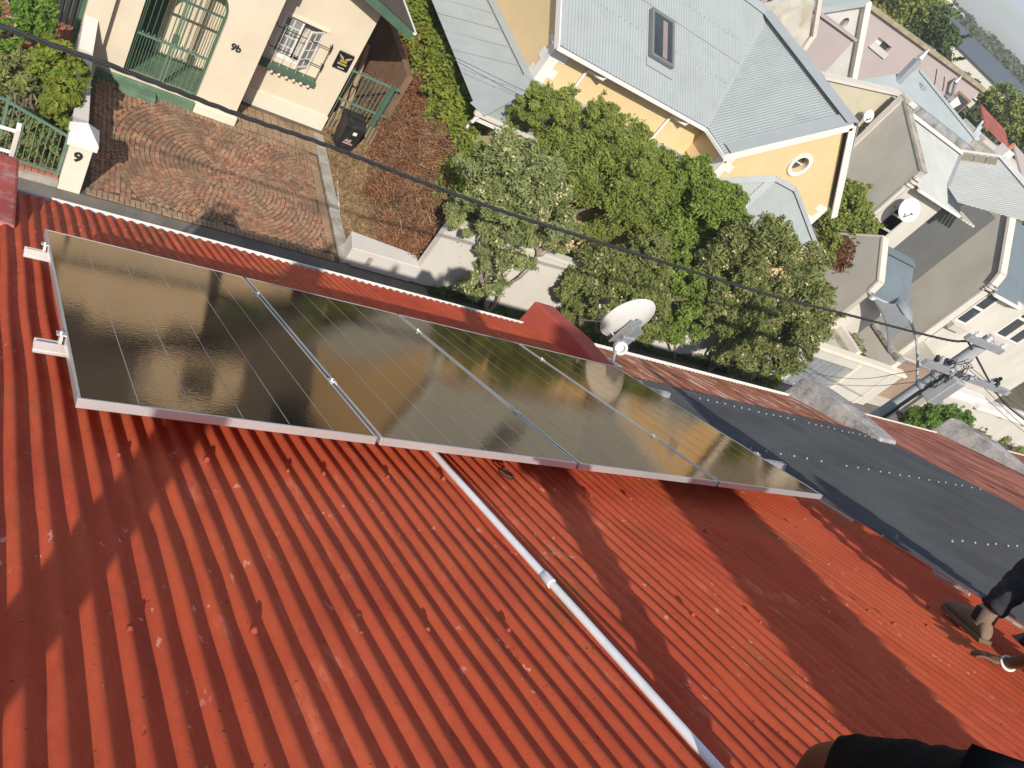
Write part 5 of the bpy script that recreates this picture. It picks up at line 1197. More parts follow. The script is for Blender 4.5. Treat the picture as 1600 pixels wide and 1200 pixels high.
cb = thing('overhead_cable', 'thick twisted black overhead cable crossing in front of the houses to the utility pole', 'cable', cpts[4])
for ph in (0, 2.09, 4.19):
    pp = []; L_ = 0
    for i, p in enumerate(path):
        if i: L_ += (p - path[i - 1]).length
        w = L_ / .55 * 2 * math.pi + ph; pp.append(p + Vector((0, math.cos(w), math.sin(w))) * .0135)
    MB().tube(pp, .0125, 6).build('strand', M['cable'], cb, smooth=True)
cb2 = thing('overhead_cable', 'black overhead cable running down to the right from the utility pole', 'cable', onY(1512, 533, 1.5))
p2 = catmull([onY(1512, 533, 1.5), onY(1560, 618, 1.5), onY(1600, 655, 1.5), onY(1680, 715, 1.5)], 14); MB().tube(p2, .022, 6).build('strand', M['cable'], cb2, smooth=True)
wl = ['thin service wire from the utility pole to the garage, upper one', 'thin service wire from the utility pole to the garage, lower one']
for i, (pa, pb, pc) in enumerate((((1262, 583), (1340, 592), (1436, 578)), ((1285, 600), (1360, 603), (1440, 596)))):
    a_, c_ = onY(*pa, 8.9 - i * .2), onY(*pc, 1.6); mid_ = onY(*pb, 5.6); o = MB().tube(catmull([a_, mid_, c_], 10), .008, 5).build('service_wire', M['cable'], None, loc=c_, smooth=True); tag(o, wl[i], 'wire', 'service wires to the garage')
wl = ['topmost thin wire fanning right from the pole crossarm', 'second thin wire from the top fanning right from the pole crossarm', 'third thin wire from the top fanning right from the pole crossarm', 'lowest thin wire fanning right from the pole crossarm']
for i, (pa, pb) in enumerate((((1510, 568), (1605, 642)), ((1514, 577), (1605, 653)), ((1522, 590), (1605, 668)), ((1540, 622), (1605, 676)))):
    a_, b_ = onY(*pa, 1.36), onY(*pb, 1.36); b_ = a_ + (b_ - a_) * 1.4; m_ = a_.lerp(b_, .5) - Vector((0, 0, .04)); o = MB().tube(catmull([a_, m_, b_], 8), .007, 5).build('overhead_wire', M['cable'], None, loc=a_, smooth=True); tag(o, wl[i], 'wire', 'thin wires right of the utility pole')
a_, b_ = onY(900, 105, 13.0), onY(800, 152, 8.0)
for i, (pa, pb) in enumerate((((700, 84), (860, 160)), ((700, 88), (850, 168)))):
    pa_, pb_ = onZ(*pa, -2.85), onZ(*pb, -2.75); d = pb_ - pa_; o = MB().tube([pa_ - d * .1, pa_ + d * .5 - Vector((0, 0, .02)), pb_ + d * .3], .007, 5).build('service_wire', M['cable'], None, loc=pa_); tag(o, ['thin wire crossing just over the lean-to roof of the yellow house, upper of two', 'thin wire crossing just over the lean-to roof of the yellow house, lower of two'][i], 'wire')

# ------------------------------------------------------------------ mauve house and roofs behind
pk_ = thing('mauve_house', 'mauve plastered house with a pale gable and an oval vent, behind the yellow roof', 'house', (40, 32, G))
def onYp(pts, y): return [onY(a, b, y) for a, b in pts]
gl, ga_, gr_ = onYp(((1275, 12), (1352, 0), (1327, 127)), 30)
holed('gable_wall', (0, 30, 0), XA, ZA, YA, [(gl.x, G), (gr_.x, G), (gr_.x, gr_.z), (ga_.x, ga_.z), (gl.x, gl.z)], [[(onY(1318, 37, 30).x + .27 * math.cos(a), onY(1318, 37, 30).z + .36 * math.sin(a)) for a in np.linspace(0, 2 * math.pi, 17)[:-1]]], .35, M['palegrey'], pk_)
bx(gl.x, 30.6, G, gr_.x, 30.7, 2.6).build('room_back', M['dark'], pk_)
MB().beam((gl.x - .4, 29.85, gl.z - .3), (ga_.x, 29.85, ga_.z), .35, .36, Vector((-.5, 0, .8))).build('barge_board', M['roof_ice'], pk_)
MB().beam((ga_.x, 29.85, ga_.z), (gr_.x + .1, 29.85, gr_.z), .5, .36, Vector((.6, 0, .8))).build('barge_board', M['white'], pk_)
MB().prism([(ga_.x, 29.8, ga_.z + .1), (gl.x - .4, 29.8, gl.z - .2), (gl.x - .4, 38, gl.z - .2), (ga_.x, 38, ga_.z + .1)], (0, 0, -.1)).build('roof', M['roof_ice'], pk_)
fb = onYp(((1270, 14), (1336, 62), (1330, 130), (1240, 130), (1225, 40)), 28.6)
MB().prism([(fb[0].x, 28.6, fb[0].z), (fb[1].x, 28.6, fb[1].z), (fb[1].x + .25, 28.6, G), (fb[0].x - 3.5, 28.6, G), (fb[0].x - 3.5, 28.6, fb[0].z)], (0, 1.2, 0)).build('front_block', M['pink'], pk_)
MB().beam((fb[0].x, 28.58, fb[0].z + .02), (fb[1].x, 28.58, fb[1].z + .02), .3, .12).build('coping', M['pink'], pk_)
w1, w2 = onYp(((1352, 0), (1535, 140)), 30.1)
zw = (w1.z + w2.z) / 2
holed('long_wall', (0, 30.1, 0), XA, ZA, YA, [(ga_.x + .2, G), (w2.x, G), (w2.x, w2.z), (ga_.x + .2, w1.z - .1)], [rect(*(lambda a, b: (a.x, b.z, b.x, a.z))(*onYp(((1374, 58), (1386, 82)), 30.1)))], .35, M['pink'], pk_)
MB().beam((ga_.x + .3, 30.2, w1.z - .08), (w2.x + .1, 30.2, w2.z + .06), .6, .22).build('coping', mat('weathered_brown_coping', (.36, .30, .20), .9, .2, 2, .3, 20, dirt=(.16, .12, .07), dirt_amt=.6), pk_)
a_, b_ = onYp(((1374, 58), (1386, 82)), 30.1)
w = bx(a_.x - .15, 30.0, b_.z - .35, b_.x + .15, 30.097, b_.z - .02).build('sill', M['palegrey'], pk_); bx(a_.x, 30.3, b_.z, a_.x + (b_.x - a_.x) * .5, 30.35, a_.z).build('pane', M['white'], pk_); bx(a_.x + (b_.x - a_.x) * .5, 30.3, b_.z, b_.x, 30.35, a_.z).build('pane', M['glass'], pk_)
sqp = onYp(((1475, 165), (1495, 150), (1507, 163), (1490, 182)), 30.05)
cx_ = sum(p.x for p in sqp) / 4; cz_ = sum(p.z for p in sqp) / 4
wq = bx(cx_ - .85, 30.0, cz_ - .8, cx_ + .85, 30.095, cz_ + .8).build('window', mat('brown_frame', (.26, .17, .12), .7, .1, 2, .1, 30), pk_); bx(cx_ - .72, 29.98, cz_ - .67, cx_ + .72, 30.0, cz_ + .67).build('pane', M['glass'], wq); MB().prism([(cx_ - .72, 29.95, cz_ + .5), (cx_ + .2, 29.95, cz_ + .3), (cx_ - .1, 29.95, cz_ - .3), (cx_ - .72, 29.95, cz_ - .2)], (0, .015, 0)).build('curtain', M['white'], wq)
for a, b, c, d in ((1464, 108, 1459, 138), (1476, 120, 1473, 142)):
    p, q = onY(a, b, 30.07), onY(c, d, 30.07); MB().tube([p, p.lerp(q, .5) + Vector((.05, 0, 0)), q], .02, 5).build('wall_cable', M['cable'], pk_)
fl1 = onYp(((1493, 128), (1487, 152)), 29.7); MB().tube([fl1[1], fl1[0]], .11, 8).build('vent_duct', M['galv'], pk_, smooth=True)
MB().lathe([(.20, 0), (.02, .45)], fl1[0], n=12).build('vent_cowl', M['galv'], pk_)
bx(fl1[1].x - .2, 29.6, fl1[1].z - .2, fl1[1].x + .2, 30.08, fl1[1].z + .1).build('vent_base', M['galv'], pk_)
mw = thing('weathered_wall', 'weathered mottled parapet wall with a pale gutter behind the yellow roof', 'wall', (34, 27, G))
ml = onYp(((1180, 0), (1200, 12), (1272, -14), (1268, 55), (1258, 75)), 26.5)
MB().prism([(ml[0].x, 26.5, G), (ml[0].x, 26.5, ml[1].z - .1), (ml[1].x, 26.5, ml[1].z), (ml[2].x, 26.5, ml[2].z), (ml[3].x, 26.5, ml[3].z), (ml[3].x, 26.5, G)], (0, .4, 0)).build('wall', M['mottled'], mw)
MB().beam(ml[2] + Vector((.05, -.15, .3)), ml[3] + Vector((.05, -.15, 0)), .22, .22).build('gutter', M['coping'], mw); MB().beam(ml[3] + Vector((0, -.2, 0)), onY(1258, 78, 26.2), .3, .2).build('gutter', M['coping'], mw)
bg_ = thing('beige_gable_house', 'beige gable wall with a small white satellite dish, next to the yellow gable apex', 'house', (30, 18, G))
bgp = onYp(((1285, 121), (1406, 148)), 16.2)
MB().prism([(bgp[0].x - 3, 16.2, G), (bgp[0].x - 3, 16.2, bgp[0].z - 1), (bgp[0].x, 16.2, bgp[0].z), (bgp[1].x, 16.2, bgp[1].z), (bgp[1].x, 16.2, G)], (0, .3, 0)).build('wall', M['beige'], bg_)
MB().beam(bgp[0] + Vector((0, .1, .03)), bgp[1] + Vector((0, .1, .03)), .4, .1).build('coping', M['coping'], bg_)
for k in range(3):
    a_, b_ = onY(1334 + 4 * k - 8, 197 + 12 * k, 16.18), onY(1372 - 8 * k, 196 + 9 * k, 16.18); MB().beam(a_, b_, .03, .04).build('wall_pipe', M['coping'], bg_)
dd = onY(1356, 181, 15.75)
small_dish('small white satellite dish on the beige gable wall', dd, (-.15, -.75, .35), .24, (dd.x, 16.2, dd.z - .15))
bp0 = onY(1403, 147, 17.5); bn_ = Vector((-.10, -.42, .9)).normalized()
pp = [onP(a, b, bp0, bn_) for a, b in ((1300, 135), (1335, 126), (1436, 110), (1450, 124), (1522, 216), (1500, 240), (1420, 190), (1403, 150))]
bl_ = thing('ice_roofed_house', 'ice blue sheet roof with a galvanised chimney duct in front of the mauve wall', 'house', (38, 20, G))
corr_poly('roof', [pp[1], pp[2], pp[4], pp[5]], Vector((0, -1, -.45)), .2, .006, M['roof_ice'], bl_, 4)
strip(pp[2], pp[4], .25, bn_, M['roof_ice'], bl_, 'ridge_cap', .05)
c0_, c1_ = onP(1404, 126, bp0, bn_), None
c1_ = Vector((c0_.x + .35, c0_.y, onY(1433, 92, c0_.y).z)); cx2 = (c0_.x + onY(1433, 92, c0_.y).x) / 2
MB().beam(c0_ - ZA * .3, Vector((cx2, c0_.y, c1_.z)), .27, .27, YA).build('chimney_duct', M['galv'], bl_, bevel=.03)
MB().lathe([(.05, 0), (.19, .03), (.16, .07), (.02, .48)], (cx2, c0_.y, c1_.z + .04), n=6).build('chimney_cowl', M['galv'], bl_)
vp_ = onP(1440, 137, bp0, bn_); MB().box(vp_.x - .16, vp_.y - .14, vp_.z - .1, vp_.x + .16, vp_.y + .14, vp_.z + .12).build('roof_vent', M['galv'], bl_, bevel=.03)
bx(pp[1].x + .5, 18, G, pp[4].x - 1, 24, -.3).build('wall', M['beige'], bl_)
rl = thing('far_cottage_row', 'row of small far cottages with a red roof beyond the mauve wall', 'houses', (62, 34, G))
ra = onYp(((1530, 165), (1568, 205), (1575, 215), (1520, 185)), 36)
MB().prism([ra[0], ra[1], ra[1] + Vector((0, -1.6, -.7)), ra[0] + Vector((0, -1.6, -.7))], (0, 0, .15)).build('red_roof', M['redroof_far'], rl); bx(ra[0].x, 33.3, G, ra[1].x + 4, 36, ra[1].z - 1.0).build('wall', M['white_far'], rl)
rb = onYp(((1580, 225), (1640, 290)), 30); 
MB().prism([rb[0], rb[1], rb[1] + Vector((0, -4, -1.6)), rb[0] + Vector((0, -4, -1.6))], (0, 0, .15)).build('mauve_roof', M['pink'], rl); bx(rb[0].x, 26, G, rb[1].x, 29.6, rb[0].z - 1.5).build('wall', M['palegrey'], rl)
ch = onY(1576, 232, 28); bx(ch.x - .45, 27.6, ch.z - 3, ch.x + .45, 28.4, ch.z).build('white_chimney', M['white'], rl); MB().lathe([(.16, 0), (.18, .1), (.13, .45)], (ch.x, 28, ch.z), n=10).build('chimney_pot', mat('orange_pot', (.45, .17, .09), .8, .1, 3, .1, 30), rl)
jk = onYp(((1528, 205), (1555, 232)), 24); 
for k in range(7): MB().beam((jk[0].x + .35 * k, 24, jk[0].z - .25 * k - .4), (jk[0].x + .35 * k + .3, 24.5, jk[0].z - .25 * k + .5), .12, .1).build('roof_rack', M['galv'], rl)
bx(jk[0].x - .5, 23.5, G, jk[1].x + 3, 26, jk[1].z - .3).build('back_wall', M['concrete'], rl)
# far slope, woodland and buildings
def far(az, el, d): a = R_(az); return Vector((CAM.x + d * math.sin(a), CAM.y + d * math.cos(a), CAM.z + d * math.tan(R_(el))))
hm = MB(); AZ = np.linspace(20, 84, 40); prof = ((62, -6.3), (75, -5.0), (110, -2.6), (160, -1.2), (230, -.2), (330, .75), (420, 1.15), (520, -1.5))
hv = []
for d, el in prof:
    for az in AZ: hv.append(far(az, el + .12 * math.sin(az * .9 + d * .1), d))
fs = [(j * 40 + i, j * 40 + i + 1, (j + 1) * 40 + i + 1, (j + 1) * 40 + i) for j in range(len(prof) - 1) for i in range(39)]
o = hm.add(hv, fs).build('hillside', M['hill'], None, smooth=True); structure(o)
rgf = np.random.default_rng(77); Q = []; Nq = []; sz = []
dist = np.array([p[0] for p in prof]); els = np.array([p[1] for p in prof])
for k in range(1500):
    d = 66 + 350 * rgf.uniform() ** 1.25; az = rgf.uniform(38, 66); el = np.interp(d, dist, els); b = np.array(far(az, el, d))
    hh = rgf.uniform(2.2, 5.2) * (1 if d > 160 else .50); r = hh * rgf.uniform(.45, .75); m = 60
    dv = rgf.normal(0, 1, (m, 3)); dv /= np.linalg.norm(dv, axis=1)[:, None]; dv[:, 2] = np.abs(dv[:, 2]) * 1.1 - .15
    Q.append(b + np.array([0, 0, hh * .45]) + dv * np.array([r, r, hh * .6]) * rgf.uniform(.75, 1.05, (m, 1))); Nq.append(dv)
Q = np.concatenate(Q); Nq = np.concatenate(Nq)
o = cards('far_woodland', M['leaf_far'], Q, Nq, 1.25, None, .8, .45, loc=(200, 160, 0)); tag(o, 'dense green wooded hillside below the cloudy sky', 'woodland', kind='stuff')
la, lb = far(50.9, .28, 150), far(58.4, .12, 150)
lh = thing('long_slate_building', 'long building with a dark slate roof among trees on the far hillside', 'building', (la + lb) / 2 - Vector((0, 0, 8)))
dirl = (lb - la).normalized(); bk_ = Vector((-dirl.y, dirl.x, 0)); bk_ = bk_ if bk_.y > 0 else -bk_
MB().prism([la - dirl * 0, lb, lb + bk_ * 9 + ZA * 2.1, la + bk_ * 9 + ZA * 2.1], (0, 0, -.3)).build('roof', M['slate_far'], lh)
MB().prism([la - bk_ * -.5 - ZA * .3, lb - bk_ * -.5 - ZA * .3, lb + bk_ * .5 - ZA * 12, la + bk_ * .5 - ZA * 12], bk_ * 7).build('wall', M['white_far'], lh)
for i, (az, el, d, w, h) in enumerate(((50.9, -1.05, 120, 2.6, 2.6), (51.9, -1.25, 118, 3.4, 2.0), (49.9, 1.3, 330, 8, 5.5), (51.0, 1.15, 325, 9, 5), (55.1, -1.2, 100, 2.4, 1.8))):
    c_ = far(az, el, d); hw = thing('far_white_house', ['small white house at the near end of the long slate roof', 'low white house in front of the long slate roof', 'white house high on the far hillside, upper of two', 'white house high on the far hillside, lower of two', 'tiny pale shed beyond the end of the mauve wall'][i], 'house', c_ - Vector((0, 0, h)))
    MB().box(c_.x - w / 2, c_.y - w / 2, c_.z - h - 3, c_.x + w / 2, c_.y + w / 2, c_.z).build('wall', M['white_far'], hw)
    MB().prism([(c_.x - w * .6, c_.y - w * .6, c_.z), (c_.x + w * .6, c_.y - w * .6, c_.z), (c_.x, c_.y - w * .6, c_.z + h * .35)], (0, w * 1.2, 0)).build('roof', M['palegrey'], hw)
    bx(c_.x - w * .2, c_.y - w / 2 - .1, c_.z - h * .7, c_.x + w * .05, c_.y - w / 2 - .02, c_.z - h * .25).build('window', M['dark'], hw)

# ------------------------------------------------------------------ trees, shrubs, hedge
def B(px, py, y, r, sx=1.0, sz=1.0): return (tuple(onY(px, py, y)), (r * sx * 1.14, r * 1.14, r * sz * 1.14))
def gpt(px, py, y): p = onY(px, py, y); return (p.x, y, G)
tb = onY(768, 480, 8.35)
tree('small grey-green street tree with cream flowers and pale leaning trunks before the white wall', 'street trees along the boundary wall', (tb.x, 8.35, G), [B(785, 285, 8.5, 1.05, 1.1), B(840, 330, 8.7, .9), B(795, 375, 8.3, .75), B(745, 340, 8.4, .55), B(760, 430, 8.2, .42), B(825, 290, 8.6, .8), B(760, 290, 8.4, .7), B(870, 360, 8.6, .5), B(735, 455, 8.2, .3)], M['leaf_grey'], 150, .15, M['bark_pale'],
     [(onY(800, 400, 8.3), .06, .03), (onY(770, 380, 8.4), .055, .03), (onY(840, 400, 8.5), .055, .025), (onY(752, 430, 8.25), .035, .02)], .28, 200, 20, 3, .30)
tb = Vector((13.2, 10.9, G))
tree('broad feathery mid-green tree in front of the yellow house', 'trees before the yellow house', (13.2, 10.9, G), [B(848, 212, 11.0, .85), B(905, 220, 11.3, .85), B(965, 240, 11.4, .85), B(910, 265, 11.0, 1.1), B(965, 300, 10.9, 1.05), B(1010, 262, 11.4, .5), B(945, 190, 11.2, .42), B(1002, 222, 11.3, .38), B(1036, 250, 11.4, .30), B(880, 168, 11.1, .40), B(990, 350, 10.7, .85), B(835, 165, 11.0, .42), B(925, 330, 10.6, .8), B(945, 265, 10.6, 1.0), B(1000, 320, 10.6, .8), B(880, 250, 10.7, .8)], M['leaf_mid'], 170, .125, M['bark'],
     [(onY(900, 290, 10.8), .09, .05), (onY(960, 290, 10.8), .08, .045)], .36, 0, 38, 11, .30)
tree('rounded olive-green shrub tree behind the satellite dish', 'street trees along the boundary wall', gpt(960, 560, 8.2), [B(945, 440, 8.2, .9), B(995, 425, 8.3, .75), B(905, 455, 8.15, .5), B(930, 495, 8.1, .75), B(990, 490, 8.1, .75), B(1015, 400, 8.3, .5), B(965, 470, 8.0, .8), B(1010, 470, 8.1, .6), B(900, 500, 8.05, .45), B(960, 520, 8.1, .6)], M['leaf_olive'], 150, .13, M['bark'],
     [(onY(950, 470, 8.2), .05, .03), (onY(985, 460, 8.2), .05, .03)], .4, 60, 32, 23, .32)
tree('tall bright-green tree between the dish and the yellow bay roof', 'trees before the yellow house', (17.6, 10.5, G), [B(1065, 320, 10.6, 1.05), B(1100, 355, 10.6, 1.21), B(1050, 395, 10.5, 1.05), B(1100, 430, 10.4, 1.05), B(1050, 470, 10.2, 1.00), B(1080, 285, 10.7, 0.63), B(1130, 320, 10.8, 0.63), B(1070, 520, 10.1, 0.84), B(1045, 505, 9.9, 0.79), B(1092, 535, 9.9, 0.79), B(1050, 345, 10.8, 0.95), B(1020, 300, 10.9, 0.63)], M['leaf_bm'], 170, .13, M['bark'],
     [(onY(1080, 430, 10.4), .09, .05), (onY(1060, 400, 10.5), .08, .05)], .42, 0, 38, 31, .30)
tree('cream-flowered tree beside the garage with dark twisted trunks', 'street trees along the boundary wall', gpt(1108, 580, 8.25), [B(1170, 420, 8.5, 1.15), B(1225, 440, 8.4, 1.15), B(1155, 480, 8.3, 1.0), B(1215, 500, 8.3, 1.15), B(1255, 480, 8.3, .85), B(1130, 430, 8.5, .8), B(1180, 535, 8.2, .85), B(1125, 520, 8.2, .7), B(1235, 545, 8.2, .75), B(1200, 385, 8.6, .7), B(1120, 470, 8.2, .8), B(1200, 545, 8.1, .8), B(1150, 560, 8.1, .6), B(1265, 510, 8.2, .6)], M['leaf_olive'], 150, .16, M['bark'],
     [(onY(1165, 520, 8.3), .09, .05), (onY(1195, 500, 8.3), .08, .04), (onY(1140, 490, 8.35), .06, .035)], .34, 520, 34, 41, .32)
tree('bright green leafy shrub just right of the satellite dish', 'shrubs along the street', gpt(1060, 560, 8.3), [B(1050, 465, 8.45, .7), B(1078, 500, 8.4, .65), B(1045, 512, 8.3, .5), B(1065, 435, 8.6, .6), B(1095, 470, 8.5, .5)], M['leaf_bm'], 130, .12, M['bark'], [(onY(1060, 480, 8.4), .05, .03)], .45, 0, 30, 55, .32)
tree('small dark shrub at the end of the garage door by the concrete party wall', 'shrubs along the street', gpt(1212, 604, 8.25), [B(1213, 588, 8.25, .55)], M['leaf_mid'], 110, .12, M['bark'], [(onY(1213, 590, 8.25), .03, .02)], .45, 0, 22, 51, .35)
tree('climbing ivy mass between the yellow gable and the taupe houses', 'shrubs along the street', (25.4, 13.2, G), [B(1318, 322, 13.4, .75), B(1300, 350, 13.2, .85), B(1330, 348, 13.0, .8), B(1290, 385, 12.8, .8), B(1355, 358, 12.4, .42), B(1310, 300, 14.0, .5), B(1287, 400, 12.4, .5)], M['leaf_mid'], 150, .15, M['bark'], [(Vector((25.6, 13.2, -2.6)), .06, .04)], .6, 0, 34, 61, .32)
tree('round clipped green bush at the right behind the rusty roof', 'shrubs along the street', gpt(1460, 700, 7.9), [B(1462, 668, 7.9, 1.25, 1.05, .8), B(1435, 670, 7.8, .8), B(1488, 662, 8.0, .8)], M['leaf_bright'], 170, .13, M['bark'], [(onY(1460, 680, 7.9), .06, .04)], .5, 0, 46, 71, .26)
tree('thin dry shrub beside the stained party wall at the far right', 'shrubs along the street', gpt(1535, 690, 8.3), [B(1533, 682, 8.3, .4)], M['leaf_olive'], 50, .13, M['bark'], [(onY(1533, 680, 8.3), .03, .02)], .3, 0, 14, 75, .3)
tree('low dark shrub at the right edge before the white steps', 'shrubs along the street', gpt(1590, 712, 8.0), [B(1580, 704, 8.0, .7, 1.6, .6)], M['leaf_mid'], 80, .14, M['bark'], [(onY(1585, 706, 8.0), .03, .02)], .4, 0, 20, 77, .3)
tree('yellow-green leafy bush in the yard behind the green railing', 'bushes in the left yard', (.75, 10.6, G), [(tuple(onY(88, 100, 10.6)), (.42, .42, .5)), (tuple(onY(105, 130, 10.4)), (.36, .4, .45)), (tuple(onY(95, 175, 9.9)), (.36, .36, .4)), (tuple(onY(70, 130, 10.5)), (.34, .34, .34))], M['leaf_yellow'], 150, .10, M['bark'], [(onY(92, 140, 10.4), .04, .02)], .75, 0, 24, 81, .34)
tree('small twisted tree with pale branches in the top left corner', 'bushes in the left yard', (-.6, 11.6, G), [(tuple(onY(55, 20, 11.6)), (.42, .42, .36)), (tuple(onY(15, 15, 11.7)), (.4, .4, .4)), (tuple(onY(8, 55, 11.4)), (.36, .36, .3)), (tuple(onY(62, 38, 11.5)), (.25, .25, .22))], M['leaf_bright'], 60, .13, M['bark_pale'], [(onY(30, 30, 11.6), .045, .03), (onY(20, 60, 11.5), .045, .03)], .5, 0, 18, 83, .34)
tree('reddish-brown leafy shrub low in the left yard', 'bushes in the left yard', (.1, 10.2, G), [(tuple(onY(35, 110, 10.3)), (.5, .4, .34)), (tuple(onY(55, 205, 9.4)), (.4, .35, .3)), (tuple(onY(20, 120, 10.4)), (.4, .4, .3))], M['leaf_olive'], 70, .12, M['bark'], [(onY(40, 130, 10.2), .03, .02)], .5, 0, 20, 85, .34)
# hedge: green top on the yellow-house side, dead creeper towards the garden
hd = thing('hedge', 'tall overgrown hedge, green on top and dead brown creeper on its near side', 'hedge', (9.4, 13, G))
rgh = np.random.default_rng(5)
def ramp_pts(n, lo):
    y = 9.2 + 10.8 * rgh.uniform(0, 1, n) ** 1.15
    return y
n = 42000; y = ramp_pts(n, 0); u = rgh.uniform(0, 1, n)                       # brown flank: slopes up from the garden to the crest
top = np.interp(y, [9, 10, 11.5, 14, 20], [-6.0, -5.2, -4.65, -4.35, -4.3]) + .25 * np.sin(y * 2.3) + .15 * np.sin(y * 5.1)
x0 = np.interp(y, [9, 10, 12, 14, 20], [8.75, 8.35, 8.35, 8.95, 9.25]); x1_ = np.interp(y, [9, 10, 12, 20], [9.6, 9.95, 10.0, 9.85])
x = x0 + (x1_ - x0) * u + .14 * np.sin(y * 3.1 + u * 4); z = G + (top - G) * (u ** .6) + rgh.normal(0, .13, n) + .15 * np.sin(y * 4.3 + x * 5)
cards('dead_creeper', M['deadleaf'], np.stack([x, y, z], 1), np.tile([-.5, -.3, .6], (n, 1)), .085, hd, .3, .9)
n = 16000; y = ramp_pts(n, 0); u = rgh.uniform(0, 1, n)
x = np.interp(y, [9, 10, 12, 14, 20], [8.75, 8.35, 8.35, 8.95, 9.25]) + 1.35 * u; z = G + (np.interp(y, [9, 10, 11.5, 14, 20], [-6.0, -5.2, -4.65, -4.35, -4.3]) - G) * (u ** .6) + rgh.normal(0, .17, n)
cards('dry_twigs', M['dry'], np.stack([x, y, z], 1), np.tile([-.5, -.3, .4], (n, 1)), .24, hd, .06, .9)
cl = []
for k in range(170):
    yy = 9.1 + 10.5 * rgh.uniform() ** 1.15; uu = rgh.uniform(.1, 1); xx = np.interp(yy, [9, 10, 12, 14, 20], [8.75, 8.35, 8.35, 8.95, 9.25]) + 1.35 * uu
    zz = G + (np.interp(yy, [9, 10, 11.5, 14, 20], [-6.0, -5.2, -4.65, -4.35, -4.3]) - G) * uu ** .6; cl.append((np.array([xx - .1, yy, zz + .05]), rgh.uniform(.16, .36)))
P_, N_ = clump_leaves(cl, 190, 19); cards('dead_creeper', M['deadleaf'], P_, N_, .08, hd, .3, .9)
P_, N_ = clump_leaves([c for c in cl if rgh.random() < .5], 60, 20); cards('dry_twigs', M['dry'], P_, N_, .26, hd, .06, .9)
cl = []
for k in range(270):
    yy = 9.6 + 10 * rgh.uniform() ** 1.1; tz = np.interp(yy, [9, 11, 14, 20], [-5.5, -4.7, -4.2, -4.15]); cl.append((np.array([rgh.uniform(9.6, 10.75) + .15 * math.sin(yy * 1.7), yy, tz + .45 - rgh.uniform(0, 1.0)]), rgh.uniform(.22, .42)))
P_, N_ = clump_leaves(cl, 170, 9); cards('crown', M['leaf_yellow'], P_, N_, .12, hd, .5)
cl = [(np.array([rgh.uniform(9.55, 10.5), yy, rgh.uniform(-6.0, -4.9)]), .33) for yy in rgh.uniform(8.95, 10.6, 34)]
P_, N_ = clump_leaves(cl, 120, 10); cards('crown', M['leaf_olive'], P_, N_, .12, hd, .4)
bx(9.7, 9.3, G, 9.8, 20, -5.2).build('inner_fence', M['wood'], hd)
# ground cover along the wall foot
n = 9000; x = rgn.uniform(9.6, 24.5, n); P_ = np.stack([x, rgn.uniform(8.35, 8.66, n), G + .03 + rgn.uniform(0, .35, n) * (.5 + .5 * np.sin(x * 1.9)) ** 2], 1)
o = cards('wall_foot_plants', M['leaf_dark'], P_, np.tile([0, -.4, .7], (n, 1)), .10, None, .3, .6, loc=(17, 8.5, G)); tag(o, 'low dark green ground cover along the foot of the boundary wall', 'ground cover', kind='stuff')
n = 5000; P_ = np.stack([rgn.uniform(-3, 1.1, n), rgn.uniform(8.95, 12.5, n), G + .05 + rgn.uniform(0, .2, n)], 1)
o = cards('leaf_litter', M['leaf_olive'], P_, np.tile([0, 0, 1.], (n, 1)), .11, None, .6, .7, loc=(0, 10, G)); tag(o, 'low weeds and leaf litter in the left yard', 'ground cover', kind='stuff')
n = 2600; yy = rgn.uniform(9.2, 15, n); P_ = np.stack([28.6 + rgn.uniform(0, 1.2, n), yy, -5.0 + rgn.uniform(-.3, .35, n) * np.sin(yy * 2) - .1], 1)
o = cards('yard_creeper', M['leaf_yellow'], P_, np.tile([0, 0, 1.], (n, 1)), .14, None, .5, .7, loc=(29, 12, G)); tag(o, 'yellowish creeper growing beside the garage parapet', 'ground cover', kind='stuff')
n = 420; gx_, gz_ = gp_[1], gp_[4]; P_ = []
for k in range(n):
    f = rgn.uniform(); p = onX(1320 + 18 * rgn.normal() * .5 - 8 * f, 375 + 45 * f + 4 * rgn.normal(), xg - .03); P_.append(p)
o = cards('dead_vine', M['deadleaf'], np.array(P_), np.tile([-1., 0, 0], (n, 1)), .16, None, .4, .35, loc=(xg, 13, G)); tag(o, 'dead brown vine clinging to the small taupe porch gable', 'vine', kind='stuff')
n = 2500; P_ = np.stack([rgn.uniform(36, 40, n), 27 + rgn.uniform(0, 2, n), rgn.uniform(-.2, 1.8, n)], 1)
# trees behind the mauve house
for i, (px_, py_, y_, r_, m_) in enumerate(((1385, -5, 46, 2.6, 'leaf_mid'), (1425, 25, 48, 2.4, 'leaf_mid'), (1445, 50, 44, 2.0, 'leaf_dark'), (1300, -2, 36, 1.6, 'leaf_dark'), (1560, 165, 44, 1.6, 'leaf_mid'), (1590, 195, 40, 1.8, 'leaf_mid'), (1595, 235, 38, 1.4, 'leaf_dark'))):
    tree(['tall tree with yellowish spray just above the mauve wall, leftmost', 'rounded tree above the mauve wall, next to the leftmost one', 'dark tree just above the mauve wall coping', 'dark foliage over the pale gable ridge', 'bushy tree right of the end of the mauve wall', 'bushy tree with white blossom spots near the right edge', 'dark tree at the right edge above the white chimney'][i], 'trees behind the mauve house', (onY(px_, py_, y_).x, y_, G), [B(px_, py_, y_, r_), B(px_ + 14, py_ + 18, y_ - .5, r_ * .8)], M[m_], 60, .34, M['bark'], [(onY(px_, py_, y_), .2, .1)], .6, 12 if i == 5 else 0, 34, 90 + i, .34)
bo = onY(1190, 3, 29)
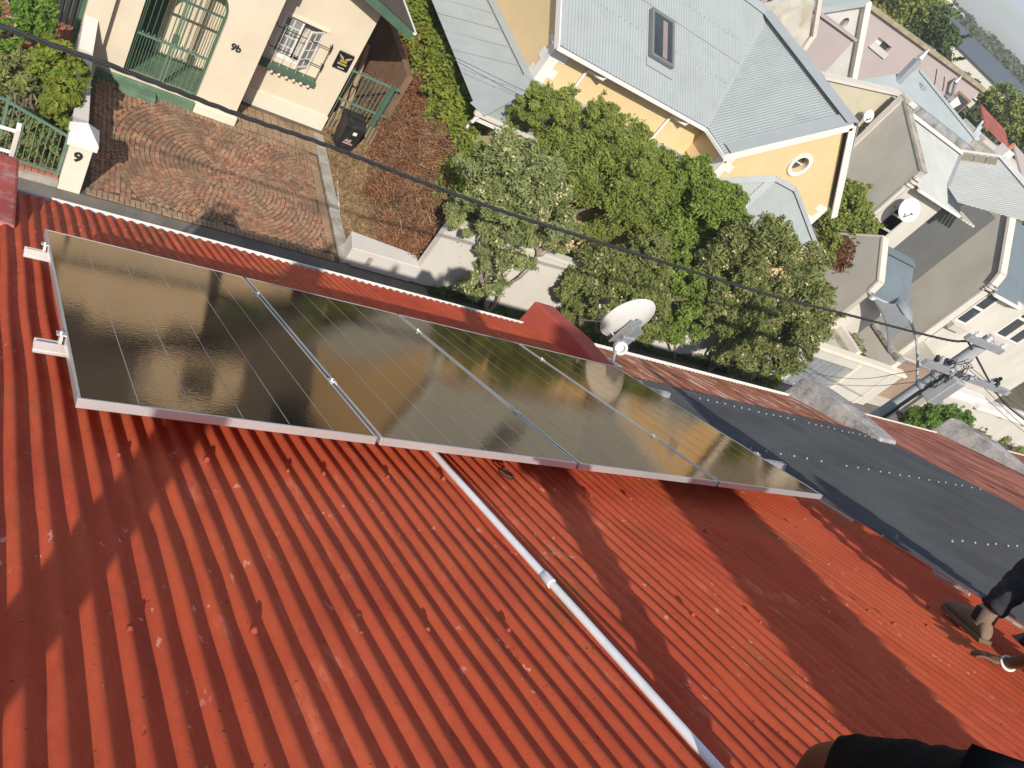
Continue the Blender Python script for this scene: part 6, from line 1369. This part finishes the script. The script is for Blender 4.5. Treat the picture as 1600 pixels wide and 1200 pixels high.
tree('reddish flowering creeper behind the weathered parapet', 'trees behind the mauve house', (bo.x, 29, G), [B(1190, -4, 29, .9)], leaf_mat('red_leaf', [(.16, .04, .04), (.22, .07, .06), (.10, .08, .03)]), 60, .22, M['bark'], [(bo, .1, .05)], .6, 0, 20, 99, .34)

# ------------------------------------------------------------------ air
hz = bpy.data.materials.new('haze_air'); hz.use_nodes = True; hz.node_tree.nodes.clear()
ho = hz.node_tree.nodes.new('ShaderNodeOutputMaterial'); hv_ = hz.node_tree.nodes.new('ShaderNodeVolumePrincipled'); hv_.inputs['Color'].default_value = (.93, .94, .95, 1); hv_.inputs['Density'].default_value = .0010; hv_.inputs['Anisotropy'].default_value = .2
hz.node_tree.links.new(hv_.outputs[0], ho.inputs['Volume'])
ob = bx(-420, -420, G - 1.2, 920, 920, 21).build('haze', hz); ob['kind'] = 'stuff'

# ------------------------------------------------------------------ people
from mathutils import noise as MN
def skin_mesh(name, J, E, m, parent, sub=2, root=None, folds=0):
    """one continuous surface grown over a skeleton: J name -> (point, rx, ry), E pairs of names"""
    names = list(J); me = bpy.data.meshes.new(name); off = rootoff(parent)
    me.from_pydata([tuple(Vector(J[k][0]) - off) for k in names], [(names.index(a), names.index(b)) for a, b in E], [])
    o = bpy.data.objects.new(name, me); COL.objects.link(o); o.parent = parent
    sk_ = o.modifiers.new('skin', 'SKIN'); sk_.use_smooth_shade = True
    for i, k in enumerate(names):
        v = me.skin_vertices[0].data[i]; v.radius = (J[k][1], J[k][2] if len(J[k]) > 2 else J[k][1]); v.use_root = (k == (root or names[0]))
    ss = o.modifiers.new('sub', 'SUBSURF'); ss.levels = sub; ss.render_levels = sub
    bpy.context.view_layer.update()
    m2 = bpy.data.meshes.new_from_object(o.evaluated_get(bpy.context.evaluated_depsgraph_get())); o.modifiers.clear(); o.data = m2
    if folds:
        for v in m2.vertices:
            p = v.co; f = MN.noise(Vector((p.x * 9, p.y * 9, p.z * 26))) + .5 * MN.noise(Vector((p.x * 30 + 7, p.y * 30, p.z * 60))); v.co = p + v.normal * (folds * f)
    m2.materials.clear(); m2.materials.append(m); m2.polygons.foreach_set('use_smooth', [True] * len(m2.polygons)); return o
def person(label, pts, skin, top, bottom, bottom_to='ankle', seat=None, hand_l=None, boots=True):
    """pts: pelvis chest neck head shoulder_l/r elbow_l/r wrist_l/r hip_l/r knee_l/r ankle_l/r toe_l/r"""
    V3 = {k: Vector(v) for k, v in pts.items()}
    t = thing('person', label, 'person', V3['ankle_l'].lerp(V3['ankle_r'], .5))
    up = (V3['head'] - V3['neck']).normalized()
    J = {'pelvis': (V3['pelvis'], .13, .11), 'waist': (V3['pelvis'].lerp(V3['chest'], .45), .125, .10), 'chest': (V3['chest'], .15, .115), 'neck': (V3['neck'], .058), 'jaw': (V3['neck'].lerp(V3['head'], .6), .075, .085), 'head': (V3['head'], .085, .095), 'crown': (V3['head'] + up * .09, .06, .07)}
    E_ = [('pelvis', 'waist'), ('waist', 'chest'), ('chest', 'neck'), ('neck', 'jaw'), ('jaw', 'head'), ('head', 'crown')]
    for s in 'lr':
        J['shoulder' + s] = (V3['shoulder_' + s], .062); J['elbow' + s] = (V3['elbow_' + s], .042); J['fore' + s] = (V3['elbow_' + s].lerp(V3['wrist_' + s], .3), .043); J['wrist' + s] = (V3['wrist_' + s], .028)
        J['hip' + s] = (V3['hip_' + s], .088); J['thigh' + s] = (V3['hip_' + s].lerp(V3['knee_' + s], .5), .078); J['knee' + s] = (V3['knee_' + s], .058); J['calf' + s] = (V3['knee_' + s].lerp(V3['ankle_' + s], .3), .056); J['ankle' + s] = (V3['ankle_' + s], .036); J['toe' + s] = (V3['toe_' + s], .032, .04)
        E_ += [('chest', 'shoulder' + s), ('shoulder' + s, 'elbow' + s), ('elbow' + s, 'fore' + s), ('fore' + s, 'wrist' + s), ('pelvis', 'hip' + s), ('hip' + s, 'thigh' + s), ('thigh' + s, 'knee' + s), ('knee' + s, 'calf' + s), ('calf' + s, 'ankle' + s), ('ankle' + s, 'toe' + s)]
    body = skin_mesh('body', J, E_, skin, t)
    # clothes follow the same joints a little proud of the body
    Jt = {k: (v[0], v[1] + .018, (v[2] if len(v) > 2 else v[1]) + .018) for k, v in J.items()}
    sh = ['pelvis', 'waist', 'chest', 'shoulderl', 'shoulderr']; Js = {k: Jt[k] for k in sh}
    for s in 'lr': Js['half' + s] = (V3['shoulder_' + s].lerp(V3['elbow_' + s], .6), .066)
    Js['collar'] = (V3['chest'].lerp(V3['neck'], .7), .075)
    skin_mesh('shirt', Js, [('pelvis', 'waist'), ('waist', 'chest'), ('chest', 'collar'), ('chest', 'shoulderl'), ('chest', 'shoulderr'), ('shoulderl', 'halfl'), ('shoulderr', 'halfr')], top, t, root='chest')
    Jl = {'pelvis': Jt['pelvis']}; El = []
    for s in 'lr':
        Jl['hip' + s] = Jt['hip' + s]; Jl['thigh' + s] = Jt['thigh' + s]; El += [('pelvis', 'hip' + s), ('hip' + s, 'thigh' + s)]
        if bottom_to == 'ankle':
            Jl['knee' + s] = Jt['knee' + s]; Jl['calf' + s] = Jt['calf' + s]; Jl['hem' + s] = (V3['knee_' + s].lerp(V3['ankle_' + s], .88), .062); El += [('thigh' + s, 'knee' + s), ('knee' + s, 'calf' + s), ('calf' + s, 'hem' + s)]
        else:
            Jl['hem' + s] = (V3['hip_' + s].lerp(V3['knee_' + s], .84), .084); El += [('thigh' + s, 'hem' + s)]
    skin_mesh('trousers' if bottom_to == 'ankle' else 'shorts', Jl, El, bottom, t, 3, folds=.008)
    skin_mesh('hair', {'a': (V3['head'] + up * .04, .092, .10), 'b': (V3['head'] + up * .105, .07, .08)}, [('a', 'b')], M['hair'], t)
    if boots:
        for s in 'lr':
            a, b = V3['ankle_' + s], V3['toe_' + s]; skin_mesh('boot', {'shaft': (a + (V3['knee_' + s] - a).normalized() * .10, .055), 'heel': (a - (b - a).normalized() * .03, .050), 'mid': (a.lerp(b, .5), .048, .042), 'toe': (b, .044, .036)}, [('shaft', 'heel'), ('heel', 'mid'), ('mid', 'toe')], M['suede'], t)
    for s in 'lr':      # hands: palm and five fingers each
        w = V3['wrist_' + s]; e = V3['elbow_' + s]; d = hand_l if (hand_l and s == 'l') else (w - e).normalized(); sd_ = d.cross(NR).normalized(); hn = sd_.cross(d).normalized()
        Jh = {'wrist': (w, .028, .022), 'palm': (w + d * .05, .040, .018)}; Eh = [('wrist', 'palm')]
        for i, (off_, ln_) in enumerate(((-.032, .070), (-.011, .084), (.011, .080), (.031, .062))):
            Jh['k%d' % i] = (w + d * .095 + sd_ * off_, .0105); Jh['m%d' % i] = (w + d * (.095 + ln_ * .55) + sd_ * off_ * 1.15 + hn * .006, .009); Jh['t%d' % i] = (w + d * (.095 + ln_) + sd_ * off_ * 1.25 - hn * .008, .0075); Eh += [('palm', 'k%d' % i), ('k%d' % i, 'm%d' % i), ('m%d' % i, 't%d' % i)]
        th_ = -1 if s == 'l' else 1; Jh['h0'] = (w + d * .035 + sd_ * .04 * th_, .013); Jh['h1'] = (w + d * .085 + sd_ * .062 * th_, .010); Eh += [('palm', 'h0'), ('h0', 'h1')]
        skin_mesh('hand', Jh, Eh, skin, t, 1)
    return t
# photographer: behind and left of the lens
fx, fy0 = -.86, -5.85
z0 = rf(0, fy0).z
person('person in dark clothes standing on the red roof, holding up a camera phone', dict(pelvis=(fx - .05, fy0, z0 + .92), chest=(fx, fy0, z0 + 1.27), neck=(fx + .02, fy0, z0 + 1.44), head=(fx + .05, fy0, z0 + 1.58),
    shoulder_l=(fx + .02, fy0 + .17, z0 + 1.38), shoulder_r=(fx + .02, fy0 - .17, z0 + 1.38), elbow_l=(fx + .12, fy0 + .26, z0 + 1.12), elbow_r=(fx + .10, fy0 + .02, z0 + 1.10), wrist_l=(fx + .22, fy0 + .44, z0 + 1.20), wrist_r=(fx + .22, fy0 + .32, z0 + 1.10),
    hip_l=(fx - .02, fy0 + .09, z0 + .88), hip_r=(fx - .10, fy0 - .09, z0 + .88), knee_l=(fx + .02, fy0 + .12, z0 + .46), knee_r=(fx - .10, fy0 - .12, z0 + .52), ankle_l=rf(fx + .02, fy0 + .12, .09), ankle_r=rf(fx - .12, fy0 - .14, .09), toe_l=rf(fx + .13, fy0 + .24, .04), toe_r=rf(fx - .02, fy0 - .0, .04)), M['skin'], M['shirt'], M['jeans'])
# second person: crouching close on the right, only the bent knee in black shorts shows
kd = ray(1290, 1192); kn = CAM + kd * 2.25
hr = CAM + ray(1545, 1268) * 1.78
pe = hr + Vector((-.02, -.13, .03)); hl = pe + Vector((-.02, -.11, -.03)); kl = hl + Vector((.22, .02, -.42))
person('person stooping at the lower right, bare brown knee and black shorts showing', dict(pelvis=pe, chest=pe + Vector((.0, -.10, .42)), neck=pe + Vector((.0, -.08, .58)), head=pe + Vector((.02, -.04, .71)),
    shoulder_l=pe + Vector((-.03, -.27, .52)), shoulder_r=pe + Vector((.05, .06, .52)), elbow_l=pe + Vector((-.04, -.33, .26)), elbow_r=pe + Vector((.02, -.02, .26)), wrist_l=pe + Vector((.06, -.28, .06)), wrist_r=pe + Vector((.08, -.10, .10)),
    hip_l=hl, hip_r=hr, knee_l=kl, knee_r=kn, ankle_l=rf(kl.x - .02, kl.y - .06, .09), ankle_r=rf(kn.x - .02, kn.y - .16, .09), toe_l=rf(kl.x + .06, kl.y + .1, .04), toe_r=rf(kn.x + .06, kn.y - .02, .04)), M['skin'], M['shirt'], M['shorts'], bottom_to='knee')
# third person: at the right edge, boot, dark jeans and one hand in view
bt, bh = onR(1474, 948, .02), onR(1533, 1003, .02)
bd = (bt - bh); bl0 = bd.length; bd.normalize()
pr = thing('person', 'person sitting at the right edge in dark jeans and brown boots, hand on roof', 'person', bh)
ank = bh + bd * .055 + NR * .11
sidev = bd.cross(NR).normalized()
secs = [(-.02, .035, .05, .0), (.02, .040, .13, .0), (.075, .043, .15, .0), (.12, .044, .125, 0), (.17, .048, .092, 0), (.22, .050, .075, 0), (.265, .043, .062, 0), (.292, .022, .040, 0)]
k_ = bl0 / .30
mb = MB(); ring = 12; vv = []
for (a, w, h, _) in secs:
    for i in range(ring):
        an = 2 * math.pi * i / ring; cu = math.cos(an); su = math.sin(an)
        vv.append(bh + bd * (a * k_) + sidev * (w * cu) + NR * (.012 + h * (.5 + .5 * su) * (1 if su > 0 else 1)))
fs = [(i * ring + j, i * ring + (j + 1) % ring, (i + 1) * ring + (j + 1) % ring, (i + 1) * ring + j) for i in range(len(secs) - 1) for j in range(ring)] + [tuple(range(ring))[::-1], tuple(range((len(secs) - 1) * ring, len(secs) * ring))]
bo_ = mb.add(vv, fs).build('boot', M['suede'], pr, smooth=True); bo_.modifiers.new('sub', 'SUBSURF').render_levels = 2
so_ = MB(); outl = [(a * k_, w + .006) for (a, w, h, _) in secs]
so_.prism([bh + bd * a + sidev * w for a, w in outl] + [bh + bd * a - sidev * w for a, w in reversed(outl)], NR * .026); so_.build('sole', M['sole'], bo_, bevel=.005)
lg = (onX(1600, 915, ank.x + .16) - ank)
cols_ = Vector((0, 0, 0))
coll = [bh + bd * .02 * k_ + NR * .12, bh + bd * .03 * k_ + NR * .185]
MB().tube([bh + bd * .055 * k_ + NR * .07, bh + bd * .05 * k_ + NR * .13, bh + bd * .048 * k_ + NR * .17], [.050, .053, .052], 14).build('boot_shaft', M['suede'], bo_, smooth=True)
MB().obb(bh + bd * .055 * k_ + NR * .125 - sidev * -.047, bd * .026, NR * .040, sidev * .010).build('elastic_gusset', M['black'], bo_, bevel=.006); MB().obb(bh + bd * .055 * k_ + NR * .125 + sidev * -.047, bd * .026, NR * .040, sidev * .010).build('elastic_gusset', M['black'], bo_, bevel=.006)
a0_ = bh + bd * .045 * k_ + NR * .16; kneep = CAM + ray(1640, 868) * ((a0_ - CAM).length * 1.02)
mid1 = a0_.lerp(kneep, .35)
J = {'hem': (a0_, .060), 'b1': (a0_.lerp(kneep, .10), .075), 'b2': (a0_.lerp(kneep, .2), .066), 'b3': (a0_.lerp(kneep, .32), .080), 'b4': (a0_.lerp(kneep, .42), .072), 'mid': (a0_.lerp(kneep, .6), .084), 'knee': (kneep, .085)}
pel = rf(4.22, -5.0, .13); hip3 = pel + Vector((.06, .09, .02)); hip4 = pel + Vector((.08, -.10, .0)); knee4 = hip4 + Vector((.52, .10, .22)); hem4 = rf(knee4.x + .28, knee4.y - .10, .12)
J.update({'hip': (hip3, .105), 'pelvis': (pel, .15, .13), 'hip2': (hip4, .105), 'knee2': (knee4, .085), 'hem2': (hem4, .062)})
skin_mesh('trousers', J, [('pelvis', 'hip'), ('hip', 'knee'), ('knee', 'mid'), ('mid', 'b4'), ('b4', 'b3'), ('b3', 'b2'), ('b2', 'b1'), ('b1', 'hem'), ('pelvis', 'hip2'), ('hip2', 'knee2'), ('knee2', 'hem2')], M['jeans'], pr, 3, root='pelvis', folds=.012)
hw_ = onR(1572, 1038, .04); hf = onR(1517, 1017, .02); hdv = (hf - hw_); hL = hdv.length; hdv.normalize()
ches = pel + Vector((-.03, -.05, .42)); shl = ches + Vector((-.12, .12, .06)); shr = ches + Vector((.17, -.10, .06)); elb = onR(1640, 1030, .22)
nk = ches + Vector((-.06, .05, .16)); hdp = ches + Vector((-.12, .10, .30))
sdv = hdv.cross(NR).normalized(); sc_h = hL / .19
J = {'chest': (ches, .15, .12), 'waist': (pel.lerp(ches, .5), .13, .11), 'pelvis': (pel, .13), 'neck': (nk, .058), 'jaw': (nk.lerp(hdp, .6), .075), 'head': (hdp, .09), 'crown': (hdp + (hdp - nk).normalized() * .09, .065),
     'shl': (shl, .062), 'elb': (elb, .045), 'fore': (elb.lerp(hw_, .4), .043), 'wr': (hw_ + NR * .005, .028, .026), 'palm': (hw_ + hdv * .055 * sc_h + NR * .0, .038, .018), 'shr': (shr, .062), 'elr': (shr + Vector((.16, -.02, -.25)), .045), 'wrr': (shr + Vector((.20, .2, -.22)), .03), 'pr': (shr + Vector((.20, .28, -.20)), .032)}
E_ = [('pelvis', 'waist'), ('waist', 'chest'), ('chest', 'neck'), ('neck', 'jaw'), ('jaw', 'head'), ('head', 'crown'), ('chest', 'shl'), ('shl', 'elb'), ('elb', 'fore'), ('fore', 'wr'), ('wr', 'palm'), ('chest', 'shr'), ('shr', 'elr'), ('elr', 'wrr'), ('wrr', 'pr')]
for i, (o_, ln_) in enumerate(((-.030, .075), (-.010, .092), (.010, .086), (.028, .064))):
    J['k%d' % i] = (hw_ + hdv * .098 * sc_h + sdv * o_ * sc_h + NR * .004, .0105); J['m%d' % i] = (hw_ + hdv * (.098 + ln_ * .55) * sc_h + sdv * o_ * 1.25 * sc_h + NR * .006, .0095); J['t%d' % i] = (hw_ + hdv * (.098 + ln_) * sc_h + sdv * o_ * 1.4 * sc_h - NR * .012, .008)
    E_ += [('palm', 'k%d' % i), ('k%d' % i, 'm%d' % i), ('m%d' % i, 't%d' % i)]
J['h0'] = (hw_ + hdv * .03 + sdv * .042, .013); J['h1'] = (hw_ + hdv * .075 + sdv * .066 - NR * .006, .0105); J['h2'] = (hw_ + hdv * .105 + sdv * .075 - NR * .012, .0085); E_ += [('palm', 'h0'), ('h0', 'h1'), ('h1', 'h2')]
skin_mesh('body', J, E_, M['skin'], pr, 2, root='pelvis')
skin_mesh('shirt', {'pelvis': (pel, .155, .14), 'waist': (pel.lerp(ches, .5), .15, .13), 'chest': (ches, .17, .135), 'collar': (nk.lerp(ches, .3), .075), 'shl': (shl, .08), 'hl': (shl.lerp(elb, .5), .068), 'shr': (shr, .08), 'hr': (shr + Vector((.06, .06, -.14)), .068)}, [('pelvis', 'waist'), ('waist', 'chest'), ('chest', 'collar'), ('chest', 'shl'), ('shl', 'hl'), ('chest', 'shr'), ('shr', 'hr')], M['shirt'], pr, root='chest')
skin_mesh('hair', {'a': (hdp + (hdp - nk).normalized() * .04, .096), 'b': (hdp + (hdp - nk).normalized() * .10, .075)}, [('a', 'b')], M['hair'], pr)
wrv = (hw_ - elb).normalized(); wa = wrv.cross(NR).normalized(); wb = wa.cross(wrv)
MB().tube([hw_ - wrv * .012 + wa * .036 * math.cos(a) + wb * .033 * math.sin(a) + NR * .004 for a in np.linspace(0, 2 * math.pi, 25)], .007, 6).build('bracelet', M['white'], pr, smooth=True)
bo2 = MB().obb(rf(hem4.x, hem4.y + .06, .045), sidev * .045, bd * .14, NR * .04).build('boot', M['suede'], pr, bevel=.03)
